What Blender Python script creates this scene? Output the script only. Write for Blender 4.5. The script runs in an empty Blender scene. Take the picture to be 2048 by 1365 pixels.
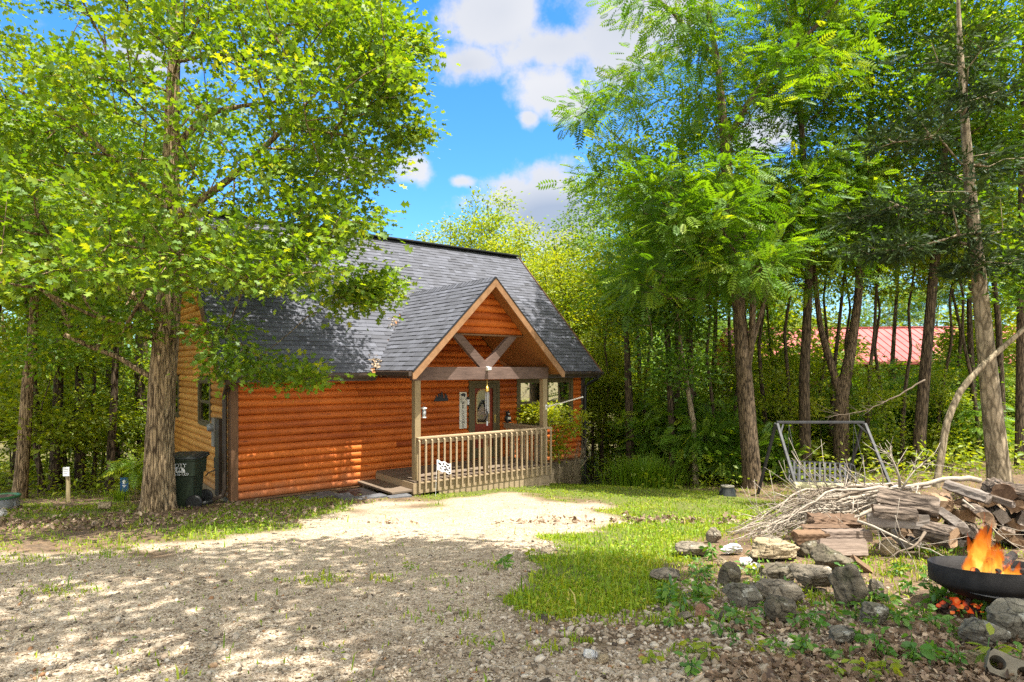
import bpy, math, random
import numpy as np
from mathutils import Vector, Matrix, noise as mnoise

sc = bpy.context.scene
R = math.radians
F, U0, V0 = 1250.0, 1024.0, 735.0        # focal length and horizon of the photograph (2048 px wide)

# ------------------------------------------------------------------ camera
cam_data = bpy.data.cameras.new("camera")
cam = bpy.data.objects.new("camera", cam_data)
sc.collection.objects.link(cam)
cam.location = (0, 0, 0)
cam.rotation_euler = (R(90), 0, 0)
cam_data.sensor_width = 36
cam_data.lens = F / 2048 * 36
cam_data.shift_y = (V0 - 682.5) / 2048
cam_data.clip_start = 0.05
cam_data.clip_end = 2000
sc.camera = cam

# ------------------------------------------------------------------ light
SUN_EL = R(71.5)
SH = Vector((-0.736, 0.677, 0)).normalized()             # where shadows point on level ground
LDIR = Vector((SH.x * math.cos(SUN_EL), SH.y * math.cos(SUN_EL), -math.sin(SUN_EL)))
sun_data = bpy.data.lights.new("sun", 'SUN')
sun_data.energy = 3.3
sun_data.angle = R(0.5)
sun_data.color = (1.0, 0.955, 0.87)
sun = bpy.data.objects.new("sun", sun_data)
sun.rotation_euler = LDIR.to_track_quat('-Z', 'Y').to_euler()
sun.location = (8, -8, 30)
sc.collection.objects.link(sun)

sc.view_settings.view_transform = 'Standard'
sc.view_settings.look = 'None'
sc.view_settings.gamma = 1
sc.view_settings.use_curve_mapping = False
sc.view_settings.exposure = 1.98
SKY = 0.15
FILL_CLOUD = 0.60  # brightness of the unseen overhead cloud added for fill

def build_world():
    w = bpy.data.worlds.new("World")
    sc.world = w
    w.use_nodes = True
    nt = w.node_tree
    N, L = nt.nodes, nt.links
    N.clear()
    out = N.new('ShaderNodeOutputWorld')
    bg = N.new('ShaderNodeBackground')
    bg.inputs['Strength'].default_value = SKY
    L.new(bg.outputs[0], out.inputs[0])
    sky = N.new('ShaderNodeTexSky')
    sky.sky_type = 'NISHITA'
    sky.sun_disc = False
    sky.sun_elevation = SUN_EL
    sky.sun_rotation = math.atan2(-SH.x, -SH.y)
    sky.air_density = 1.0
    sky.dust_density = 0.6
    sky.ozone_density = 2.5
    hs = N.new('ShaderNodeHueSaturation')
    hs.inputs['Saturation'].default_value = 1.15
    hs.inputs["Value"].default_value = 0.60
    tint = N.new('ShaderNodeMix'); tint.data_type = 'RGBA'; tint.blend_type = 'MULTIPLY'; tint.inputs['Factor'].default_value = 1
    tint.inputs['B'].default_value = (0.62, 0.80, 1.0, 1)
    L.new(sky.outputs[0], tint.inputs['A'])
    L.new(tint.outputs['Result'], hs.inputs['Color'])
    tc = N.new('ShaderNodeTexCoord')
    def vm(op, a, b=None):
        n = N.new('ShaderNodeVectorMath'); n.operation = op
        for i, x in enumerate((a, b)):
            if x is None: continue
            if isinstance(x, (tuple, list)): n.inputs[i].default_value = x
            else: L.new(x, n.inputs[i])
        return n
    def mt(op, a, b=None, clamp=False):
        n = N.new('ShaderNodeMath'); n.operation = op; n.use_clamp = clamp
        for i, x in enumerate((a, b)):
            if x is None: continue
            if isinstance(x, (int, float)): n.inputs[i].default_value = x
            else: L.new(x, n.inputs[i])
        return n.outputs[0]
    d = tc.outputs['Generated']
    nz = N.new('ShaderNodeTexNoise'); nz.inputs['Scale'].default_value = 9; nz.inputs['Detail'].default_value = 8
    nz.inputs['Roughness'].default_value = 0.62
    L.new(d, nz.inputs['Vector'])
    nz2 = N.new('ShaderNodeTexNoise'); nz2.inputs['Scale'].default_value = 5; nz2.inputs['Detail'].default_value = 5
    off = vm('ADD', d, (3.1, 1.7, 0.4)).outputs[0]
    L.new(off, nz2.inputs['Vector'])
    # cumulus: centre direction, half width, half height, underside greyness
    blobs = [((1000, 25), .085, .055, .15, .15), ((1110, 92), .12, .042, .25, .12), ((935, 130), .06, .028, .3, .1), ((1235, 50), .11, .085, .3, .15),
             ((1090, 180), .060, .046, .0, .35), ((1130, 205), .05, .035, .1, .3), ((1058, 237), .024, .018, .1, .1), ((832, 335), .036, .030, .05, .35),
             ((1070, 402), .105, .048, .1, .35), ((1115, 438), .115, .046, .95, .3), ((925, 362), .03, .014, .1, -.05),
             ((280, 120), .09, .035, .3, .0), ((1900, 480), .2, .05, .2, .0), ((1530, 270), .08, .04, .2, .1), ((690, 330), .07, .03, .2, .1)]
    mask, shade = None, None
    for (u, v), rw, rh, grey, boost in blobs:
        c = Vector(((u - U0) / F, 1, -(v - V0) / F)).normalized()
        q = vm('SUBTRACT', d, tuple(c)).outputs[0]
        q = vm('MULTIPLY', q, (1 / rw, 1 / rw, 1 / rh)).outputs[0]
        ln = N.new('ShaderNodeVectorMath'); ln.operation = 'LENGTH'; L.new(q, ln.inputs[0])
        f = mt('SUBTRACT', 1.0 + boost * .5, ln.outputs['Value'])
        mask = f if mask is None else mt('MAXIMUM', mask, f)
        g = mt('MULTIPLY', mt('MAXIMUM', f, 0.0), grey)
        shade = g if shade is None else mt('MAXIMUM', shade, g)
    n1 = mt('MULTIPLY', mt('SUBTRACT', nz.outputs['Fac'], 0.5), 2.6)
    m = mt('ADD', mask, n1)
    mr = N.new('ShaderNodeMapRange'); mr.interpolation_type = 'SMOOTHSTEP'
    mr.inputs['From Min'].default_value = 0.0; mr.inputs['From Max'].default_value = 0.62
    L.new(m, mr.inputs['Value'])
    cl = mt('MULTIPLY', mr.outputs[0], 0.95)
    # white tops, grey undersides
    sh = mt('ADD', mt('MULTIPLY', shade, 1.3), mt('MULTIPLY', mt('SUBTRACT', nz2.outputs['Fac'], 0.46), 0.6), clamp=True)
    mixc = N.new('ShaderNodeMix'); mixc.data_type = 'RGBA'
    L.new(sh, mixc.inputs['Factor'])
    k = 0.92 / 2 ** sc.view_settings.exposure / SKY
    mixc.inputs['A'].default_value = (k * 0.98, k * 0.98, k * 1.0, 1)
    mixc.inputs['B'].default_value = (k * 0.52, k * 0.60, k * 0.74, 1)
    mix = N.new('ShaderNodeMix'); mix.data_type = 'RGBA'
    L.new(cl, mix.inputs['Factor'])
    L.new(hs.outputs[0], mix.inputs['A'])
    L.new(mixc.outputs['Result'], mix.inputs['B'])
    # broad bright cloud overhead and to the south, unseen, added as neutral fill light
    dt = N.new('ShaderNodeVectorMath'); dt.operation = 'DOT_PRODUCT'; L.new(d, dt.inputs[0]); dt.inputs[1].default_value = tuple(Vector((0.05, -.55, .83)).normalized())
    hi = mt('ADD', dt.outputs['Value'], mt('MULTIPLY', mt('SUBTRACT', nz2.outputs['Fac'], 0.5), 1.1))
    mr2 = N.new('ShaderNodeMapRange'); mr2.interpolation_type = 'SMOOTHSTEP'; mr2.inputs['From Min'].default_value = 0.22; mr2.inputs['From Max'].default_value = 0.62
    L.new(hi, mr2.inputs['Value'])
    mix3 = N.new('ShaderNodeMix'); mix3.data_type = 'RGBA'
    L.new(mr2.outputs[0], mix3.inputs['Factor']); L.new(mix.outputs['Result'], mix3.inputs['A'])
    kc = FILL_CLOUD / SKY
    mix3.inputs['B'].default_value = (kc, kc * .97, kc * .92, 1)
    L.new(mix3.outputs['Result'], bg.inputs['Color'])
build_world()

sc.render.engine = 'CYCLES'
sc.cycles.max_bounces = 10
sc.cycles.diffuse_bounces = 6
sc.cycles.glossy_bounces = 2
sc.cycles.transmission_bounces = 6
sc.cycles.transparent_max_bounces = 10
sc.cycles.caustics_reflective = False
sc.cycles.caustics_refractive = False
sc.cycles.sample_clamp_indirect = 1.6
sc.cycles.use_denoising = False
sc.cycles.denoiser = 'OPENIMAGEDENOISE'
sc.cycles.denoising_input_passes = 'RGB_ALBEDO_NORMAL'
sc.cycles.use_adaptive_sampling = False
sc.cycles.adaptive_threshold = 0.01
sc.render.use_persistent_data = False

# ------------------------------------------------------------------ helpers: points
def P(u, v, Y):
    return np.array([(u - U0) / F * Y, Y, -(v - V0) / F * Y])

GC = np.array([
    (0, -8, -1.2), (-8, -8, -1.3), (8, -8, -1.2), (0, 0, -1.45), (-6, 0, -1.5), (6, 0, -1.4), (0, 3, -1.55), (-4, 4, -1.78), (3.4, 4.3, -1.70), (6, 4, -1.62),
    (0, 6, -1.90), (4.2, 6.3, -1.78), (-6, 7, -2.1), (0, 9, -2.25), (4, 9, -2.28), (7, 8, -1.98), (-5.6, 12.4, -2.68), (-6.5, 11.5, -2.68), (-2, 13.0, -2.69),
    (.85, 15.3, -2.9), (2.2, 18.6, -3.5), (-9.9, 18, -3.5), (5.2, 15, -3.06), (6.3, 16.4, -3.15), (6.9, 14.3, -3.0), (8.6, 11, -2.25), (10, 18, -3.0), (14, 18, -2.7),
    (-10.6, 13, -2.9), (-14, 20, -3.7), (0, 30, -5), (-20, 30, -5), (20, 30, -3.4), (0, 45, -6), (-40, 45, -6), (40, 45, -4), (0, 80, -6), (-60, 80, -6), (60, 80, -5),
    (12, 8, -1.7), (-14, 8, -2.3), (16, 0, -1.4), (-16, 0, -1.6)], float)
def _tps(r):
    r = np.maximum(r, 1e-6)
    return r * r * np.log(r)
def _solve():
    n = len(GC)
    D = np.linalg.norm(GC[:, None, :2] - GC[None, :, :2], axis=2)
    A = np.zeros((n + 3, n + 3))
    A[:n, :n] = _tps(D) + np.eye(n) * 2.0
    A[:n, n] = 1; A[:n, n + 1:] = GC[:, :2]
    A[n:, :n] = A[:n, n:].T
    b = np.concatenate([GC[:, 2], np.zeros(3)])
    return np.linalg.solve(A, b)
_W = _solve()
def gz(x, y):
    """ground height (array in, array out)"""
    x = np.asarray(x, float); y = np.asarray(y, float)
    sh = x.shape
    xf = np.clip(x.ravel(), -60, 60); yf = np.clip(y.ravel(), -8, 80)
    out = np.empty(len(xf))
    for i in range(0, len(xf), 20000):
        p = np.stack([xf[i:i + 20000], yf[i:i + 20000]], 1)
        D = np.linalg.norm(p[:, None] - GC[None, :, :2], axis=2)
        out[i:i + 20000] = _tps(D) @ _W[:len(GC)] + _W[len(GC)] + p @ _W[len(GC) + 1:]
    return out.reshape(sh)
_GN = np.random.default_rng(5)
_ph = _GN.uniform(0, 6.28, (10, 2)); _fr = _GN.normal(0, 1, (10, 2)) * 1.6
def bumps(x, y):
    s = 0
    for (p, q), (a, b) in zip(_ph, _fr):
        s = s + np.sin(a * x + b * y + p) * np.cos(b * x * .7 - a * y * .6 + q)
    return s * 0.007
def ground(x, y):
    return gz(x, y) + bumps(np.asarray(x, float), np.asarray(y, float))
def G(x, y):
    return float(ground(np.array([x]), np.array([y]))[0])
_YS = np.concatenate([np.linspace(1.2, 12, 300), np.linspace(12.05, 60, 400)])
def gp(u, v):
    """where the view ray of a photo point meets the ground"""
    X = (u - U0) / F * _YS
    d = -(v - V0) / F * _YS - ground(X, _YS)
    k = int(np.argmax(d <= 0)) if (d <= 0).any() else len(_YS) - 1
    if k == 0: y = _YS[0]
    else:
        a, b = d[k - 1], d[k]
        y = _YS[k - 1] + (_YS[k] - _YS[k - 1]) * (a / (a - b) if a != b else 0)
    x = (u - U0) / F * y
    return np.array([x, y, G(x, y)])
def inpoly(px, py, poly):
    poly = np.asarray(poly, float)
    r = np.zeros(np.shape(px), bool)
    j = len(poly) - 1
    for i in range(len(poly)):
        xi, yi = poly[i]; xj, yj = poly[j]
        if yi != yj:
            r ^= ((yi > py) != (yj > py)) & (px < (xj - xi) * (py - yi) / (yj - yi) + xi)
        j = i
    return r

# ------------------------------------------------------------------ helpers: objects
COL = sc.collection
def tag(o, label=None, cat=None, group=None, kind=None):
    if label: o['label'] = label
    if cat: o['category'] = cat
    if group: o['group'] = group
    if kind: o['kind'] = kind
    return o
def thing(name, label, cat, loc=(0, 0, 0), rz=0.0, group=None):
    o = bpy.data.objects.new(name, None)
    o.empty_display_size = 0.2
    COL.objects.link(o)
    o.location = loc; o.rotation_euler = (0, 0, rz)
    return tag(o, label, cat, group)
KIDS = {}
def link(name, me, parent=None, mats=None):
    o = bpy.data.objects.new(name, me)
    COL.objects.link(o)
    if mats is not None:
        for m in (mats if isinstance(mats, (list, tuple)) else [mats]): me.materials.append(m)
    if parent is not None:
        o.parent = parent
        KIDS.setdefault(parent.name, []).append(o)
    return o
def copy_thing(root, loc, rz=0.0, scale=(1, 1, 1), label=None, group=None, rx=0.0, ry=0.0):
    r = root.copy(); COL.objects.link(r)
    r.location = loc; r.rotation_euler = (rx, ry, rz); r.scale = scale
    if label: r['label'] = label
    if group: r['group'] = group
    for ch in KIDS.get(root.name, []):
        c = ch.copy(); COL.objects.link(c); c.parent = r
        for g in KIDS.get(ch.name, []):
            d = g.copy(); COL.objects.link(d); d.parent = c
    return r
def mesh_np(name, V, Fc, tone=None, smooth=False):
    me = bpy.data.meshes.new(name)
    V = np.ascontiguousarray(V, np.float32); Fc = np.ascontiguousarray(Fc, np.int32)
    k = Fc.shape[1]
    me.vertices.add(len(V)); me.vertices.foreach_set('co', V.ravel())
    me.loops.add(Fc.size); me.loops.foreach_set('vertex_index', Fc.ravel())
    me.polygons.add(len(Fc)); me.polygons.foreach_set('loop_start', np.arange(0, Fc.size, k, dtype=np.int32))
    if smooth: me.polygons.foreach_set('use_smooth', np.ones(len(Fc), bool))
    me.update(calc_edges=True)
    if tone is not None:
        a = me.attributes.new('tone', 'FLOAT', 'POINT')
        a.data.foreach_set('value', np.ascontiguousarray(tone, np.float32))
    return me

class MB:
    """collects polygons for one mesh"""
    def __init__(s):
        s.v = []; s.f = []; s.t = []; s.m = []; s.cur = 0
    def add(s, verts, faces, tone=0.5, mat=None):
        b = len(s.v)
        s.v.extend([tuple(map(float, p)) for p in verts]); s.t.extend([tone] * len(verts))
        for f in faces:
            s.f.append([b + i for i in f]); s.m.append(s.cur if mat is None else mat)
        return s
    def box(s, x0, x1, y0, y1, z0, z1, tone=0.5, mat=None):
        v = [(x0, y0, z0), (x1, y0, z0), (x1, y1, z0), (x0, y1, z0), (x0, y0, z1), (x1, y0, z1), (x1, y1, z1), (x0, y1, z1)]
        return s.add(v, [(0, 3, 2, 1), (4, 5, 6, 7), (0, 1, 5, 4), (1, 2, 6, 5), (2, 3, 7, 6), (3, 0, 4, 7)], tone, mat)
    def beam(s, p0, p1, w, h, up=(0, 0, 1), tone=0.5, mat=None):
        p0 = Vector(p0); p1 = Vector(p1); d = (p1 - p0).normalized()
        sd = d.cross(Vector(up)); sd = sd.normalized() if sd.length > 1e-6 else Vector((1, 0, 0))
        u = sd.cross(d).normalized()
        v = []
        for p in (p0, p1):
            for a, b in ((-1, -1), (1, -1), (1, 1), (-1, 1)):
                v.append(p + sd * (a * w / 2) + u * (b * h / 2))
        return s.add(v, [(0, 1, 2, 3), (7, 6, 5, 4), (0, 4, 5, 1), (1, 5, 6, 2), (2, 6, 7, 3), (3, 7, 4, 0)], tone, mat)
    def tube(s, pts, rad, n=8, tone=0.5, mat=None, caps=True):
        V, Fq = tube_np(np.array(pts, float), np.full(len(pts), rad, float) if np.isscalar(rad) else np.array(rad, float), n)
        fs = [tuple(f) for f in Fq]
        if caps:
            fs.append(tuple(range(n - 1, -1, -1))); fs.append(tuple(range(len(V) - n, len(V))))
        return s.add(V, fs, tone, mat)
    def lathe(s, prof, n=24, c=(0, 0, 0), tone=0.5, mat=None):
        v = []; f = []
        for r, z in prof:
            for i in range(n):
                a = 2 * math.pi * i / n
                v.append((c[0] + r * math.cos(a), c[1] + r * math.sin(a), c[2] + z))
        for k in range(len(prof) - 1):
            for i in range(n):
                j = (i + 1) % n
                f.append((k * n + i, k * n + j, (k + 1) * n + j, (k + 1) * n + i))
        f.append(tuple(range(n - 1, -1, -1))); f.append(tuple(range((len(prof) - 1) * n, len(prof) * n)))
        return s.add(v, f, tone, mat)
    def prism(s, poly, to3, d0, d1, tone=0.5, mat=None):
        n = len(poly)
        v = [to3(a, b, d0) for a, b in poly] + [to3(a, b, d1) for a, b in poly]
        f = [tuple(range(n)), tuple(range(2 * n - 1, n - 1, -1))] + [(i, (i + 1) % n, n + (i + 1) % n, n + i) for i in range(n)]
        return s.add(v, f, tone, mat)
    def build(s, name, mats, parent=None, bevel=0.0, smooth=False):
        me = bpy.data.meshes.new(name)
        me.from_pydata(s.v, [], s.f)
        me.polygons.foreach_set('material_index', s.m)
        if smooth: me.polygons.foreach_set('use_smooth', [True] * len(s.f))
        a = me.attributes.new('tone', 'FLOAT', 'POINT'); a.data.foreach_set('value', s.t)
        me.update()
        o = link(name, me, parent, mats)
        if bevel:
            b = o.modifiers.new('bevel', 'BEVEL'); b.width = bevel; b.segments = 2; b.limit_method = 'ANGLE'
        return o

def tube_np(pts, rad, n):
    m = len(pts)
    t = np.gradient(pts, axis=0) if m > 1 else np.array([[0, 0, 1.0]])
    t /= np.maximum(np.linalg.norm(t, axis=1, keepdims=True), 1e-9)
    ref = np.array([1.0, 0, 0]) if abs(t[0, 0]) < 0.8 else np.array([0, 1.0, 0])
    a = np.cross(t[0], ref); a /= np.linalg.norm(a)
    ang = np.arange(n) * 2 * np.pi / n
    V = np.empty((m, n, 3))
    for i in range(m):
        a = a - t[i] * np.dot(a, t[i]); a /= max(np.linalg.norm(a), 1e-9)
        b = np.cross(t[i], a)
        V[i] = pts[i] + rad[i] * (np.cos(ang)[:, None] * a + np.sin(ang)[:, None] * b)
    i = np.arange(m - 1)[:, None] * n; j = np.arange(n)[None]; k = (np.arange(n) + 1)[None] % n
    Fq = np.stack([i + j, i + k, i + n + k, i + n + j], -1).reshape(-1, 4)
    return V.reshape(-1, 3), Fq

# ------------------------------------------------------------------ materials
class NT:
    def __init__(s, name):
        s.m = bpy.data.materials.new(name); s.m.use_nodes = True
        s.N = s.m.node_tree.nodes; s.L = s.m.node_tree.links
        s.bs = s.N['Principled BSDF']; s.out = s.N['Material Output']
        s.tc = s.N.new('ShaderNodeTexCoord')
    def vec(s, scale=(1, 1, 1), rot=(0, 0, 0), src='Object'):
        mp = s.N.new('ShaderNodeMapping'); mp.inputs['Scale'].default_value = scale; mp.inputs['Rotation'].default_value = rot
        s.L.new(s.tc.outputs[src], mp.inputs['Vector']); return mp.outputs[0]
    def noise(s, scale, detail=5, rough=0.55, vec=None, dist=0.0):
        n = s.N.new('ShaderNodeTexNoise'); n.inputs['Scale'].default_value = scale; n.inputs['Detail'].default_value = detail
        n.inputs['Roughness'].default_value = rough; n.inputs['Distortion'].default_value = dist
        s.L.new(vec if vec is not None else s.tc.outputs['Object'], n.inputs['Vector']); return n.outputs['Fac']
    def voro(s, scale, vec=None, feature='F1', out='Distance'):
        n = s.N.new('ShaderNodeTexVoronoi'); n.feature = feature; n.inputs['Scale'].default_value = scale
        s.L.new(vec if vec is not None else s.tc.outputs['Object'], n.inputs['Vector']); return n.outputs[out]
    def ramp(s, fac, stops):
        n = s.N.new('ShaderNodeValToRGB'); e = n.color_ramp.elements
        while len(e) < len(stops): e.new(0.5)
        for el, (p, c) in zip(e, stops): el.position = p; el.color = (*c, 1)
        s.L.new(fac, n.inputs[0]); return n.outputs[0]
    def mix(s, a, b, fac, mode='MIX'):
        n = s.N.new('ShaderNodeMix'); n.data_type = 'RGBA'; n.blend_type = mode
        for k, x in (('A', a), ('B', b)):
            if isinstance(x, tuple): n.inputs[k].default_value = (*x, 1)
            else: s.L.new(x, n.inputs[k])
        if isinstance(fac, (int, float)): n.inputs['Factor'].default_value = fac
        else: s.L.new(fac, n.inputs['Factor'])
        return n.outputs['Result']
    def math(s, op, a, b=0.0, clamp=False):
        n = s.N.new('ShaderNodeMath'); n.operation = op; n.use_clamp = clamp
        for i, x in enumerate((a, b)):
            if isinstance(x, (int, float)): n.inputs[i].default_value = x
            else: s.L.new(x, n.inputs[i])
        return n.outputs[0]
    def attr(s, name='tone', out='Fac'):
        n = s.N.new('ShaderNodeAttribute'); n.attribute_name = name; return n.outputs[out]
    def bump(s, h, strength=0.3, dist=0.02):
        b = s.N.new('ShaderNodeBump'); b.inputs['Strength'].default_value = strength; b.inputs['Distance'].default_value = dist
        s.L.new(h, b.inputs['Height']); s.L.new(b.outputs[0], s.bs.inputs['Normal']); return b
    def col(s, c): 
        if isinstance(c, tuple): s.bs.inputs['Base Color'].default_value = (*c, 1)
        else: s.L.new(c, s.bs.inputs['Base Color'])
        return s
    def set(s, rough=0.7, spec=0.35, metal=0.0):
        s.bs.inputs['Roughness'].default_value = rough; s.bs.inputs['Specular IOR Level'].default_value = spec; s.bs.inputs['Metallic'].default_value = metal
        return s

def m_wood(name, dark, light, stretch=(1.2, 22, 22), rough=0.75, bump=0.25, spec=0.3, blotch=0.35):
    n = NT(name)
    g = n.noise(3.0, 8, 0.65, n.vec(stretch), 0.4)
    b = n.noise(1.3, 4, 0.6)
    f = n.math('ADD', n.math('MULTIPLY', g, 1 - blotch), n.math('MULTIPLY', b, blotch))
    f = n.math('ADD', f, n.math('MULTIPLY', n.math('SUBTRACT', n.attr(), 0.5), 0.5))
    n.col(n.ramp(f, [(0.30, dark), (0.68, light)])).set(rough, spec)
    n.bump(g, bump, 0.01)
    return n.m
def m_plain(name, c, rough=0.6, spec=0.4, metal=0.0, var=0.18, scale=6.0, bump=0.0):
    n = NT(name)
    f = n.noise(scale, 6, 0.6)
    lo = tuple(x * (1 - var) for x in c); hi = tuple(min(1, x * (1 + var)) for x in c)
    n.col(n.ramp(f, [(0.3, lo), (0.7, hi)])).set(rough, spec, metal)
    if bump: n.bump(n.noise(scale * 8, 4), bump, 0.01)
    return n.m
def m_leaf(name, stops, trans=0.45, gloss=0.05, tcol=(1.35, 1.25, 0.6)):
    n = NT(name)
    oi = n.N.new('ShaderNodeObjectInfo')
    f = n.math('ADD', n.attr(), n.math('MULTIPLY', n.math('SUBTRACT', oi.outputs['Random'], 0.5), 0.22), True)
    c = n.ramp(f, stops)
    d = n.N.new('ShaderNodeBsdfDiffuse'); n.L.new(c, d.inputs[0])
    t = n.N.new('ShaderNodeBsdfTranslucent')
    n.L.new(n.mix(c, tcol, 1.0, 'MULTIPLY'), t.inputs[0])
    g = n.N.new('ShaderNodeBsdfGlossy'); g.inputs['Roughness'].default_value = 0.55; g.inputs[0].default_value = (.9, .95, 1, 1)
    m1 = n.N.new('ShaderNodeMixShader'); m1.inputs[0].default_value = trans
    n.L.new(d.outputs[0], m1.inputs[1]); n.L.new(t.outputs[0], m1.inputs[2])
    m2 = n.N.new('ShaderNodeMixShader'); m2.inputs[0].default_value = gloss
    n.L.new(m1.outputs[0], m2.inputs[1]); n.L.new(g.outputs[0], m2.inputs[2])
    n.L.new(m2.outputs[0], n.out.inputs['Surface'])
    return n.m
def m_bark(name, dark, light, sc_=(15, 15, 2.0), bump=0.9):
    n = NT(name)
    v = n.vec(sc_)
    g = n.noise(1.6, 8, 0.68, v, 1.0)
    w = n.voro(1.7, n.mix(v, n.noise(3, 5, .6), .18), 'DISTANCE_TO_EDGE')
    h = n.math('ADD', g, n.math('MULTIPLY', n.math('MINIMUM', w, 0.25), 1.2))
    n.col(n.ramp(h, [(0.46, dark), (0.80, light)])).set(0.9, 0.15)
    n.bump(h, bump, 0.03)
    return n.m
def m_rock(name, dark, light, lichen=(0.44, 0.43, 0.36), moss=(0.10, 0.13, 0.03), lf=0.62, mf=0.78):
    n = NT(name)
    a = n.noise(5, 8, 0.65); b = n.noise(22, 6, 0.7); c = n.noise(9, 4, 0.6, n.vec((1, 1, 1), (0.3, 0.4, 0.2)))
    base = n.ramp(n.math('ADD', n.math('MULTIPLY', a, .6), n.math('MULTIPLY', b, .4)), [(0.33, dark), (0.66, light)])
    base = n.mix(base, moss, n.ramp(n.noise(3.0, 5, .6, n.vec((1, 1, 1.4), (1, 2, 0))), [(mf - .08, (0, 0, 0)), (mf + .08, (.6, .6, .6))]))
    base = n.mix(base, lichen, n.ramp(c, [(lf, (0, 0, 0)), (lf + .06, (.9, .9, .9))]))
    n.col(base).set(0.9, 0.2)
    base = n.mix(base, (.02, .017, .012), n.ramp(n.math('ADD', n.voro(6.5, None, 'DISTANCE_TO_EDGE'), n.math('MULTIPLY', n.math('SUBTRACT', b, .5), .12)), [(.0, (.75, .75, .75)), (.035, (0, 0, 0))]))
    n.col(base)
    n.bump(n.math('ADD', a, n.math('MULTIPLY', b, .7)), 0.9, 0.05)
    return n.m

M = {}
def m_log(name, dark, light, fade, st):
    n = NT(name)
    g = n.noise(2.0, 8, .65, n.vec(st), .3)
    b = n.noise(1.1, 4, .6)
    f = n.math('ADD', n.math('MULTIPLY', g, .45), n.math('MULTIPLY', b, .45))
    f = n.math('ADD', f, n.math('MULTIPLY', n.math('SUBTRACT', n.attr(), .45), .55))
    c = n.ramp(f, [(.25, dark), (.62, light)])
    fine = n.noise(4.0, 6, .7, n.vec(tuple(q * 4 for q in st)), .2)
    c = n.mix(c, n.ramp(fine, [(.35, (.55, .5, .45)), (.6, (1.08, 1.08, 1.08))]), .75, 'MULTIPLY')
    kn = n.voro(1.0, n.vec(tuple(max(1.6, q * .75) for q in st)))
    c = n.mix(c, tuple(x * .35 for x in dark), n.ramp(kn, [(.05, (.85, .85, .85)), (.11, (0, 0, 0))]))
    sep = n.N.new('ShaderNodeSeparateXYZ'); n.L.new(n.tc.outputs['Object'], sep.inputs[0])
    low = n.math('ADD', n.math('MULTIPLY', sep.outputs[2], -1.1), n.math('MULTIPLY', n.noise(3.5, 6, .7), .9))
    c = n.mix(c, fade, n.ramp(low, [(.0, (0, 0, 0)), (.55, (.6, .6, .6))]))
    n.col(c).set(.62, .3)
    n.bump(n.math('ADD', g, fine), .12, .008)
    return n.m
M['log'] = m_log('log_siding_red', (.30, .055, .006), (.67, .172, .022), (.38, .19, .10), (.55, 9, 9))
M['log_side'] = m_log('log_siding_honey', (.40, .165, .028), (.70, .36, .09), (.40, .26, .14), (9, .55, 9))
M['trim'] = m_wood('brown_trim', (.10, .048, .022), (.20, .105, .05), (14, 14, 1.5), 0.7)
M['rake'] = m_wood('rake_board', (.20, .10, .045), (.36, .20, .10), (3, 3, 3), 0.7)
M['soffit'] = m_wood('soffit_boards', (.20, .075, .02), (.36, .15, .045), (1.5, 14, 14), 0.7)
M['olive'] = m_wood('olive_paint', (.085, .066, .028), (.135, .105, .05), (4, 4, 2), 0.6, 0.08)
M['post'] = m_wood('tan_post', (.20, .145, .075), (.34, .26, .145), (16, 16, 1.4), 0.75)
M['rail'] = m_wood('tan_rail', (.26, .19, .11), (.42, .32, .20), (1.4, 16, 16), 0.75)
M['beam'] = m_wood('weathered_beam', (.055, .035, .028), (.19, .125, .10), (1.4, 9, 9), 0.8, 0.3, .25, .5)
M['deck'] = m_wood('weathered_deck', (.09, .065, .045), (.21, .16, .115), (1.2, 22, 22), 0.85)
M['gutter'] = m_plain('brown_gutter', (.055, .038, .026), 0.45, 0.5)
M['black'] = m_plain('black_metal', (.012, .012, .012), 0.5, 0.5)
M['darkgrey'] = m_plain('dark_grey_plastic', (.028, .032, .030), 0.5, 0.45, bump=0.05)
M['greymetal'] = m_plain('grey_metal', (.30, .31, .32), 0.45, 0.5, 0.4)
M['white'] = m_plain('white_paint', (.78, .78, .76), 0.6, 0.4, var=0.05)
M['cream'] = m_plain('cream_board', (.66, .62, .50), 0.7, 0.3, var=0.06)
M['redwood'] = m_wood('red_door_wood', (.13, .02, .008), (.28, .05, .018), (18, 18, 1.2), 0.5)
M['tanrim'] = m_plain('tan_rim', (.50, .34, .15), 0.5)
M['brass'] = m_plain('brass', (.62, .42, .10), 0.3, 0.5, 0.9)
M['slate'] = m_plain('grey_paver', (.105, .105, .11), .9, .2, var=.25, scale=9, bump=.2)
M['concrete'] = m_plain('concrete', (.28, .255, .205), 0.9, 0.2, var=0.25, scale=3, bump=0.3)

def m_shingle():
    n = NT('grey_shingles')
    f = n.math('ADD', n.attr(), n.math('MULTIPLY', n.math('SUBTRACT', n.noise(90, 4, .7), 0.5), 0.7))
    f = n.math('ADD', f, n.math('MULTIPLY', n.math('SUBTRACT', n.noise(0.9, 3), 0.5), 0.3))
    n.col(n.ramp(f, [(0.0, (.055, .056, .064)), (0.5, (.088, .091, .108)), (1.0, (.125, .130, .156))])).set(0.85, 0.3)
    n.bump(n.noise(160, 3, .7), 0.35, 0.006)
    return n.m
M['shingle'] = m_shingle()

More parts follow.
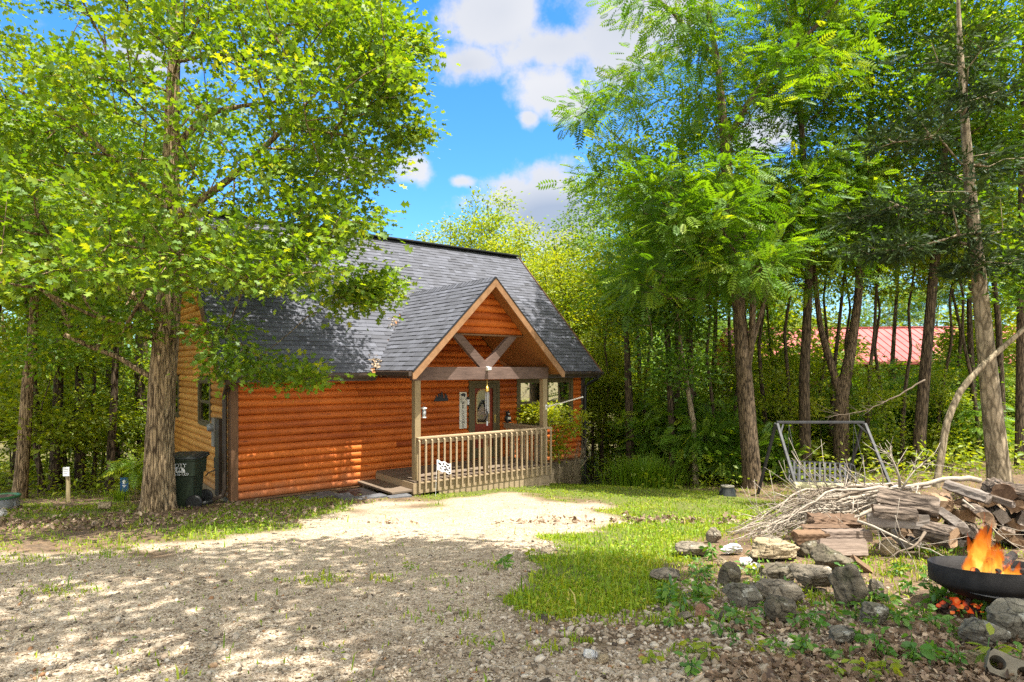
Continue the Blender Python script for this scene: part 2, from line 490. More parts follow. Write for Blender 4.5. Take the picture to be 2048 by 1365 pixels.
def m_block():
    n = NT('block_foundation')
    br = n.N.new('ShaderNodeTexBrick')
    n.L.new(n.vec((1, 1, 1), (R(90), 0, 0)), br.inputs['Vector'])
    br.inputs['Scale'].default_value = 1; br.inputs['Brick Width'].default_value = 0.4; br.inputs['Row Height'].default_value = 0.2
    br.inputs['Mortar Size'].default_value = 0.006
    br.inputs['Color1'].default_value = (.27, .215, .135, 1); br.inputs['Color2'].default_value = (.23, .185, .115, 1); br.inputs['Mortar'].default_value = (.14, .11, .07, 1)
    n.col(n.mix(br.outputs['Color'], n.ramp(n.noise(7, 6), [(0.3, (.5, .5, .5)), (0.7, (1.15, 1.15, 1.15))]), 1.0, 'MULTIPLY')).set(0.9, 0.2)
    n.bump(n.noise(60, 4), 0.3, 0.01)
    return n.m
M['block'] = m_block()

def m_glass():
    n = NT('window_glass')
    g = n.N.new('ShaderNodeBsdfGlossy'); g.inputs['Roughness'].default_value = 0.02
    t = n.N.new('ShaderNodeBsdfTransparent'); t.inputs[0].default_value = (.55, .6, .55, 1)
    fr = n.N.new('ShaderNodeFresnel'); fr.inputs['IOR'].default_value = 1.7
    f = n.math('ADD', fr.outputs[0], 0.16, True)
    mx = n.N.new('ShaderNodeMixShader'); n.L.new(f, mx.inputs[0]); n.L.new(t.outputs[0], mx.inputs[1]); n.L.new(g.outputs[0], mx.inputs[2])
    n.L.new(mx.outputs[0], n.out.inputs['Surface'])
    return n.m
M['glass'] = m_glass()
M['interior'] = m_plain('dark_interior', (.012, .012, .010), 0.9, 0.1)
M['blind'] = m_plain('blind_slats', (.20, .19, .13), 0.6)

M['bark_oak'] = m_bark('oak_bark', (.050, .033, .018), (.40, .29, .165), bump=1.0)
M['bark_dark'] = m_bark('dark_bark', (.022, .016, .011), (.13, .095, .060), (12, 12, 2))
M['bark_walnut'] = m_bark('walnut_bark', (.030, .022, .015), (.21, .152, .095), (15, 15, 2.4))
M['bark_pale'] = m_bark('pale_bark', (.12, .095, .060), (.37, .30, .20), (8, 8, 2.5), 0.5)
M['leaf_oak'] = m_leaf('oak_leaf', [(0.0, (.060, .135, .005)), (0.45, (.135, .245, .007)), (0.8, (.25, .345, .009)), (1.0, (.38, .41, .012))], 0.52, 0.03)
M['leaf_walnut'] = m_leaf('walnut_leaf', [(0.0, (.055, .14, .005)), (0.45, (.125, .25, .007)), (0.8, (.24, .35, .009)), (1.0, (.38, .42, .012))], 0.54, 0.03)
M['leaf_woods'] = m_leaf('woods_leaf', [(0.0, (.055, .13, .006)), (0.5, (.125, .235, .008)), (0.85, (.23, .33, .010)), (1.0, (.34, .38, .012))], 0.52, 0.03)
M['leaf_lime'] = m_leaf('lime_leaf', [(0.0, (.13, .215, .007)), (0.5, (.26, .34, .009)), (1.0, (.44, .44, .012))], 0.54, 0.03)  # pale green; brightens shaded saplings and undergrowth by colour instead of light
M['leaf_cedar'] = m_leaf('cedar_needles', [(0.0, (.018, .036, .008)), (0.6, (.040, .070, .012)), (1.0, (.075, .105, .018))], 0.15, 0.02)
M['grass'] = m_leaf('grass_blade', [(0.0, (.085, .19, .008)), (0.5, (.22, .34, .012)), (0.85, (.40, .43, .022)), (1.0, (.60, .49, .15))], 0.38, 0.02)
M['litter'] = m_leaf('dead_leaf', [(0.0, (.095, .058, .034)), (0.4, (.22, .145, .090)), (0.75, (.36, .26, .17)), (1.0, (.55, .43, .30))], 0.15, 0.02, (1, .9, .7))
# ================================================================== the cabin
HANG = math.atan2(.622, .784)
HZ = -2.68
HA = (-5.61, 12.54)
D1 = np.array([math.cos(HANG), math.sin(HANG)]); D2 = np.array([-D1[1], D1[0]])
def hw(s, t, z=0.0):
    p = np.array(HA) + s * D1 + t * D2
    return (p[0], p[1], z + HZ)
HW, HD = 9.84, 7.0              # cabin width and depth
PC, PHW, PAP = 5.03, 2.09, 4.70   # porch: centre, half width of its roof, ridge height
PR0, PR1 = 3.24, 6.82           # porch posts
PT = -1.68
rng = np.random.default_rng(11)

def log_wall(mb, x0, x1, z0, z1, openings, lim, to3, course=0.155, seed=0):
    r = np.random.default_rng(seed)
    prof = [(0, -.004), (.005, .014), (.025, .036), (.05, .049), (.0775, .053), (.105, .049), (.13, .036), (.15, .014), (.155, -.004)]
    prof = [(a * course / .155, b) for a, b in prof]
    z = z0
    while z < z1 - 1e-6:
        zc = z + course / 2
        iv = [(x0, x1)]
        for a, b, c, d in openings:
            if c - .02 < zc < d + .02:
                iv2 = []
                for p, q in iv:
                    if b <= p or a >= q: iv2.append((p, q)); continue
                    if a > p: iv2.append((p, a))
                    if b < q: iv2.append((b, q))
                iv = iv2
        for p, q in iv:
            cuts = [p]
            while cuts[-1] + 4.9 < q: cuts.append(cuts[-1] + r.uniform(2.6, 4.6))
            cuts.append(q)
            for a, b in zip(cuts[:-1], cuts[1:]):
                tn = float(np.clip(r.normal(.5, .16), 0, 1))
                vs = []; fs = []
                nseg = max(1, int((b - a) / 0.6))
                for dz, o in prof:
                    zz = min(z + dz, z1)
                    lo, hi = lim(zz) if lim else (-1e9, 1e9)
                    a2, b2 = max(a, lo), min(b, hi)
                    if b2 < a2: a2 = b2 = min(max((a2 + b2) / 2, a), b)
                    g = 0.002
                    for k in range(nseg + 1):
                        x = a2 + g + (b2 - a2 - 2 * g) * k / nseg
                        vs.append(to3(x, o + 0.0025 * math.sin(x * 2.1 + z * 9), zz))
                m = nseg + 1
                for i in range(len(prof) - 1):
                    for k in range(nseg):
                        fs.append((i * m + k, i * m + k + 1, (i + 1) * m + k + 1, (i + 1) * m + k))
                mb.add(vs, fs, tn)
        z += course

cabin = thing('log_cabin', 'red brown log cabin with grey shingle roof and gabled front porch', 'cabin', hw(0, 0, 0), HANG)

DOOR = (5.70, 6.69, 0.30, 2.33)
WIN = (7.30, 9.40, 1.04, 2.38)
w = MB()
log_wall(w, 0.07, HW, 0, 2.635, [DOOR, WIN], None, lambda x, o, z: (x, -o, z), seed=1)
log_wall(w, PC - 1.95, PC + 1.95, 2.635, 4.5, [], lambda z: (PC - (PAP - .16 - z), PC + (PAP - .16 - z)), lambda x, o, z: (x, -o, z), seed=2)
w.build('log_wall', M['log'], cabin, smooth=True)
SW1, SW2 = (1.58, 2.77, 1.36, 2.45), (5.0, 6.3, 1.36, 2.45)
w = MB()
def gl(z): return (max(0, z - 2.80), min(HD, HD - (z - 2.80)))
log_wall(w, 0.0, HD, 0, 6.2, [SW1, SW2], gl, lambda y, o, z: (-o, y, z), seed=3)
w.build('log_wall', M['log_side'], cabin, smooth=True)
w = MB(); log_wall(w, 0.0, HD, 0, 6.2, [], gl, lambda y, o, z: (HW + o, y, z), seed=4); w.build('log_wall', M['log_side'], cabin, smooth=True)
w = MB(); log_wall(w, 0.0, HW, 0, 2.635, [], None, lambda x, o, z: (x, HD + o, z), seed=5); w.build('log_wall', M['log'], cabin, smooth=True)

# foundation
f = MB()
f.box(0.03, HW - .03, 0.03, HD - .03, -1.6, -0.003)
f.build('foundation', M['block'], cabin)
# rooms behind the glass
f = MB()
f.box(0.06, HW - .06, 0.45, HD - .45, 0.02, 2.5)
f.build('inner_wall', M['interior'], cabin)

# corner boards and belt trim
c = MB()
c.box(-0.045, 0.10, -0.055, -0.0, 0.0, 2.56)
c.box(-0.055, -0.0, 0.002, 0.12, 0.0, 2.56)
c.build('corner_board', M['trim'], cabin, 0.004)
c = MB(); c.box(HW - .10, HW + .05, -0.06, 0.06, -0.03, 2.56); c.build('corner_board', M['gutter'], cabin, 0.004)
for xa, xb in ((.1, PR0 - .1), (PR1 + .1, HW - .1)):
    c = MB(); c.box(xa, xb, -.027, 0.0, -0.038, 0.0); c.build('base_trim', M['trim'], cabin)

# roof ---------------------------------------------------------------
def shingles(mb, o, xd, ud, nd, vlen, xlim, expo=0.14, seed=0, skip=None):
    r = np.random.default_rng(seed)
    o = np.array(o, float); xd = np.array(xd, float); ud = np.array(ud, float); nd = np.array(nd, float)
    v = 0.0
    while v < vlen:
        x0, x1 = xlim(v)
        x = x0 - r.uniform(0, .3)
        h = min(expo + .02, vlen - v)
        lift = 0.011
        while x < x1:
            wd = r.uniform(.11, .34)
            a, b = max(x, x0), min(x + wd, x1)
            x += wd
            if b - a < .01: continue
            if skip and skip((a + b) / 2, v + h / 2): continue
            tn = float(np.clip(r.normal(.5, .17), 0, 1))
            l2 = lift + (0.007 if r.random() < .5 else 0)
            q = [o + xd * a + ud * v, o + xd * b + ud * v, o + xd * b + ud * v + nd * l2, o + xd * a + ud * v + nd * l2,
                 o + xd * b + ud * (v + h) + nd * .001, o + xd * a + ud * (v + h) + nd * .001]
            mb.add(q, [(0, 1, 2, 3), (3, 2, 4, 5), (1, 4, 2), (0, 3, 5)], tn)
        v += expo
S2 = math.sqrt(.5)
rf = MB()
def main_skip(x, v):
    s = x - .35; t = -.42 + v * S2
    return t < PAP - 2.98 - abs(s - PC) - .04 and abs(s - PC) < PHW
shingles(rf, (-.35, -.42, 2.56), (1, 0, 0), (0, S2, S2), (0, -S2, S2), 5.54, lambda v: (0, HW + .7), seed=1, skip=main_skip)
shingles(rf, (-.35, HD + .42, 2.56), (1, 0, 0), (0, -S2, S2), (0, S2, S2), 5.54, lambda v: (0, HW + .7), seed=2)
roof = rf.build('roof', M['shingle'], cabin)
u = MB()
def rz_(t): return 2.56 + (t + .42) - .012
L = [(-.33, -.41), (PC - PHW + .02, -.41), (PC, 1.66), (PC, 3.5), (-.33, 3.5)]
Rr = [(HW + .33, -.41), (HW + .33, 3.5), (PC, 3.5), (PC, 1.66), (PC + PHW - .02, -.41)]
for poly in (L, Rr):
    n = len(poly)
    vs = [(a, b, rz_(b)) for a, b in poly] + [(a, b, rz_(b) - .14) for a, b in poly]
    u.add(vs, [tuple(range(n)), tuple(range(2 * n - 1, n - 1, -1))] + [(i, n + i, n + (i + 1) % n, (i + 1) % n) for i in range(n)])
vs = [(-.33, 3.5, rz_(3.5)), (HW + .33, 3.5, rz_(3.5)), (HW + .33, HD + .41, rz_(-.41)), (-.33, HD + .41, rz_(-.41))]
vs += [(a, b, z - .14) for a, b, z in vs]
u.add(vs, [(0, 1, 2, 3), (7, 6, 5, 4), (0, 4, 5, 1), (1, 5, 6, 2), (2, 6, 7, 3), (3, 7, 4, 0)])
u.build('soffit', M['soffit'], roof)
for s_ in (-.37, HW + .345):
    for y_, e_ in ((-.44, 3.499), (HD + .44, 3.501)):
        u = MB(); u.beam((s_ + .012, y_, 2.47), (s_ + .012, e_, 6.41), .024, .19); u.build('rake_board', M['trim'], roof)
u = MB(); u.beam((-.3, 3.5, 6.5), (HW + .28, 3.5, 6.5), .34, .055); u.build('ridge_vent', M['black'], roof, .012)
def gutter(x0, x1, parent):
    g = MB()
    g.box(x0, x1, -.428, -.40, 2.38, 2.545)
    prof = [(-.43, 2.44), (-.51, 2.44), (-.545, 2.50), (-.545, 2.553), (-.53, 2.553), (-.53, 2.47), (-.43, 2.47)]
    g.prism(prof, lambda a, b, d: (d, a, b), x0, x1)
    return g.build('gutter', M['gutter'], parent)
gutter(-.36, PC - PHW - .02, roof); gutter(PC + PHW + .02, HW + .36, roof)
g = MB()
g.tube([(HW + .16, -.49, 2.46), (HW + .16, -.49, 2.36), (HW + .08, -.2, 2.20), (HW + .02, -.10, 2.10), (HW + .02, -.10, -0.9)], .042, 8)
g.build('downspout', M['black'], roof)
g = MB()
g.tube([(-.2, -.48, 2.46), (-.2, -.46, 2.38), (-.12, -.02, 2.25), (-.115, .13, 2.12), (-.115, .13, .22), (-.15, .14, .10), (-.32, .20, .03)], .045, 8)
g.build('downspout', M['gutter'], roof)

# porch roof ------------------------------------------------------------
pr = MB()
PF = -2.08
EZ = PAP - PHW
sl = PHW / S2
def plim(v):
    z = EZ + v * S2
    return (0, min(z - 2.98 + .10, 1.9) - PF)
shingles(pr, (PC - PHW, PF, EZ), (0, 1, 0), (S2, 0, S2), (-S2, 0, S2), sl, plim, seed=5)
shingles(pr, (PC + PHW, PF, EZ), (0, 1, 0), (-S2, 0, S2), (S2, 0, S2), sl, plim, seed=6)
for k in range(26):
    y = PF + k * .145
    if y > 1.65: break
    tn = float(np.clip(rng.normal(.5, .2), 0, 1))
    for sg in (-1, 1):
        h = .012 + .0015 * (k % 2)
        pr.add([(PC, y, PAP + h + .012), (PC, y + .16, PAP + h), (PC + sg * .13, y + .16, PAP + h - .13), (PC + sg * .13, y, PAP + h - .118)], [(0, 1, 2, 3)], tn)
proof = pr.build('porch_roof', M['shingle'], cabin)
u = MB()
for sg in (-1, 1):
    a = [(PC, PF + .01, PAP - .015), (PC, 1.6, PAP - .015), (PC + sg * (PHW - .01), -.30, EZ - .005), (PC + sg * (PHW - .01), PF + .01, EZ - .005)]
    b = [(x, y, z - .10) for x, y, z in a]
    u.add(a + b, [(0, 1, 2, 3), (7, 6, 5, 4), (0, 4, 5, 1), (1, 5, 6, 2), (2, 6, 7, 3), (3, 7, 4, 0)])
u.build('porch_ceiling', M['soffit'], proof)
for sg in (-1, 1):
    u = MB()
    u.beam((PC + sg * (PHW + .015), PF - .012, EZ - .115), (PC - sg * 0.0, PF - .012, PAP - .10), .03, .17, (0, 1, 0)) if False else None
    # rake board as a polygon so that both halves meet on the ridge line
    x1 = PC + sg * (PHW + .02)
    poly = [(PC, PAP - .02), (x1, EZ - .04), (x1, EZ - .17), (x1 - sg * .07, EZ - .17), (PC, PAP - .20)]
    u.prism(poly, lambda a, b, d: (a, d, b), PF - .03, PF - .002)
    u.build('rake_board', M['rake'], proof, 0.003)
    u = MB()
    poly = [(PC, PAP + .016), (x1, EZ - .004), (x1, EZ - .036), (PC, PAP - .017)]
    u.prism(poly, lambda a, b, d: (a, d, b), PF - .038, PF - .001)
    u.build('drip_edge', M['black'], proof)
g = MB()
for sg in (-1,):
    x = PC + sg * PHW
    g.box(x - .095, x - .004, PF + .01, -.56, EZ - .115, EZ - .02)
g.build('gutter', M['gutter'], proof, 0.008)
g = MB(); g.box(PC + PHW + .004, PC + PHW + .09, PF + .02, -.56, EZ - .115, EZ - .02); g.build('gutter', M['gutter'], proof, 0.008)

# porch gable logs
w = MB()
log_wall(w, PC - 1.6, PC + 1.6, 3.44, 4.52, [], lambda z: (PC - (PAP - .13 - z), PC + (PAP - .13 - z)), lambda x, o, z: (x, PT + .02 - o, z), course=.168, seed=9)
w.build('gable_logs', M['log'], cabin, smooth=True)
w = MB(); w.box(PC - 1.14, PC + 1.14, PT - .02, PT + .10, 3.40, 3.437); w.build('gable_sill', M['trim'], cabin)
# beam, braces, posts
b = MB(); b.box(PR0 - .12, PR1 + .10, PT - .08, PT + .06, 2.40, 2.685); b.build('beam', M['beam'], cabin, 0.008)
for s_ in (PR0, PR1):
    b = MB(); b.box(s_ - .06, s_ + .06, PT + .062, -.05, 2.44, 2.66); b.build('side_beam', M['beam'], cabin, 0.006)
for sg in (-1, 1):
    b = MB(); b.beam((PC + sg * .04, PT - .012, 2.69), (PC + sg * .80, PT - .012, 3.44), .10, .16, (0, 1, 0)) if False else b.prism(
        [(PC + sg * .0, 2.687), (PC + sg * .16, 2.687), (PC + sg * .90, 3.40), (PC + sg * .66, 3.40), (PC, 2.80)], lambda a, c_, d: (a, d, c_), PT - .055 - .002 * sg, PT + .045)
    b.build('brace', M['beam'], cabin, 0.005)
for s_ in (PR0, PR1):
    b = MB(); b.box(s_ - .07, s_ + .07, PT - .07, PT + .07, -.3 if s_ < 5 else .3, 2.398)
    b.build('post', M['post'], cabin, 0.006)
b = MB()
b.box(PC - .035, PC + .035, PT - .13, PT - .082, 2.60, 2.70); b.box(PC - .05, PC + .05, PT - .19, PT - .132, 2.615, 2.685)
b.build('porch_light', M['white'], cabin, 0.006)

# deck
d = MB()
y = -1.80
while y < -.06:
    d.box(PR0 - .12, PR1 + .12, y, min(y + .134, -.05), .255, .292, float(np.clip(rng.normal(.5, .2), 0, 1))); y += .14
deck = d.build('porch_deck', M['deck'], cabin)
d = MB()
d.box(PR0 - .10, PR1 + .12, -1.80, -1.765, .02, .253)
d.box(PR0 - .135, PR0 - .10, -1.80, -.05, .02, .253)
d.box(PR1 + .10, PR1 + .118, -1.764, -.05, .02, .253)
d.build('deck_fascia', M['rail'], deck, 0.003)
d = MB()
d.box(PR0 + .5, PR1 + .10, -1.79, -1.755, -.17, .014, .45); d.box(PR0 + 1.2, PR1 + .10, -1.788, -1.753, -.36, -.176, .6); d.box(PR0 + 1.6, PR1 + .1, -1.79, -1.755, -.56, -.366, .5)
d.box(PR1 + .068, PR1 + .10, -1.752, -.05, -.7, .014)
d.build('deck_skirt', M['rail'], deck, 0.003)
d = MB(); d.box(PR0 - .62, PR0 - .14, -1.78, -.12, .075, .118); d.build('step', M['deck'], deck, 0.004)
for y_ in (-1.70, -.30):
    d = MB(); d.box(PR0 - .55, PR0 - .2, y_, y_ + .06, -.10, .073); d.build('step_support', M['deck'], deck)

# railing
rr = MB(); rr.box(PR0 - .05, PR1 + .14, -1.86, -1.70, 1.168, 1.205); railing = rr.build('railing', M['rail'], cabin, 0.004)
rr = MB(); rr.box(PR0 + .075, PR1 - .075, -1.802, -1.765, 1.06, 1.165); rr.build('sub_rail', M['rail'], railing)
rr = MB(); rr.box(PR0 + .02, PR1 + .1, -1.845, -1.803, .235, .262); rr.build('toe_rail', M['rail'], railing)
nb = 25
bal = None
for k in range(nb):
    x = PR0 - .03 + k * (PR1 + .08 - PR0 + .03) / (nb - 1)
    if bal is None:
        q = MB()
        wv = .019
        q.add([(-wv, -wv, .06), (wv, -wv, .06), (wv, wv, .04), (-wv, wv, .04), (-wv, -wv, 1.13), (wv, -wv, 1.13), (wv, wv, 1.165), (-wv, wv, 1.165)],
              [(0, 3, 2, 1), (4, 5, 6, 7), (0, 1, 5, 4), (1, 2, 6, 5), (2, 3, 7, 6), (3, 0, 4, 7)])
        bal = q.build('baluster', M['rail'], railing, 0.003); bal.location = (x, -1.866, 0)
    else:
        o = bal.copy(); COL.objects.link(o); o.location = (x, -1.866, 0); KIDS[railing.name].append(o)
q = MB(); q.box(PC - .045, PC + .045, -1.76, -1.67, .292, 1.165); q.build('rail_post', M['post'], railing, 0.004)
q = MB(); q.box(PR1 - .02, PR1 + .12, -1.69, -.04, 1.165, 1.20); q.box(PR1 + .02, PR1 + .06, -1.60, -.04, 1.06, 1.163); q.build('side_rail', M['rail'], railing, 0.004)
for k in range(11):
    q = MB(); yy = -1.56 + k * .145
    q.box(PR1 + .062, PR1 + .10, yy - .019, yy + .019, .10, 1.15); q.build('side_baluster', M['rail'], railing)

# door
x0, x1, z0, z1 = DOOR
d = MB()
d.box(x0, x0 + .085, -.075, .02, z0, z1); d.box(x1 - .085, x1, -.075, .02, z0, z1); d.box(x0 + .086, x1 - .086, -.075, .02, z1 - .075, z1)
door = d.build('door', M['olive'], cabin, 0.004)
d = MB()
a0, a1 = x0 + .088, x1 - .088
d.box(a0, a0 + .11, -.055, -.02, z0 + .02, z1 - .08); d.box(a1 - .11, a1, -.055, -.02, z0 + .02, z1 - .08)
d.box(a0 + .111, a1 - .111, -.055, -.02, z1 - .20, z1 - .08); d.box(a0 + .111, a1 - .111, -.055, -.02, z0 + .02, z0 + .28)
d.build('storm_frame', M['olive'], door, 0.004)
d = MB(); d.box(a0 + .10, a1 - .10, .0, .045, z0 + .02, z1 - .15); d.build('door_panel', M['redwood'], door)
cx = (a0 + a1) / 2 - .02; hw2 = .20; zb, zt = z0 + .92, z1 - .43
arch = [(cx - hw2, zb), (cx + hw2, zb)] + [(cx + hw2 * math.cos(t), zt + hw2 * math.sin(t)) for t in np.linspace(0, math.pi, 15)]
d = MB(); d.prism(arch, lambda a, b, c_: (a, c_, b), -.012, -.004); d.build('pane', M['glass'], door)
d = MB(); d.prism(arch, lambda a, b, c_: (a, c_, b), -.0035, -.001); d.build('pane_backing', M['interior'], door)
d = MB(); d.tube([(a, -.014, b) for a, b in arch] + [(arch[0][0], -.014, arch[0][1])], .022, 6); d.build('pane_rim', M['tanrim'], door)
d = MB()
d.tube([(cx + .10 * math.sin(t * 2), -.016, zb + .1 + t * .11) for t in np.linspace(0, 4.6, 24)], .004, 4)
d.tube([(cx - .10 * math.sin(t * 2), -.016, zb + .1 + t * .11) for t in np.linspace(0, 4.6, 24)], .004, 4)
d.build('pane_leading', M['greymetal'], door)
d = MB(); d.box(a1 - .085, a1 - .035, -.064, -.056, z0 + .92, z0 + 1.12); d.tube([(a1 - .06, -.065, z0 + 1.0), (a1 - .06, -.11, z0 + 1.0), (a1 - .14, -.11, z0 + 1.0)], .011, 6); d.build('handle', M['brass'], door)
d = MB(); d.box(x0 - .075, x0 - .015, -.10, -.045, 1.86, 1.92, mat=1); d.box(x0 - .072, x0 - .018, -.12, -.05, 1.72, 1.858, mat=0); d.build('doorbell', [M['white'], M['black']], cabin, 0.006)

def window(name_parent, x0, x1, z0, z1, to3, units=1, blinds=True, rail=True):
    def bx(mb, a, b, c0, c1, o0, o1, tone=.5):
        vs = [to3(a, o0, c0), to3(b, o0, c0), to3(b, o1, c0), to3(a, o1, c0), to3(a, o0, c1), to3(b, o0, c1), to3(b, o1, c1), to3(a, o1, c1)]
        mb.add(vs, [(0, 3, 2, 1), (4, 5, 6, 7), (0, 1, 5, 4), (1, 2, 6, 5), (2, 3, 7, 6), (3, 0, 4, 7)], tone)
    fr = MB(); t = .10
    bx(fr, x0 - .01, x0 + t, z0, z1, -.02, .062); bx(fr, x1 - t, x1 + .01, z0, z1, -.02, .062)
    bx(fr, x0 + t + .001, x1 - t - .001, z1 - t, z1 + .01, -.02, .06); bx(fr, x0 + t + .001, x1 - t - .001, z0 - .01, z0 + t * .8, -.02, .07)
    wd = (x1 - x0 - 2 * t) / units
    for k in range(1, units):
        xm = x0 + t + wd * k; bx(fr, xm - .07, xm + .07, z0 + t * .8 + .001, z1 - t - .001, -.02, .058)
    win = fr.build('window', M['olive'], name_parent, 0.004)
    sa = MB(); pn = MB(); bl = MB()
    for k in range(units):
        a = x0 + t + wd * k + (.071 if k else .001); b = x0 + t + wd * (k + 1) - (.071 if k < units - 1 else .001)
        c0, c1 = z0 + t * .8 + .001, z1 - t - .001; zm = (c0 + c1) / 2
        for (e0, e1, oo) in ((c0, zm - .001, 0.0), (zm + .001, c1, .012)):
            bx(sa, a, a + .035, e0, e1, oo, oo + .03); bx(sa, b - .035, b, e0, e1, oo, oo + .03)
            bx(sa, a + .0355, b - .0355, e0, e0 + .035, oo, oo + .03); bx(sa, a + .0355, b - .0355, e1 - .035, e1, oo, oo + .03)
            bx(pn, a + .036, b - .036, e0 + .036, e1 - .036, oo + .010, oo + .014)
        if blinds:
            z = c0 + .03
            while z < c1 - .03:
                vs = [to3(a + .04, -.03, z), to3(b - .04, -.03, z), to3(b - .04, -.055, z + .022), to3(a + .04, -.055, z + .022)]
                bl.add(vs, [(0, 1, 2, 3)]); z += .034
    sa.build('sash', M['olive'], win); pn.build('pane', M['glass'], win)
    if blinds: bl.build('blinds', M['blind'], win)
    return win
window(cabin, *WIN[:2], *WIN[2:], lambda a, o, z: (a, -o, z), 2)
window(cabin, *SW1[:2], *SW1[2:], lambda a, o, z: (-o, a, z), 1, False)
window(cabin, *SW2[:2], *SW2[2:], lambda a, o, z: (-o, a, z), 1, False)

# electric service on the side wall
e = MB()
e.box(-.16, -.045, .42, .72, .02, 1.62)
meter_panel = e.build('meter_panel', M['gutter'], cabin, 0.006)
e = MB(); e.box(-.17, -.045, .74, .98, 1.02, 1.62); e.build('meter_box', M['concrete'], meter_panel, 0.006)
e = MB(); e.lathe([(0.0, 0), (.085, 0), (.085, .06), (.07, .10), (.0, .11)], 18); o = e.build('meter_dial', M['greymetal'], meter_panel); o.rotation_euler = (0, R(-90), 0); o.location = (-.17, .86, 1.42)
e = MB(); e.box(-.13, -.045, .80, .94, .55, .78); e.tube([(-.09, .86, .56), (-.12, .95, .50), (-.16, 1.25, .42), (-.14, 1.6, .30)], .014, 6); e.build('conduit_box', M['black'], meter_panel, 0.004)

# dead leaves and catkins caught in the roof valley
def leaf_heap(name, cx, cy, cz, n, sx, sy, label):
    pass

# ================================================================== things on and around the cabin
def at_house(name, label, cat, s, t, z, rot=0.0, group=None):
    p = hw(s, t, z)
    return thing(name, label, cat, p, HANG + rot, group)

def text_mesh(txt, size, name, parent, mat, loc, rot, extr=0.002, align='CENTER'):
    cu = bpy.data.curves.new(name, 'FONT'); cu.body = txt; cu.size = size; cu.extrude = extr; cu.align_x = align; cu.align_y = 'CENTER'
    tmp = bpy.data.objects.new('tmp_text', cu); COL.objects.link(tmp)
    dg = bpy.context.evaluated_depsgraph_get()
    me = bpy.data.meshes.new_from_object(tmp.evaluated_get(dg))
    bpy.data.objects.remove(tmp)
    o = link(name, me, parent, mat); o.location = loc; o.rotation_euler = rot
    return o

# welcome board
wb = at_house('welcome_sign', 'tall cream board with black lettering and bear, beside the door', 'sign', 5.52, -.048, 1.12)
b = MB(); b.box(-.11, .11, -.022, 0, 0, .93); b.build('board', M['cream'], wb, 0.004)
lt = MB()
def stroke(mb, pts, w):
    for p, q in zip(pts[:-1], pts[1:]):
        mb.beam((p[0], -.0245, p[1]), (q[0], -.0245, q[1]), .004, w, (0, 1, 0)) if False else None
        dx, dz = q[0] - p[0], q[1] - p[1]; l = math.hypot(dx, dz); nx, nz = -dz / l * w / 2, dx / l * w / 2
        mb.add([(p[0] + nx, -.0235, p[1] + nz), (p[0] - nx, -.0235, p[1] - nz), (q[0] - nx, -.0235, q[1] - nz), (q[0] + nx, -.0235, q[1] + nz)], [(0, 1, 2, 3)])
GL = {'W': [[(-.9, 1), (-.45, -1)], [(-.45, -1), (0, .7)], [(0, .7), (.45, -1)], [(.45, -1), (.9, 1)], [(-1.1, 1), (-.65, 1)], [(.65, 1), (1.1, 1)]],
      'E': [[(-.5, 1), (-.5, -1)], [(-.7, 1), (.55, 1)], [(-.7, -1), (.6, -1)], [(-.5, 0), (.3, 0)], [(.55, 1), (.55, .65)], [(.6, -1), (.6, -.6)], [(.3, .2), (.3, -.2)]],
      'L': [[(-.4, 1), (-.4, -1)], [(-.65, 1), (-.15, 1)], [(-.65, -1), (.6, -1)], [(.6, -1), (.6, -.6)]],
      'C': [[(.6, .65), (.35, .93), (0, 1), (-.4, .8), (-.65, .3), (-.65, -.3), (-.4, -.8), (0, -1), (.4, -.92), (.65, -.6)], [(.6, 1), (.6, .5)]],
      'O': [[(.7 * math.cos(a), math.sin(a)) for a in np.linspace(0, 2 * math.pi, 17)]],
      'M': [[(-.7, 1), (-.7, -1)], [(-.7, 1), (0, -.7)], [(0, -.7), (.7, 1)], [(.7, 1), (.7, -1)], [(-.95, -1), (-.45, -1)], [(.45, -1), (.95, -1)], [(-.95, 1), (-.7, 1)], [(.7, 1), (.95, 1)]]}
for i, ch in enumerate('WELCOME'):
    zc = .655 - i * .098
    for st in GL[ch]: stroke(lt, [(a * .046, zc + c_ * .036) for a, c_ in st], .0125)
lt.build('lettering', M['black'], wb)
bear = [(-.062, -.03), (-.075, .005), (-.06, .035), (-.03, .045), (.01, .048), (.035, .04), (.05, .03), (.075, .012), (.078, -.002), (.055, -.008), (.047, -.035), (.055, -.05), (.03, -.05), (.022, -.015), (-.012, -.015), (-.022, -.05), (-.05, -.05)]
b = MB(); b.prism([(-x, z + .85) for x, z in bear], lambda a, c_, d_: (a, d_, c_), -.0245, -.0225); b.build('bear_silhouette', M['black'], wb)
b = MB(); b.beam((-.10, -.026, .755), (.10, -.026, .745), .004, .02, (0, 1, 0)); b.beam((-.09, -.028, .75), (-.05, -.028, .70), .004, .014, (0, 1, 0)); b.build('branch', M['beam'], wb)

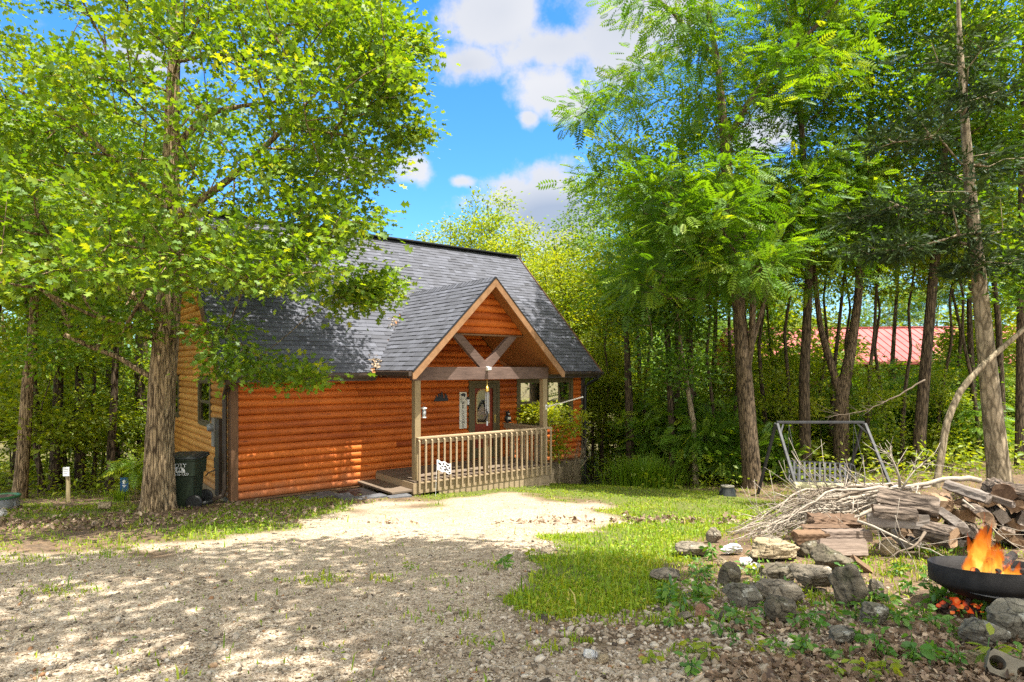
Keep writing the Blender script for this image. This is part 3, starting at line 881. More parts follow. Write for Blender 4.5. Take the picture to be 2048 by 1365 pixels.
# dark silhouette on the wall
wa = at_house('wall_silhouette', 'black metal cutout of a bear among pine trees on the logs', 'wall art', 4.87, -.05, 1.84)
def pine(cx_, h, w_):
    pts = [(cx_ - .012, .02), (cx_ - w_, .02)]
    for k in range(5):
        f0 = k / 5; f1 = (k + 1) / 5
        pts.append((cx_ - w_ * (1 - f0) * .45, .02 + h * f1 * .95)) if False else None
    L_ = [(cx_ - w_, .03), (cx_ - w_ * .55, .03 + h * .3), (cx_ - w_ * .8, .03 + h * .3), (cx_ - w_ * .35, .03 + h * .62), (cx_ - w_ * .5, .03 + h * .62), (cx_, .03 + h)]
    R_ = [(2 * cx_ - x, z) for x, z in L_[-2::-1]]
    return L_ + R_
b = MB()
for i, pl in enumerate([pine(-.13, .13, .055), pine(.13, .17, .06), pine(.165, .12, .05), pine(.02, .22, .075), pine(-.06, .17, .06)]):
    b.prism(pl, lambda a, c_, d_: (a, d_, c_), -.006 - .0007 * i, .0 - .0007 * i)
b.prism([(-.2, .0), (.2, .0), (.2, .035), (.1, .06), (-.02, .045), (-.12, .07), (-.2, .035)], lambda a, c_, d_: (a, d_, c_), -.0105, -.0045)
b.prism([(x * .9 - .03, z * .9 + .075) for x, z in bear], lambda a, c_, d_: (a, d_, c_), -.012, -.005)
b.build('cutout', M['black'], wa)

M['frost'] = m_plain('frosted_glass', (.34, .35, .35), .25, .5)
# lantern on the left post
ln = at_house('lantern', 'small hanging glass lantern with white cap on the porch post', 'lantern', PR0 + .17, PT - .03, 1.60)
b = MB(); b.lathe([(.012, .235), (.062, .212), (.064, .204), (.045, .19), (.045, .18)], 16); b.build('cap', M['white'], ln, smooth=False)
b = MB(); b.lathe([(.047, .0), (.05, .018), (.04, .02)], 16); b.build('base', M['white'], ln)
b = MB(); b.lathe([(.042, .02), (.046, .1), (.042, .18)], 16); b.build('glass', M['frost'], ln, smooth=True)
b = MB(); b.lathe([(.02, .022), (.02, .10), (.004, .11)], 10); b.build('candle', M['cream'], ln)
b = MB()
for k in range(4):
    a = k * math.pi / 2 + .4; b.tube([(.046 * math.cos(a), .046 * math.sin(a), .01), (.046 * math.cos(a), .046 * math.sin(a), .2)], .004, 5)
b.build('cage', M['darkgrey'], ln)
b = MB(); b.tube([(-.10, .0, .27), (-.06, 0, .33), (0, 0, .31), (0, 0, .235)], .006, 6); b.build('hook', M['black'], ln)

# wind chime
wc = at_house('wind_chime', 'silver tube wind chime with brass top hanging from the porch beam', 'wind chime', PC - .02, PT - .12, 1.35)
b = MB(); b.tube([(0, 0, .95), (0, 0, 1.06)], .003, 4); b.lathe([(.045, .78), (.05, .80), (.045, .86), (.02, .90), (.004, .96)], 14); b.build('top', M['brass'], wc)
for k in range(6):
    a = k * math.pi / 3; ln_ = .38 + .05 * (k % 3)
    b = MB(); b.tube([(.038 * math.cos(a), .038 * math.sin(a), .76), (.038 * math.cos(a), .038 * math.sin(a), .76 - ln_)], .009, 6); b.build('chime_tube', M['greymetal'], wc)
b = MB(); b.tube([(0, 0, .78), (0, 0, .1)], .0025, 4); b.lathe([(.01, .40), (.03, .415), (.01, .43)], 12); b.box(-.02, .02, -.004, .004, .0, .10); b.build('clapper', M['greymetal'], wc)

# bear figurine sitting on the side rail
bf = at_house('bear_figurine', 'small black bear figurine sitting on the side porch rail', 'figurine', PR1 - .02, -.25, 1.205)
def blob(mb, c_, r_, n=10, tone=.5, mat=None):
    vs = []; fs = []
    for i in range(1, n):
        th = math.pi * i / n
        for j in range(n):
            ph = 2 * math.pi * j / n
            vs.append((c_[0] + r_[0] * math.sin(th) * math.cos(ph), c_[1] + r_[1] * math.sin(th) * math.sin(ph), c_[2] + r_[2] * math.cos(th)))
    for i in range(n - 2):
        for j in range(n):
            fs.append((i * n + j, i * n + (j + 1) % n, (i + 1) * n + (j + 1) % n, (i + 1) * n + j))
    fs.append(tuple(range(n))); fs.append(tuple(range((n - 2) * n + n - 1, (n - 2) * n - 1, -1)))
    mb.add(vs, fs, tone, mat)
b = MB()
blob(b, (0, 0, .11), (.075, .07, .11)); blob(b, (0, -.02, .255), (.06, .06, .058)); blob(b, (-.04, 0, .31), (.02, .012, .02)); blob(b, (.04, 0, .31), (.02, .012, .02))
blob(b, (-.05, -.06, .05), (.03, .06, .03)); blob(b, (.05, -.06, .05), (.03, .06, .03)); blob(b, (-.075, -.03, .14), (.022, .03, .06)); blob(b, (.075, -.03, .14), (.022, .03, .06))
b.build('body', M['black'], bf, smooth=True)
b = MB(); blob(b, (0, -.075, .245), (.026, .026, .02)); b.build('muzzle', M['cream'], bf, smooth=True)
b = MB(); b.box(-.05, .05, -.10, -.09, .10, .16); b.build('placard', M['cream'], bf)

# flag pole on the right post
fp = at_house('flagpole', 'bare white flagpole slanting out from the right porch post', 'flagpole', PR1 + .03, PT - .075, 1.70)
b = MB(); b.box(-.03, .03, -.006, .0, -.06, .06); b.tube([(0, -.005, 0), (0, -.12, .03)], .024, 8); b.build('bracket', M['white'], fp)
b = MB(); b.tube([(0, -.04, .009), (0, -.6, .135), (0, -1.25, .29)], .014, 8); b.lathe([(0.004, -.02), (.02, 0), (.004, .02)], 8, (0, -1.26, .292)); b.build('pole', M['white'], fp)

# garden flag in the grass before the railing
def m_flag():
    n = NT('flag_cloth'); n.col(n.ramp(n.noise(5, 3), [(.3, (.70, .66, .70)), (.7, (.82, .80, .82))])).set(.8, .2); return n.m
gx, gy, gz0 = gp(871, 993)
gf = thing('garden_flag', 'little white flag with black bear prints on a thin stake', 'flag', (gx, gy, gz0 - .02), 0.30)
b = MB(); b.tube([(0, 0, 0), (.012, 0, .35), (.035, 0, .78)], .004, 5); b.build('stake', M['white'], gf)
b = MB(); nx, nz = 26, 18
V_ = []
for i in range(nz + 1):
    for j in range(nx + 1):
        a, c_ = j / nx, i / nz
        V_.append((.024 + .30 * a + .012 * c_, -.03 * math.sin(a * 9 + c_ * 1.2) * a - .01, .78 - .22 * c_ - .10 * a + .012 * math.sin(a * 14)))
blk = [(.20, .32, .10, .09), (.47, .25, .07, .05), (.72, .18, .10, .06), (.38, .45, .06, .05), (.60, .48, .08, .06), (.86, .42, .08, .05), (.70, .66, .10, .06), (.26, .70, .09, .05), (.55, .80, .08, .05), (.85, .85, .08, .05), (.10, .16, .05, .09), (.92, .70, .03, .03)]
for i in range(nz):
    for j in range(nx):
        a, c_ = (j + .5) / nx, (i + .5) / nz
        m_ = 0
        for (p, q, ra, rc) in blk:
            if ((a - p) / ra / 1.25) ** 2 + ((c_ - q) / rc / 1.4) ** 2 < 1: m_ = 1 if p != .10 else 2
        i0 = i * (nx + 1) + j
        b.f.append([i0, i0 + 1, i0 + nx + 2, i0 + nx + 1]); b.m.append(m_)
b.v = V_; b.t = [.5] * len(V_)
b.build('flag_cloth', [m_flag(), M['black'], m_plain('flag_blue', (.25, .42, .62))], gf, smooth=True)

# pavers and mat beside the step
mp = at_house('door_mat', 'dark rubber mat lying on the ground below the porch step', 'mat', PR0 - .95, -1.0, 0)
def flat_on_ground(o, extra=.0):
    x, y = o.location.x, o.location.y; o.location.z = G(x, y) + extra
flat_on_ground(mp, .028)
b = MB(); b.box(-.32, .30, -.55, .55, 0, .012)
for k in range(7): b.box(-.30, .28, -.52 + k * .15, -.44 + k * .15, .0125, .017)
b.build('mat', M['black'], mp)
for k, (s_, t_, lx, ly, rr_, lab) in enumerate([(PR0 - 1.42, -.55, .15, .42, .05, 'grey paver along the far side of the dark mat'), (PR0 - 1.40, -1.32, .15, .36, -.12, 'grey paver at the outer corner of the dark mat'),
                                      (PR0 - 1.05, -1.68, .30, .14, .05, 'grey paver along the near edge of the dark mat'), (PR0 - .52, -1.88, .24, .12, -.05, 'grey paver under the end of the porch step')]):
    pv = at_house('paver', lab, 'paver', s_, t_, 0, rr_, 'grey pavers around the mat'); flat_on_ground(pv, -.005)
    b = MB(); b.box(-lx, lx, -ly, ly, -.02, .045); b.build('slab', M['slate'], pv, 0.012)
pv = at_house('paver', 'flat grey paver lying below the log wall', 'paver', 1.55, -.55, 0, .1, 'grey pavers around the mat'); flat_on_ground(pv, -.005)
b = MB(); b.box(-.35, .3, -.16, .16, -.02, .04); b.build('slab', M['slate'], pv, 0.015)

# corrugated drain pipe
dp = at_house('drain_pipe', 'black corrugated drain pipe lying from the downspout past the bin', 'pipe', -.3, .2, 0)
b = MB(); pts = []; rad = []
base = [(-.02, 0, .10), (-.10, .02, .06), (-.25, .05, .05), (-.6, .02, .04), (-1.1, -.10, .03), (-1.5, -.2, .02)]
base = np.array(base)
for i in range(90):
    f_ = i / 89 * (len(base) - 1); k = min(int(f_), len(base) - 2); q = base[k] + (base[k + 1] - base[k]) * (f_ - k)
    pts.append(q); rad.append(.052 if i % 2 else .044)
b.tube(pts, rad, 12); b.build('pipe', M['darkgrey'], dp, smooth=True)
o = dp; wx, wy = o.location.x, o.location.y; o.location.z = G(wx - .4, wy) + .0

# trash bin
by = 12.15; bxw = (371 - U0) / F * by
tb = thing('trash_bin', 'dark green wheeled trash bin with white lettering behind the oak trunk', 'bin', (bxw, by, G(bxw, by) - .02), R(8))
def rrect(w_, d_, r_=.05, n=5, yo=0.0):
    p = []
    for cx_, cy_, a0_ in ((w_ / 2 - r_, d_ / 2 - r_, 0), (-w_ / 2 + r_, d_ / 2 - r_, 90), (-w_ / 2 + r_, -d_ / 2 + r_, 180), (w_ / 2 - r_, -d_ / 2 + r_, 270)):
        for k in range(n):
            a = R(a0_ + 90 * k / (n - 1)); p.append((cx_ + r_ * math.cos(a), cy_ + r_ * math.sin(a) + yo))
    return p
def loft(mb, secs, tone=.5):
    n = len(secs[0][0]); vs = []; fs = []
    for pl, z in secs: vs += [(x, y, z) for x, y in pl]
    for k in range(len(secs) - 1):
        for i in range(n): fs.append((k * n + i, k * n + (i + 1) % n, (k + 1) * n + (i + 1) % n, (k + 1) * n + i))
    fs.append(tuple(range(n - 1, -1, -1))); fs.append(tuple(range((len(secs) - 1) * n, len(secs) * n)))
    mb.add(vs, fs, tone)
def m_bin():
    n = NT('green_bin_plastic'); n.col(n.ramp(n.noise(3, 5), [(.3, (.022, .034, .020)), (.7, (.038, .056, .032))])).set(.42, .5); n.bump(n.noise(120, 2), .08, .004); return n.m
M['bin'] = m_bin()
b = MB()
loft(b, [(rrect(.42, .50), .03), (rrect(.46, .56), .30), (rrect(.50, .62), .66), (rrect(.56, .68), .665), (rrect(.585, .72), .95), (rrect(.62, .76), .955), (rrect(.63, .77), .99)])
b.build('body', M['bin'], tb, 0.006)
b = MB(); loft(b, [(rrect(.64, .80), .992), (rrect(.655, .82), 1.005), (rrect(.63, .79), 1.035), (rrect(.5, .6), 1.06)]); b.build('lid', M['darkgrey'], tb, 0.008)
b = MB(); b.tube([(.30, -.2, .97), (.37, -.2, 1.01), (.37, .2, 1.01), (.30, .2, .97)], .016, 8); b.build('handle', M['darkgrey'], tb)
for yy in (-.30, .30):
    b = MB(); b.lathe([(.0, -.035), (.13, -.035), (.15, -.02), (.15, .02), (.13, .035), (.0, .035)], 24); wh = b.build('wheel', M['black'], tb, smooth=False)
    wh.rotation_euler = (R(90), 0, 0); wh.location = (.26, yy, .15)
    b = MB()
    for k in range(5):
        a = k * 2 * math.pi / 5; b.beam((0.02 * math.cos(a), .02 * math.sin(a), 0), (.11 * math.cos(a), .11 * math.sin(a), 0), .022, .085)
    b.tube([(.112 * math.cos(t), .112 * math.sin(t), .037) for t in np.linspace(0, 2 * math.pi, 25)], .006, 5, caps=False)
    b.build('spokes', M['darkgrey'], wh)
b = MB(); b.tube([(.26, -.26, .15), (.26, .26, .15)], .014, 8); b.build('axle', M['black'], tb)
tilt = R(90 - 3)
text_mesh('DOTY', .105, 'lettering', tb, M['white'], (.0, -.3655, .872), (tilt, 0, 0))
text_mesh('417-676-1330', .064, 'lettering', tb, M['white'], (.0, -.3525, .705), (tilt, 0, 0))
b = MB()
b.prism([(-.11, -.04), (.115, -.045), (.12, .0), (.09, .045), (.05, .06), (.02, .045), (-.02, .06), (-.07, .045), (-.10, .02)], lambda a, c_, d_: (a, d_, c_ + .785), -.366, -.3615)
b.prism([(-.015, -.01), (.015, -.01), (.015, .05), (-.015, .05)], lambda a, c_, d_: (a, d_, c_ + .785), -.3675, -.366, mat=1); b.prism([(-.015, -.01), (.012, -.01), (.012, .045), (-.015, .045)], lambda a, c_, d_: (a + .042, d_, c_ + .785), -.3675, -.366, mat=1)
for k in range(5): b.prism([(-.10 + k * .04, -.03), (-.075 + k * .04, -.03), (-.075 + k * .04, -.022), (-.10 + k * .04, -.022)], lambda a, c_, d_: (a, d_, c_ + .785), -.3675, -.366, mat=1)
b.build('emblem', [M['white'], M['bin']], tb)
# ================================================================== trees
T_OAK = (np.array([(0, 0, 0), (.5, .11, .03), (.5, -.11, .03), (1, 0, -.04), (.12, .03, .01), (.40, .33, .05), (.48, .10, .03), (.74, .29, .02), (.80, .045, 0),
                   (.12, -.03, .01), (.40, -.33, .05), (.48, -.10, .03), (.74, -.29, .02), (.80, -.045, 0)], float),
         np.array([(0, 2, 1), (1, 2, 3), (4, 6, 5), (6, 8, 7), (9, 10, 11), (11, 12, 13)], int))
T_LEAF = (np.array([(0, 0, 0), (.42, .27, .07), (1, 0, -.05), (.42, -.27, .07)], float), np.array([(0, 2, 1), (0, 3, 2)], int))
T_BLADE = (np.array([(0, .5, 0), (0, -.5, 0), (.6, .3, .0), (.6, -.3, 0), (1, 0, -.0)], float), np.array([(0, 1, 2), (1, 3, 2), (2, 3, 4)], int))
def _frond(pairs=7):
    V = []; Fc = []
    for k in range(pairs):
        x = .10 + .82 * k / (pairs - 1); l = .34 * math.sin(math.pi * (.22 + .62 * k / pairs)); dz = -.22 * x * x
        for sg in (-1, 1):
            a = len(V); d = np.array([.45, sg * .9, -.18]); d /= np.linalg.norm(d); p = np.array([x, 0, dz]); n = np.array([.9, -sg * .45, 0]) * .055
            V += [p, p + d * l * .45 + n, p + d * l, p + d * l * .45 - n]; Fc += [(a, a + 1, a + 2), (a, a + 2, a + 3)]
    a = len(V); p = np.array([.92, 0, -.19])
    V += [p, p + (.12, .05, -.03), p + (.28, 0, -.08), p + (.12, -.05, -.03)]; Fc += [(a, a + 1, a + 2), (a, a + 2, a + 3)]
    a = len(V); V += [np.array([0, .008, 0]), np.array([0, -.008, 0]), np.array([.95, 0, -.2])]; Fc += [(a, a + 1, a + 2)]
    return np.array(V, float), np.array(Fc, int)
T_FROND = _frond()
def _needles():
    r = np.random.default_rng(3); V = []; Fc = []
    for k in range(9):
        x = k / 9; 
        for sg in (-1, 1):
            a = len(V); d = np.array([.7, sg * .55, r.uniform(-.3, .4)]); l = .32 * (1 - x * .5); p = np.array([x * .85, 0, 0]); n = np.array([0, 0.0, .035]) + np.array([-.02 * sg, .02, 0])
            V += [p + n, p - n, p + d * l]; Fc += [(a, a + 1, a + 2)]
    return np.array(V, float), np.array(Fc, int)
T_NEEDLE = _needles()

def leaf_cloud(rng, centers, per, spread, size, tmpl, out=None, up=0.7, droop=0.1, tone=(.5, .16), spray_tone=.12, flat=.55):
    """per leaves round each centre; returns V, F, tone"""
    tv, tf = tmpl
    m = len(centers); n = m * per
    c = np.repeat(centers, per, 0)
    off = rng.normal(0, 1, (n, 3)) * np.array([spread, spread, spread * flat])
    pos = c + off
    d = off * np.array([1, 1, .6]) / spread + rng.normal(0, .5, (n, 3))
    if out is not None: d = d + np.repeat(out, per, 0) * .9
    d[:, 2] -= droop * 2
    d /= np.maximum(np.linalg.norm(d, axis=1, keepdims=True), 1e-6)
    nr = rng.normal(0, 1, (n, 3)) * (1 - up) * 1.25 + np.array([0, 0, 1.0]) * up
    nr -= d * (nr * d).sum(1, keepdims=True)
    nr /= np.maximum(np.linalg.norm(nr, axis=1, keepdims=True), 1e-6)
    sd = np.cross(nr, d)
    s = np.clip(rng.normal(size, size * .25, n), size * .45, size * 1.7)
    V = pos[:, None] + s[:, None, None] * (tv[None, :, 0:1] * d[:, None] + tv[None, :, 1:2] * sd[:, None] + tv[None, :, 2:3] * nr[:, None])
    k = len(tv)
    Fc = (np.arange(n) * k)[:, None, None] + tf[None]
    st = np.repeat(rng.normal(0, spray_tone, m), per)
    t = np.clip(rng.normal(tone[0], tone[1], n) + st, 0, 1)
    return V.reshape(-1, 3), Fc.reshape(-1, tf.shape[1]), np.repeat(t, k)

def resample(path, step):
    path = np.asarray(path, float); seg = np.linalg.norm(np.diff(path[:, :3], axis=0), axis=1); L = np.concatenate([[0], np.cumsum(seg)])
    n = max(2, int(L[-1] / step) + 1); q = np.linspace(0, L[-1], n)
    return np.stack([np.interp(q, L, path[:, k]) for k in range(path.shape[1])], 1)

def skeleton(rng, stems, attrs, bf=.3, step=.4, tip=.006, p=2.35, upb=.5, jit=.05):
    """stems: list of (n,4) x y z r polylines, the first is the trunk. Grows limbs to every attractor. Returns chains [(pts, radii)], tips, tip directions, twig nodes"""
    cap = 200 + sum(len(s) for s in stems) * 8 + len(attrs) * 40
    pos = np.zeros((cap, 3)); par = np.full(cap, -1); Ln = np.zeros(cap); fix = np.zeros(cap); n = 0
    for si, st in enumerate(stems):
        st = resample(st, step * .7)
        for k, q in enumerate(st):
            pos[n] = q[:3]; fix[n] = q[3]
            if k == 0:
                if si:
                    j = int(np.argmin(np.linalg.norm(pos[:n] - q[:3], axis=1))); par[n] = j; Ln[n] = Ln[j]
            else:
                par[n] = n - 1; Ln[n] = Ln[n - 1] + np.linalg.norm(pos[n] - pos[n - 1])
            n += 1
    nt = n
    okay = np.ones(cap, bool)
    z0 = pos[0, 2]; zt = pos[:nt, 2].max()
    dd = np.array([np.linalg.norm(pos[:nt] - a, axis=1).min() for a in attrs]) if len(attrs) else np.array([])
    tips = []
    for ai in np.argsort(dd):
        a = attrs[ai]
        d = np.linalg.norm(pos[:n] - a, axis=1)
        cost = d + bf * Ln[:n] + upb * np.maximum(0, pos[:n, 2] - a[2] + .15 * d)
        j = int(np.argmin(cost)); m = max(1, int(d[j] / step)); prev = j; b = pos[j].copy()
        for k in range(1, m + 1):
            f = k / m; q = b + (a - b) * f
            if k < m: q = q + rng.normal(0, jit, 3) * min(1, d[j]); q[2] += math.sin(math.pi * f) * .05 * d[j]
            if n >= cap: break
            pos[n] = q; par[n] = prev; Ln[n] = Ln[prev] + np.linalg.norm(q - pos[prev]); prev = n; n += 1
        tips.append(prev)
    w = np.zeros(n); w[tips] += tip ** p
    for i in range(n - 1, -1, -1):
        w[i] = max(w[i], tip ** p)
        if par[i] >= 0: w[par[i]] += w[i]
    r = w ** (1 / p)
    r = np.where(fix[:n] > 0, fix[:n], r)
    # limbs never thicker than two thirds of what carries them
    for i in range(nt, n): r[i] = min(r[i], r[par[i]] * (.62 if par[i] < nt else .95))
    best = {}
    for i in range(1, n):
        q = par[i]
        if q < 0: continue
        if i < nt and q == i - 1: best[q] = (1e9, i)
        elif q not in best or r[i] > best[q][0]:
            best[q] = (r[i], i)
    chains = []; chain_of = {}
    for i in range(n):
        q = par[i]
        if q < 0: chain_of[i] = len(chains); chains.append([i])
        elif best.get(q, (0, -1))[1] == i: chain_of[i] = chain_of[q]; chains[chain_of[q]].append(i)
        else: chain_of[i] = len(chains); chains.append([q, i])
    out = []
    for ci, c in enumerate(chains):
        if len(c) < 2: continue
        rr = r[c].copy()
        if rr[0] > rr[1] * 1.6 and c[0] < nt and ci: rr[0] = rr[1] * 1.15
        rr[-1] = min(rr[-1], max(.004, rr[-1] * .6))
        out.append((pos[c], rr))
    tp = pos[tips]; td = pos[tips] - pos[par[tips]] if len(tips) else tp
    td = td / np.maximum(np.linalg.norm(td, axis=1, keepdims=True), 1e-6)
    tw = [i for i in range(nt, n) if r[i] < .016]
    return out, tp, td, pos[tw]

def limbs_mesh(name, chains, big=14):
    Vs, Fs, off = [], [], 0
    for ci, (p, r) in enumerate(chains):
        mx = r.max()
        V, Fq = tube_np(p, r, big if ci == 0 else (10 if mx > .06 else 6 if mx > .02 else 3))
        Vs.append(V); Fs.append(Fq + off); off += len(V)
    return mesh_np(name, np.concatenate(Vs), np.concatenate(Fs), np.full(off, .5), True)

def ellips_pts(rng, n, c, r, hollow=.35):
    v = rng.normal(0, 1, (n, 3)); v /= np.linalg.norm(v, axis=1, keepdims=True)
    rad = (hollow ** 3 + (1 - hollow ** 3) * rng.random(n)) ** (1 / 3)
    return np.asarray(c) + v * rad[:, None] * np.asarray(r)

def make_tree(name, label, cat, stems, attrs, leaf, seed, bark, leaves, base=None, group=None, bf=.3, step=.4, tip=.006, upb=.5, flare=1.0, big=14, extra=None, detail_trunk=False):
    """leaf: dict(per, spread, size, tmpl, ...) - builds an Empty with trunk and crown children; coordinates relative to BASE"""
    r = np.random.default_rng(seed)
    base = np.array(stems[0][0][:3]) if base is None else np.asarray(base, float)
    st = [np.asarray(s, float) - np.array([*base, 0]) for s in stems]
    at = np.asarray(attrs, float) - base
    root = thing(name, label, cat, tuple(base), 0, group)
    chains, tp, td, tw = skeleton(r, st, at, bf, step, tip, upb=upb)
    if flare != 1.0:
        p, q = chains[0]; h = p[:, 2] - p[0, 2]; q *= 1 + (flare - 1) * np.exp(-np.maximum(h, 0) / .28)
    if detail_trunk:
        p, q = chains[0]; P4 = resample(np.concatenate([p, q[:, None]], 1), .045); V, Fq = tube_np(P4[:, :3], P4[:, 3], 72)
        c = np.repeat(P4[:, :3], 72, 0); d = V - c; rad = np.linalg.norm(d, axis=1); th = np.tile(np.arange(72) / 72 * 2 * np.pi, len(P4)); z = c[:, 2]
        disp = np.array([mnoise.ridged_multi_fractal(Vector((math.cos(a) * 3.2, math.sin(a) * 3.2, zz * 1.3)), 1.0, 2.1, 4, 1.0, 2.0) for a, zz in zip(th, z)])
        lob = 1 + .10 * np.exp(-np.maximum(z, 0) / .25) * np.cos(5 * th + 1)
        V = c + d * lob[:, None] * (1 + (disp - 1.0)[:, None] * .09)
        rest = chains[1:]
        Vs, Fs, off = [V], [Fq], len(V)
        for (pp, rr) in rest:
            V2, F2 = tube_np(pp, rr, 10 if rr.max() > .06 else 6 if rr.max() > .02 else 3); Vs.append(V2); Fs.append(F2 + off); off += len(V2)
        me = mesh_np('trunk', np.concatenate(Vs), np.concatenate(Fs), np.full(off, .5), True)
    else:
        me = limbs_mesh('trunk', chains, big)
    link('trunk', me, root, bark)
    lf = dict(leaf); twn = lf.pop('twigs', .0)
    cs = tp; od = td
    if twn and len(tw):
        k = r.choice(len(tw), min(len(tw), int(len(tp) * twn)), replace=False); cs = np.concatenate([tp, tw[k]]); od = np.concatenate([td, r.normal(0, .5, (len(k), 3))])
    V, Fc, t = leaf_cloud(r, cs, out=od, **lf)
    link('crown', mesh_np('crown', V, Fc, t), root, leaves)
    return root

def px_stem(pts, Y0, radii, dy=0.0, seed=0):
    r = np.random.default_rng(seed)
    out = []
    for k, (u, v) in enumerate(pts):
        Y = Y0 + dy * k / max(1, len(pts) - 1)
        out.append((*P(u, v, Y), radii[k]))
    return np.array(out)
def px_blobs(rng, blobs):
    """list of (u, v, Y, half width px, half height px, half depth m, count)"""
    out = []
    for u, v, Y, ru, rv, rd, n in blobs:
        out.append(ellips_pts(rng, n, P(u, v, Y), (ru / F * Y, rd, rv / F * Y), .25))
    return np.concatenate(out)

tr_ = np.random.default_rng(21)
# ---- the oak beside the cabin
OY = 11.5
oak_stem = px_stem([(316, 1040), (317, 1010), (319, 900), (325, 760), (334, 650), (340, 560), (343, 450), (341, 330), (345, 200), (350, 80), (352, -60), (356, -210)], OY,
                   [.285, .27, .232, .218, .205, .192, .165, .135, .115, .09, .06, .03])
oak_poly = [(-380, 640), (-300, 200), (-200, -150), (60, -380), (400, -430), (700, -250), (800, -60), (830, 40), (850, 75), (838, 110), (835, 160), (812, 205), (842, 258), (818, 300), (790, 345), (745, 372),
            (735, 400), (768, 428), (790, 470), (760, 500), (735, 540), (770, 560), (790, 590), (735, 605), (700, 618), (640, 612), (590, 588), (530, 575), (470, 570), (420, 575), (350, 590), (280, 590), (180, 575), (60, 580), (-100, 600)]
def fill_poly(rng, poly, n, Yc, rd, thin=None):
    poly = np.array(poly, float); lo, hi = poly.min(0), poly.max(0); c = (lo + hi) / 2; out = []
    while len(out) < n:
        u, v = rng.uniform(lo[0], hi[0]), rng.uniform(lo[1], hi[1])
        if not inpoly(np.array([u]), np.array([v]), poly)[0]: continue
        q = 1 - (((u - c[0]) / (hi[0] - lo[0]) * 2) ** 2) * .8
        Y = Yc + rng.uniform(-1, 1) * rd * math.sqrt(max(.05, q))
        if thin is not None and rng.random() > thin(u, v): continue
        out.append(P(u, v, Y))
    return np.array(out)
def oak_thin(u, v):
    if v < -20: return .42
    k = .78
    if u > 560: k = 1.0
    if v > 380: k = .95
    if 40 < u < 340 and 90 < v < 310: k *= .5
    if 380 < u < 560 and 180 < v < 330: k *= .6
    return k
def to_px0(p): return U0 + p[:, 0] / p[:, 1] * F, V0 - p[:, 2] / p[:, 1] * F
def clumps(rng, c, k, rad, flat=.45):
    return np.repeat(c, k, 0) + rng.normal(0, 1, (len(c) * k, 3)) * np.array([rad, rad, rad * flat])
oa = clumps(tr_, fill_poly(tr_, oak_poly, 335, OY, 3.9, oak_thin), 4, .34)
_uv = np.stack(to_px0(oa), 1); oa = oa[inpoly(_uv[:, 0] + np.where(_uv[:, 0] > 500, 22, 0), _uv[:, 1], oak_poly)]
low = px_blobs(tr_, [(425, 660, 10.6, 40, 12, .5, 5), (480, 705, 10.4, 45, 14, .4, 6), (555, 742, 10.3, 55, 16, .4, 9), (612, 752, 10.3, 30, 12, .3, 6), (440, 740, 10.5, 26, 12, .3, 3), (700, 600, 10.8, 60, 22, .6, 12),
                     (255, 660, 10.9, 60, 50, .7, 12), (180, 640, 11.5, 80, 60, 1.0, 16), (745, 575, 10.9, 42, 22, .5, 14), (820, 90, 11.2, 32, 30, .5, 12), (820, 270, 11.0, 26, 18, .4, 8)])
oa = np.concatenate([oa, low])
make_tree('oak_tree', 'large oak with thick furrowed trunk rising before the cabin corner', 'tree', [oak_stem,
          px_stem([(344, 440), (300, 372), (240, 330), (150, 250), (20, 170)], OY, [.085, .07, .055, .04, .02], -1.2),
          px_stem([(345, 445), (390, 410), (470, 350), (545, 280), (620, 200)], OY, [.085, .07, .06, .045, .02], -1.0),
          px_stem([(341, 300), (420, 225), (500, 210), (590, 200)], OY, [.07, .055, .04, .02], 1.0),
          px_stem([(334, 655), (300, 625), (262, 590), (200, 560)], OY, [.06, .045, .035, .02], -1.2),
          px_stem([(325, 690), (380, 650), (440, 660), (520, 715)], OY, [.05, .035, .028, .014], -1.1)],
          oa, dict(per=46, spread=.21, size=.124, tmpl=T_OAK, up=.62, droop=.12, tone=(.47, .17), twigs=.28, flat=.55), 31, M['bark_oak'], M['leaf_oak'], bf=.32, flare=1.32, detail_trunk=True)

# ---- the walnut at the edge of the woods
WY = 16.4
wal = fill_poly(tr_, [(1190, -150), (1210, 20), (1245, 95), (1165, 150), (1128, 195), (1165, 235), (1135, 300), (1125, 350), (1150, 400), (1185, 445), (1205, 480), (1190, 520), (1215, 600), (1300, 640), (1420, 620), (1560, 560), (1640, 430), (1660, 250), (1700, 60), (1740, -150), (1500, -320), (1300, -280)],
                140, WY - .3, 3.0, lambda u, v: .5 if v < -20 else (.55 if u > 1520 else 1.0))
wal_poly = [(1190, -150), (1210, 20), (1245, 95), (1165, 150), (1128, 195), (1165, 235), (1135, 300), (1125, 350), (1150, 400), (1185, 445), (1205, 480), (1190, 520), (1215, 600), (1300, 640), (1420, 620), (1560, 560), (1640, 430), (1660, 250), (1700, 60), (1740, -150), (1500, -320), (1300, -280)]
wal = clumps(tr_, wal, 4, .42)
_uv = np.stack(to_px0(wal), 1); wal = wal[inpoly(_uv[:, 0] - np.where(_uv[:, 0] < 1400, 40, 0), _uv[:, 1], wal_poly)]
def clear_sun(at, c, rad):
    d = at - np.asarray(c); t = d @ -np.array(LDIR); q = d + np.array(LDIR) * t[:, None]
    return at[~((t > .5) & (np.linalg.norm(q, axis=1) < rad))]
_uv = np.stack(to_px0(wal), 1); wal = wal[(_uv[:, 1] < 560) | (tr_.random(len(wal)) < .4)]
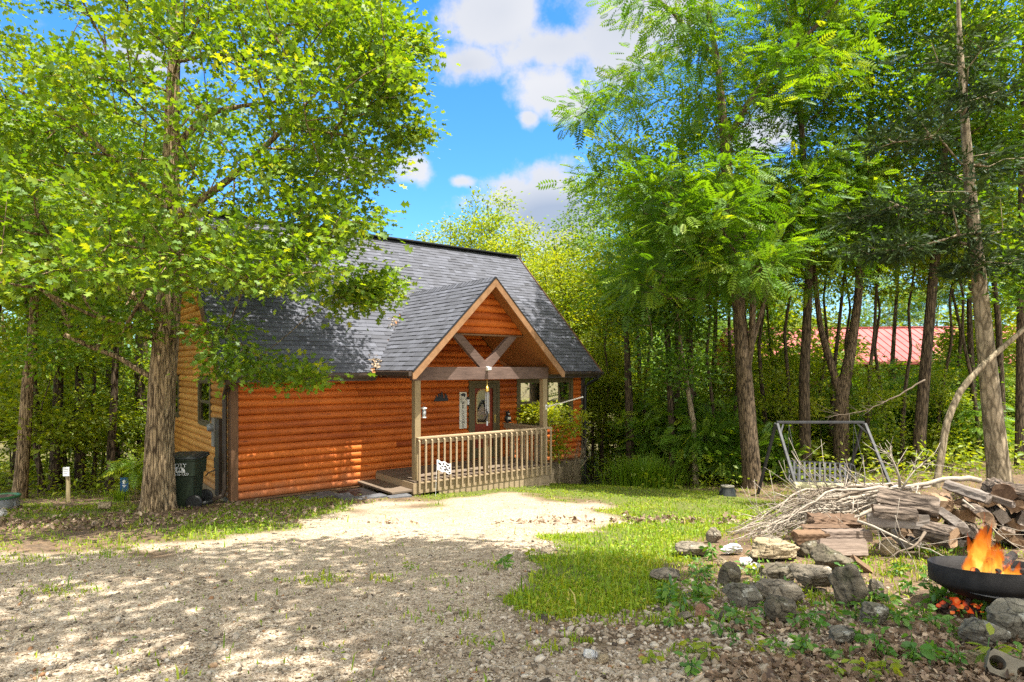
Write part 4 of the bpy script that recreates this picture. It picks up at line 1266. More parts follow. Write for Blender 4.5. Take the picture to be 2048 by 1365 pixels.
wal = np.concatenate([wal, px_blobs(tr_, [(1390, 430, 13.6, 95, 30, .8, 22), (1330, 370, 13.8, 60, 24, .6, 12), (1440, 345, 13.8, 60, 24, .6, 12), (1172, 225, 15.8, 24, 22, .5, 10), (1225, 150, 15.8, 22, 22, .5, 8), (1172, 350, 15.6, 22, 50, .6, 14), (1290, 570, 14.6, 80, 30, 1.0, 12), (1222, 470, 15.5, 20, 40, .5, 10)])])
_sp = hw(PR1 + 1.35, -.75, 1.9); wal = clear_sun(wal, _sp, 1.05)
for _u, _v in ((1212, 620), (1212, 780), (1255, 560), (1265, 700), (1270, 860), (1320, 640), (1330, 800)): wal = clear_sun(wal, P(_u, _v, 18.6), .62)
make_tree('walnut_tree', 'tall walnut with leaning dark trunk and feathery leaves at the woods edge', 'tree', [
          px_stem([(1506, 985), (1504, 955), (1498, 880), (1489, 760), (1478, 620), (1466, 480), (1456, 380), (1450, 290), (1436, 130), (1412, 0), (1402, -130)], WY, [.25, .235, .225, .205, .165, .15, .14, .13, .08, .05, .03]),
          px_stem([(1450, 290), (1500, 200), (1560, 125), (1640, 45), (1700, -30)], WY, [.09, .085, .07, .05, .02], -.5),
          px_stem([(1490, 765), (1503, 690), (1506, 600), (1494, 500), (1482, 400), (1490, 330)], WY, [.09, .085, .075, .06, .04, .02], -.6),
          px_stem([(1504, 690), (1530, 600), (1548, 500), (1552, 420)], WY, [.065, .055, .04, .02], -.4),
          px_stem([(1430, 110), (1385, 70), (1340, 20), (1270, -40)], WY, [.07, .055, .04, .02], -.6)],
          wal, dict(per=12, spread=.27, size=.33, tmpl=T_FROND, up=.74, droop=.14, tone=(.52, .18), twigs=.25), 33, M['bark_walnut'], M['leaf_walnut'], bf=.3, flare=1.25, big=24)

# ---- other trees one can tell apart on the right
def right_tree(name, label, stem, Y, radii, blobs, seed, tm=T_LEAF, per=50, size=.13, spread=.34, bark='bark_dark', leaves='leaf_walnut', stems=(), up=.55, tone=(.48, .17), flare=1.15, droop=.1, bf=.3):
    r = np.random.default_rng(seed)
    make_tree(name, label, 'tree', [px_stem(stem, Y, radii)] + [px_stem(a, Y, b, c) for a, b, c in stems], px_blobs(r, blobs),
              dict(per=per, spread=spread, size=size, tmpl=tm, up=up, droop=droop, tone=tone, twigs=.3), seed, M[bark], M[leaves], flare=flare, big=16, bf=bf)
right_tree('woodland_tree', 'straight grey brown tree directly behind the metal swing seat', [(1612, 968), (1610, 880), (1608, 760), (1614, 640), (1618, 540), (1610, 380), (1600, 200), (1590, 20), (1585, -140)], 17.2, [.16, .15, .135, .115, .10, .085, .065, .045, .02],
           [(1590, 120, 17.2, 130, 130, 2.0, 105), (1600, -80, 17.2, 130, 120, 2.0, 50), (1620, 380, 17, 110, 90, 1.8, 60), (1640, 520, 16.6, 90, 50, 1.5, 20)], 41, T_FROND, 13, .34, .32, leaves='leaf_walnut', up=.72, droop=.2)
right_tree('woodland_tree', 'forked dark tree behind the right half of the swing', [(1683, 958), (1682, 880), (1684, 790), (1702, 700), (1716, 600), (1722, 480), (1735, 330), (1745, 160), (1750, 0)], 18.0, [.22, .21, .18, .135, .11, .085, .06, .045, .02],
           [(1740, 250, 18, 120, 120, 2.2, 110), (1750, 60, 18, 130, 120, 2.2, 90), (1660, 470, 17.5, 80, 60, 1.5, 30), (1780, 500, 17.2, 70, 50, 1.5, 22)], 42, stems=[([(1684, 800), (1650, 690), (1640, 650), (1625, 520), (1630, 400)], [.11, .095, .08, .06, .02], .4)], bark='bark_walnut')
right_tree('woodland_tree', 'dark straight tree midway between the swing and the cedar', [(1836, 950), (1840, 860), (1852, 720), (1866, 560), (1878, 450), (1890, 300), (1900, 120), (1905, -60)], 17.0, [.165, .155, .135, .12, .105, .08, .055, .02],
           [(1890, 170, 17, 140, 140, 2.0, 120), (1900, -20, 17, 140, 110, 2.0, 80), (1830, 420, 16.5, 80, 50, 1.4, 40), (1960, 320, 17, 90, 80, 1.6, 55)], 43)
right_tree('cedar_tree', 'pale barked cedar with dark needles standing behind the firewood', [(2002, 990), (1996, 930), (1980, 780), (1966, 640), (1952, 500), (1942, 400), (1930, 250), (1920, 100), (1915, -40)], 11.2, [.19, .175, .15, .128, .11, .095, .07, .05, .02],
           [(1840, 420, 11.0, 150, 14, 1.2, 28), (1960, 330, 11, 110, 14, 1.2, 16), (1770, 500, 10.8, 60, 10, .6, 14), (1990, 530, 11, 80, 14, 1.0, 18), (1820, 270, 10.9, 70, 16, .8, 14), (1900, 130, 11, 90, 40, 1.0, 10), (1930, 480, 11, 60, 12, .8, 14), (1960, 200, 11, 60, 20, .8, 12)],
           44, T_NEEDLE, 22, .20, .17, bark='bark_pale', leaves='leaf_cedar', up=.5, bf=.12, tone=(.45, .2))
right_tree('woodland_tree', 'thin dark tree with ivy green leaves beyond the pale cedar', [(2040, 940), (2041, 800), (2043, 600), (2044, 400), (2046, 200), (2048, 0)], 16.5, [.12, .11, .10, .085, .06, .02],
           [(2040, 150, 16.5, 120, 150, 2.0, 90), (2060, -60, 16.5, 120, 110, 2.0, 40), (2030, 480, 16.3, 60, 80, 1.2, 26)], 45)
right_tree('woodland_tree', 'slender tree close behind the pale cedar trunk', [(2006, 900), (2002, 760), (1996, 640), (1984, 520), (1975, 380), (1965, 220)], 19, [.10, .09, .08, .065, .045, .02],
           [(1970, 260, 19, 100, 80, 1.6, 40), (1950, 120, 19, 100, 80, 1.6, 34)], 46)
right_tree('leaning_sapling', 'bare pale sapling bending sharply over toward the cedar', [(1872, 975), (1880, 930), (1892, 850), (1915, 790), (1950, 745), (2000, 700), (2052, 655), (2110, 600)], 10.8, [.062, .058, .056, .054, .05, .044, .038, .02],
           [(2100, 560, 10.8, 50, 40, .6, 14)], 47, bark='bark_pale', flare=1.0)
right_tree('woodland_tree', 'tan barked young tree near the tall grass clump', [(1392, 985), (1390, 920), (1386, 840), (1372, 760), (1360, 680), (1350, 560)], 17.5, [.085, .08, .075, .06, .045, .02],
           [(1330, 640, 17.3, 90, 70, 1.4, 34), (1370, 740, 17, 60, 40, 1.0, 18)], 48, bark='bark_pale')
right_tree('woodland_tree', 'dark paired tree just behind the tan barked young tree', [(1384, 975), (1382, 880), (1381, 780), (1380, 660), (1378, 540)], 18.2, [.10, .095, .085, .07, .03],
           [(1380, 560, 18, 90, 90, 1.6, 34)], 49)
right_tree('woodland_tree', 'dark tree rising out of the tall grass clump', [(1346, 975), (1344, 880), (1340, 790), (1335, 690), (1325, 560)], 18.0, [.10, .095, .085, .065, .03],
           [(1310, 560, 18, 90, 80, 1.6, 32)], 50)
right_tree('woodland_tree', 'dark tree at the cabin end of the tall grass clump', [(1262, 962), (1260, 880), (1258, 800), (1254, 700), (1250, 600)], 19.0, [.14, .13, .12, .09, .04],
           [(1250, 600, 19, 80, 80, 1.6, 34)], 51)

# trees on the left edge
right_tree('woodland_tree', 'rough barked tree standing beside the corrugated planter', [(38, 1005), (42, 960), (50, 860), (56, 760), (66, 680), (70, 560), (72, 420), (75, 250)], 15.0, [.16, .145, .135, .12, .10, .085, .06, .03],
           [(40, 560, 15, 120, 90, 2.0, 50), (0, 400, 15, 140, 110, 2.0, 60), (110, 700, 14.6, 60, 40, 1.0, 16)], 52, bark='bark_oak')
right_tree('woodland_tree', 'dark slender tree between the notice post and the planter', [(108, 995), (112, 900), (116, 800), (120, 680), (124, 540), (130, 380)], 17.0, [.15, .14, .12, .10, .075, .03],
           [(120, 520, 17, 110, 100, 2.0, 50)], 53)
right_tree('woodland_tree', 'dark tree directly behind the white notice post', [(160, 1000), (160, 900), (158, 800), (162, 660), (166, 520)], 17.5, [.14, .13, .11, .09, .03],
           [(180, 540, 17.5, 100, 90, 2.0, 45)], 54)
right_tree('woodland_tree', 'slim tree between the blue sign and the notice post', [(219, 985), (222, 900), (228, 800), (232, 690), (238, 560)], 16.8, [.11, .10, .09, .075, .03],
           [(230, 560, 16.8, 90, 80, 1.8, 40)], 55)

# ---- woodland trees: a few kinds, then copies
def proto_attrs(r, n, c, rad): return clumps(r, ellips_pts(r, max(3, n // 4), c, rad, .3), 4, .15 * max(rad[0], 1.2))
def proto(name, label, cat, seed, h, tr0, crown_z, crown_r, nat, leaf, bark, leaves, group, lean=.05, extra=None, flare=1.15, bf=.28):
    r = np.random.default_rng(seed)
    a = r.uniform(0, 6.28)
    n = 7
    st = np.array([(math.cos(a) * lean * h * (k / n) ** 1.3 + r.normal(0, .06), math.sin(a) * lean * h * (k / n) ** 1.3 + r.normal(0, .06), h * .96 * k / n - (.25 if k == 0 else 0), tr0 * (1 - .88 * k / n)) for k in range(n + 1)])
    at = proto_attrs(r, nat, (math.cos(a) * lean * h * .7, math.sin(a) * lean * h * .7, crown_z), crown_r)
    if extra is not None: at = np.concatenate([at, extra(r)])
    at = at[at[:, 2] > .15]
    return make_tree(name, label, cat, [st], at, leaf, seed, M[bark], M[leaves], base=(0, 0, 0), group=group, flare=flare, big=12, bf=bf)
LF = dict(per=40, spread=.32, size=.135, tmpl=T_LEAF, up=.55, droop=.1, tone=(.48, .17), twigs=.3)
def ivy(n, h, rr):
    def f(r):
        z = r.uniform(.8, h, n); a = r.uniform(0, 6.28, n); d = r.uniform(.3, rr, n); return np.stack([np.cos(a) * d, np.sin(a) * d, z], 1)
    return f
L_LEFT = 'leafy tree among the dense woods beyond the oak'
L_RIGHT = 'leafy tree among the dense woods behind the swing'
L_BACK = 'sunlit yellow green tree rising behind the cabin roof'
G_LEFT, G_RIGHT, G_BACK = 'trees in the woods beyond the oak', 'trees in the woods behind the swing', 'sunlit trees behind the cabin'
LU_LEFT, LU_RIGHT = 'leafy understory sapling in the woods beyond the oak', 'leafy understory sapling in the woods behind the swing'
GU_LEFT, GU_RIGHT = 'understory saplings beyond the oak', 'understory saplings behind the swing'
tallA = lambda lab, grp, s, lv='leaf_woods', bk='bark_dark': proto('woodland_tree', lab, 'tree', s, 13, .15, 9.6, (2.4, 2.4, 3.6), 190, LF, bk, lv, grp, extra=ivy(8, 5, 1.2))
protoL = [tallA(L_LEFT, G_LEFT, 101), tallA(L_LEFT, G_LEFT, 102, bk='bark_oak')]
protoR = [proto('woodland_tree', L_RIGHT, 'tree', 103, 13.5, .13, 9.6, (2.3, 2.3, 3.6), 200, LF, 'bark_dark', 'leaf_woods', G_RIGHT, extra=ivy(14, 4, 1.0)),
          proto('woodland_tree', L_RIGHT, 'tree', 104, 13, .12, 9.4, (2.4, 2.4, 3.4), 150, dict(per=10, spread=.36, size=.36, tmpl=T_FROND, up=.7, droop=.2, tone=(.5, .16), twigs=.3), 'bark_walnut', 'leaf_walnut', G_RIGHT, extra=ivy(8, 4, 1.0))]
protoB = [proto('woodland_tree', L_BACK, 'tree', 105, 12, .15, 7.4, (2.7, 2.7, 4.6), 380, dict(LF, tone=(.55, .17)), 'bark_dark', 'leaf_lime', G_BACK)]
sapL = proto('understory_sapling', LU_LEFT, 'sapling', 106, 4.6, .035, 2.7, (1.25, 1.25, 1.9), 72, dict(LF, per=26, size=.15, spread=.30, up=.68), 'bark_dark', 'leaf_lime', GU_LEFT, lean=.12, flare=1.0)
sapR = [proto('understory_sapling', LU_RIGHT, 'sapling', 107, 4.8, .035, 2.8, (1.3, 1.3, 2.0), 72, dict(LF, per=26, size=.15, spread=.30, up=.68), 'bark_dark', 'leaf_lime', GU_RIGHT, lean=.12, flare=1.0),
        proto('understory_sapling', LU_RIGHT, 'sapling', 108, 3.4, .028, 1.8, (1.2, 1.2, 1.4), 60, dict(per=9, spread=.30, size=.36, tmpl=T_FROND, up=.72, droop=.2, tone=(.5, .16), twigs=.3), 'bark_dark', 'leaf_walnut', GU_RIGHT, lean=.15, flare=1.0)]
L_THIN, R_THIN = 'slender dark trunked tree inside the woods beyond the oak', 'slender dark trunked tree inside the woods behind the swing'
thinL = [proto('slender_tree', L_THIN, 'tree', 109, 9.5, .075, 7.2, (1.3, 1.3, 2.2), 64, dict(LF, size=.15, per=30), 'bark_dark', 'leaf_lime', 'slender trees beyond the oak', lean=.07)]
thinR = [proto('slender_tree', R_THIN, 'tree', 110, 9.5, .07, 7.4, (1.3, 1.3, 2.0), 64, dict(LF, size=.15, per=30), 'bark_dark', 'leaf_lime', 'slender trees behind the swing', lean=.09)]
def in_cabin(x, y, m=1.2):
    d = np.array([x - HA[0], y - HA[1]]); s = d @ D1; t = d @ D2
    return -m - .5 < s < HW + m and -3.2 < t < HD + m
def px_place(u, Y): return ((u - U0) / F * Y, Y)
used = set()
pl_r = np.random.default_rng(77)
def place(protos, u, Y, sc_, lab=None, grp=None, sink=.1):
    x, y = px_place(u, Y)
    if in_cabin(x, y): return
    k = int(pl_r.integers(len(protos))); p = protos[k]
    z = G(x, y) - sink; rz = pl_r.uniform(0, 6.28); s = sc_ * pl_r.uniform(.88, 1.12); sx = s * pl_r.uniform(.9, 1.1)
    if p.name not in used:
        used.add(p.name); p.location = (x, y, z); p.rotation_euler = (0, 0, rz); p.scale = (sx, sx, s)
        return p
    return copy_thing(p, (x, y, z), rz, (sx, sx, s), lab, grp, pl_r.normal(0, .03), pl_r.normal(0, .03))
# left woods
for Y, us in ((19, (-60, 290)), (22, (20, 215)), (27, (-110, 110, 300)), (34, (-150, 60, 250)), (44, (-280, -120, 30, 170, 300, 420, 520))):
    for u in us: place(protoL, u + pl_r.normal(0, 18), Y + pl_r.normal(0, .8), 1.0 if Y < 30 else 1.1)
for Y, us in ((16.3, (75, 262)), (17.5, (-40, 120, 195, 285)), (19.5, (-80, 10, 60, 150, 240)), (22, (-60, 30, 110, 190, 300)), (26, (-100, 0, 90, 160, 230, 300))):
    for u in us: place([sapL], u + pl_r.normal(0, 14), Y + pl_r.normal(0, .5), 1.0)
# behind the cabin
for u, Y, s in ((855, 33, 1.16), (905, 34, 1.34), (960, 35, 1.26), (1010, 34, 1.2), (1055, 30, 1.05), (1095, 27, .92), (1120, 32, 1.0), (1075, 36, 1.05), (1150, 29, .95), (1175, 25.5, .92), (1215, 30, 1.0), (1200, 36, 1.1), (780, 36, .95), (690, 37, .9), (1105, 24.5, .62), (1150, 23, .55), (1185, 21.5, .5)):
    place(protoB, u, Y, s * (.86 if u > 1050 else .95))
# right woods
for Y, us in ((19, (1340, 1925)), (22, (1415, 2030)), (26, (1310, 1470, 1780, 1960)), (30.5, (1250, 1400)), (37, (1300, 1480)), (47, (1240, 1350, 1480, 1600, 1750, 1900, 2050))):
    for u in us: place(protoR, u + pl_r.normal(0, 16), Y + pl_r.normal(0, .8), (.95 if Y < 30 else 1.1) * (.9 if Y > 40 else 1))
for Y, us in ((17.5, (1185, 1300, 1425, 1545, 1745)), (19, (1200, 1250, 1330, 1410, 1560, 1650, 1720, 1880, 1940)), (21.5, (1205, 1290, 1380, 1460, 1520, 1590, 1660, 1740, 1820, 1900, 1990)), (25, (1220, 1320, 1430, 1520, 1600, 1700, 1800, 1900, 2000)), (29, (1220, 1300, 1400, 1500, 1600, 1700, 1800, 1900, 2000))):
    for u in us: place(sapR, u + pl_r.normal(0, 12), Y + pl_r.normal(0, .5), (.95 if Y < 27 else .8) * (.68 if u > 1520 else 1))

for u, Y, q in ((1540, 21, 1.0), (1590, 23, 1.05), (1655, 20.5, .95), (1745, 24, 1.15), (1800, 22, .95), (1905, 21, 1.05), (1960, 24, 1.15), (2030, 22, 1.1)): place(sapR, u, Y, q)

for u, Y in ((-30, 17), (22, 19), (86, 16.6), (135, 20), (186, 18), (205, 22), (246, 19.5), (278, 17.5), (296, 21), (70, 23), (150, 25), (-60, 22)): place(thinL, u, Y, 1.0)
for u, Y in ((1205, 21), (1232, 18.5), (1282, 20.5), (1312, 18), (1362, 21), (1404, 19.5), (1432, 18), (1462, 20.5), (1528, 19), (1552, 22), (1578, 18.5), (1632, 21), (1652, 19.5), (1706, 22), (1726, 18.5), (1770, 20.5), (1802, 18), (1872, 20), (1918, 22), (1962, 18.5)): place(thinR, u, Y, 1.0)
for u, Y, q in ((1505, 27, 1.35), (1560, 26, 1.3), (1610, 28, 1.35), (1660, 27, 1.25), (1890, 27, 1.3), (1935, 29, 1.3), (2000, 28, 1.3), (2045, 26, 1.25), (1850, 24, .95), (1980, 23, 1.0)): place(sapR, u, Y, q)

# ---- the trees over the drive, behind the photographer: they throw the shade on the gravel
shade_poly = [(-500, 1145), (-200, 1130), (0, 1132), (150, 1122), (330, 1118), (480, 1100), (600, 1088), (760, 1086), (900, 1088), (1000, 1100), (1070, 1118), (1180, 1128), (1330, 1132), (1400, 1160), (1420, 1210), (1600, 1235), (1760, 1215), (1850, 1260), (2200, 1280), (2600, 1700), (-900, 1700)]
holes = [((470, 1330), 95, 38), ((575, 1345), 70, 40), ((650, 1295), 70, 14), ((760, 1330), 60, 26), ((455, 1250), 36, 14), ((490, 1212), 46, 10), ((650, 1166), 46, 8), ((560, 1128), 40, 5), ((95, 1215), 70, 12), ((265, 1258), 50, 11), ((60, 1335), 90, 30), ((210, 1190), 60, 9), ((1010, 1140), 30, 7), ((330, 1300), 30, 14), ((880, 1300), 50, 9), ((1180, 1320), 70, 8), ((40, 1160), 40, 5), ((1500, 1180), 40, 6), ((830, 1222), 45, 8), ((330, 1155), 60, 6)]
def shade_attrs(rng, n, u_lo, u_hi, hlo, hhi):
    out = []
    while len(out) < n:
        # sample on the ground, evenly by area
        y = 1.6 + 7.4 * rng.random(); x = rng.uniform(-7.5, 7.5)
        u = U0 + x / y * F; 
        g = G(x, y); v = V0 - g / y * F
        if not (u_lo <= u <= u_hi): continue
        if not inpoly(np.array([u]), np.array([v]), shade_poly)[0]: continue
        if any(((u - a) / ra / 1.5) ** 2 + ((v - b) / rb / 1.7) ** 2 < 1 for (a, b), ra, rb in holes): continue
        h = max(rng.uniform(hlo, hhi), .66 * y - g)
        k = h / -LDIR.z
        out.append((x - LDIR.x * k, y - LDIR.y * k, g + h))
    return np.array(out)
SLF = dict(per=46, spread=.30, size=.155, tmpl=T_OAK, up=.78, droop=.05, tone=(.5, .16), twigs=.1)
sa = shade_attrs(np.random.default_rng(61), 300, -900, 1150, 7.5, 11.5)
back = ellips_pts(np.random.default_rng(62), 120, (1.5, -3, 10.5), (4.5, 3.0, 3.0))
st = np.array([(.6, -2.0, G(.6, -2.0) - .1, .17), (.42, -1.0, .1, .15), (.23, .0, 1.7, .13), (-.09, 1.74, 4.4, .09), (.1, 2.52, 7.6, .065), (.05, 3.0, 10.0, .045), (-.2, 3.3, 12.5, .02)])
make_tree('overhanging_oak', 'oak leaning over the gravel drive behind the photographer', 'tree', [st], np.concatenate([sa, back]), SLF, 63, M['bark_oak'], M['leaf_oak'], bf=.25, tip=.007)
sb = shade_attrs(np.random.default_rng(64), 240, 1000, 2700, 7.0, 11.5)
st = np.array([(8.2, -1.0, G(8.2, -1) - .1, .24), (8.1, -.6, 1.5, .2), (7.6, .4, 4.5, .16), (7.0, 1.6, 7.5, .10), (6.6, 2.4, 10, .04)])
make_tree('overhanging_oak', 'oak arching above the fire pit from outside the photograph', 'tree', [st], sb, SLF, 65, M['bark_oak'], M['leaf_oak'], bf=.25, tip=.007)
# ================================================================== the ground
GRAVEL = [(-600, 1112), (0, 1105), (230, 1112), (420, 1082), (560, 1058), (690, 1018), (760, 1012), (860, 1006), (1000, 988), (1110, 1000), (1240, 1026), (1225, 1052), (1120, 1068), (1085, 1105), (1035, 1150), (1010, 1200), (1060, 1250), (1180, 1275), (1330, 1290), (1400, 1365), (1450, 1700), (1500, 4000), (-4000, 4000)]
LAWN = [(1105, 1072), (1220, 1055), (1250, 1035), (1240, 1022), (1120, 992), (1000, 984), (880, 1004), (850, 1002), (850, 982), (1000, 968), (1170, 962), (1320, 975), (1450, 985), (1520, 1000), (1600, 1012), (1590, 1040), (1450, 1068), (1410, 1100), (1390, 1150), (1350, 1190), (1330, 1235), (1200, 1255), (1090, 1245), (1015, 1200), (1035, 1150), (1080, 1110)]
STRIP = [(-300, 1045), (-300, 1012), (0, 1012), (280, 1006), (284, 1030), (120, 1040)]
STRIP2 = [(340, 1045), (440, 1015), (560, 1004), (695, 992), (695, 1022), (600, 1052), (430, 1078), (330, 1070)]
_cn = np.random.default_rng(8); _cp = _cn.uniform(0, 6.28, (14, 2)); _cf = np.concatenate([_cn.normal(0, 1, (7, 2)) * 1.8, _cn.normal(0, 1, (7, 2)) * 5.5])
def wob(x, y):
    s = 0
    for i, ((p, q), (a, b)) in enumerate(zip(_cp, _cf)): s = s + np.sin(a * x + b * y + p) * (1 if i < 7 else .6)
    return s / 4.2
def to_px(x, y, z):
    yy = np.maximum(y, .4)
    return U0 + x / yy * F, V0 - z / yy * F
def cover(x, y, z):
    """gravel, lawn weights at ground points"""
    n = wob(x, y); n2 = wob(y * 1.3 + 4, x * 1.1)
    u, v = to_px(x, y, z)
    k = 60 / np.maximum(y, 2)                       # about 5 cm of wander per unit of noise
    uj, vj = u + n * k * 5.0, v + n2 * k * 2.0
    g = inpoly(uj, vj, GRAVEL) & (y > .9)
    g |= (y <= .9) & (x < 1.6 + n * .3)
    l = inpoly(uj, vj, LAWN) & (y > 1)
    l2 = (inpoly(uj, vj, STRIP) | inpoly(uj, vj, STRIP2)) & (y > 1)
    return g.astype(float), l.astype(float), l2.astype(float), n, n2

def m_ground():
    n = NT('gravel_and_soil')
    at = n.N.new('ShaderNodeAttribute'); at.attribute_name = 'cover'
    sep = n.N.new('ShaderNodeSeparateColor'); n.L.new(at.outputs['Color'], sep.inputs[0])
    v1 = n.N.new('ShaderNodeTexVoronoi'); v1.inputs['Scale'].default_value = 58; n.L.new(n.tc.outputs['Object'], v1.inputs['Vector'])
    v2 = n.N.new('ShaderNodeTexVoronoi'); v2.inputs['Scale'].default_value = 105; n.L.new(n.tc.outputs['Object'], v2.inputs['Vector'])
    sc1 = n.N.new('ShaderNodeSeparateColor'); n.L.new(v1.outputs['Color'], sc1.inputs[0])
    sc2 = n.N.new('ShaderNodeSeparateColor'); n.L.new(v2.outputs['Color'], sc2.inputs[0])
    stone = n.ramp(n.math('ADD', n.math('MULTIPLY', sc1.outputs[0], .5), n.math('MULTIPLY', sc2.outputs[0], .5)),
                   [(0.1, (.13, .09, .056)), (0.38, (.34, .265, .182)), (0.62, (.47, .385, .28)), (0.9, (.60, .515, .40))])
    dirt = n.noise(2.2, 7, .7)
    stone = n.mix(stone, (.235, .175, .12), n.ramp(dirt, [(.46, (0, 0, 0)), (.68, (.7, .7, .7))]))
    soil = n.ramp(n.noise(16, 8, .7), [(.3, (.060, .042, .028)), (.55, (.135, .095, .062)), (.75, (.24, .175, .115))])
    soil = n.mix(soil, n.ramp(v1.outputs['Color'], [(.2, (.10, .06, .03)), (.8, (.30, .20, .12))]), n.ramp(n.noise(5, 6, .7), [(.42, (0, 0, 0)), (.6, (.8, .8, .8))]))
    turf = n.ramp(n.noise(30, 6, .7), [(.3, (.050, .075, .014)), (.55, (.12, .155, .026)), (.75, (.24, .20, .085))])
    c = n.mix(soil, stone, sep.outputs[0])
    c = n.mix(c, turf, sep.outputs[1])
    n.col(c).set(.95, .15)
    hgt = n.math('ADD', n.math('MULTIPLY', v1.outputs['Distance'], -1.0), n.math('MULTIPLY', v2.outputs['Distance'], -.5))
    n.bump(n.math('ADD', hgt, n.math('MULTIPLY', n.noise(40, 6, .7), .5)), .6, .018)
    return n.m
def axis(segs):
    out = []
    for a, b, s in segs: out.append(np.arange(a, b, s))
    return np.concatenate(out + [np.array([segs[-1][1]])])
gx_ = axis([(-400, -80, 40), (-80, -30, 5), (-30, -13, 1), (-13, 11, .11), (11, 30, 1), (30, 80, 5), (80, 400, 40)])
gy_ = axis([(-200, -20, 30), (-20, -5, 2.5), (-5, 1, .4), (1, 9, .085), (9, 20, .15), (20, 45, 1.2), (45, 120, 8), (120, 600, 60)])
XX, YY = np.meshgrid(gx_, gy_)
ZZ = gz(XX, YY)
near = (np.abs(XX) < 14) & (YY > -6) & (YY < 24)
ZZ = ZZ + np.where(near, bumps(XX, YY), 0)
gv, lv, l2v, n1, n2 = cover(XX.ravel(), YY.ravel(), ZZ.ravel())
micro = np.random.default_rng(2).normal(0, .0025, XX.size) * near.ravel()
Vg = np.stack([XX.ravel(), YY.ravel(), ZZ.ravel() + micro], 1)
ny_, nx_ = XX.shape
ii = np.arange(ny_ - 1)[:, None] * nx_ + np.arange(nx_ - 1)[None]
Fg = np.stack([ii, ii + 1, ii + nx_ + 1, ii + nx_], -1).reshape(-1, 4)
me = mesh_np('ground', Vg, Fg, None, True)
far = ((YY.ravel() > 24) | (np.abs(XX.ravel()) > 14)).astype(float)
ca = me.attributes.new('cover', 'FLOAT_COLOR', 'POINT')
def blur(a, k=2):
    a = a.reshape(ny_, nx_)
    for _ in range(k): a = (a + np.roll(a, 1, 0) + np.roll(a, -1, 0) + np.roll(a, 1, 1) + np.roll(a, -1, 1)) / 5
    return a.ravel()
ca.data.foreach_set('color', np.stack([blur(gv * (1 - np.clip(n1 * .35 - .15, 0, .6))), np.clip(blur(lv) * .75 + blur(l2v) * .45 + far * .35, 0, 1), far, np.ones(len(far))], 1).astype(np.float32).ravel())
tag(link('ground', me, None, m_ground()), kind='structure')

# far hill
hx = np.linspace(-260, 260, 60); hy = np.linspace(85, 260, 24); HX, HY = np.meshgrid(hx, hy)
HZ_ = -7 + 20 * np.clip((HY - 85) / 70, 0, 1) ** 1.2 * (0.75 + .25 * np.sin(HX * .02 + 1)) + 1.5 * np.sin(HX * .11) * np.sin(HY * .09)
i2 = np.arange(len(hy) - 1)[:, None] * 60 + np.arange(59)[None]
tag(link('hill', mesh_np('hill', np.stack([HX.ravel(), HY.ravel(), HZ_.ravel()], 1), np.stack([i2, i2 + 1, i2 + 61, i2 + 60], -1).reshape(-1, 4), None, True), None, m_plain('hill_green', (.10, .14, .03), .9, .1, .3, .3)), kind='structure')

# ---- scatter: stones, grass, dead leaves, low weeds
rs = np.random.default_rng(90)
def area_pts(n, y0, y1, pw, xw=1.05, seed=0):
    """points over the visible ground, thinning with distance"""
    r = np.random.default_rng(seed)
    a = 1 - pw if abs(1 - pw) > 1e-3 else 1e-3
    y = (y0 ** a + (y1 ** a - y0 ** a) * r.random(n)) ** (1 / a)
    x = r.uniform(-1, 1, n) * (y * .86 * xw + .4)
    return x, y
def ico():
    t = (1 + 5 ** .5) / 2
    v = np.array([(-1, t, 0), (1, t, 0), (-1, -t, 0), (1, -t, 0), (0, -1, t), (0, 1, t), (0, -1, -t), (0, 1, -t), (t, 0, -1), (t, 0, 1), (-t, 0, -1), (-t, 0, 1)]) / math.sqrt(1 + t * t)
    f = np.array([(0, 11, 5), (0, 5, 1), (0, 1, 7), (0, 7, 10), (0, 10, 11), (1, 5, 9), (5, 11, 4), (11, 10, 2), (10, 7, 6), (7, 1, 8), (3, 9, 4), (3, 4, 2), (3, 2, 6), (3, 6, 8), (3, 8, 9), (4, 9, 5), (2, 4, 11), (6, 2, 10), (8, 6, 7), (9, 8, 1)])
    return v, f
IV, IF = ico()
def m_stone_bits():
    n = NT('gravel_stone')
    c = n.ramp(n.attr(), [(0.0, (.07, .054, .04)), (0.22, (.21, .16, .11)), (0.5, (.36, .29, .21)), (0.72, (.46, .385, .295)), (0.88, (.58, .51, .41)), (0.97, (.42, .26, .14)), (1.0, (.30, .16, .08))])
    n.col(n.mix(c, n.ramp(n.noise(70, 4), [(.3, (.7, .7, .7)), (.7, (1.1, 1.1, 1.1))]), 1.0, 'MULTIPLY')).set(.9, .2)
    return n.m
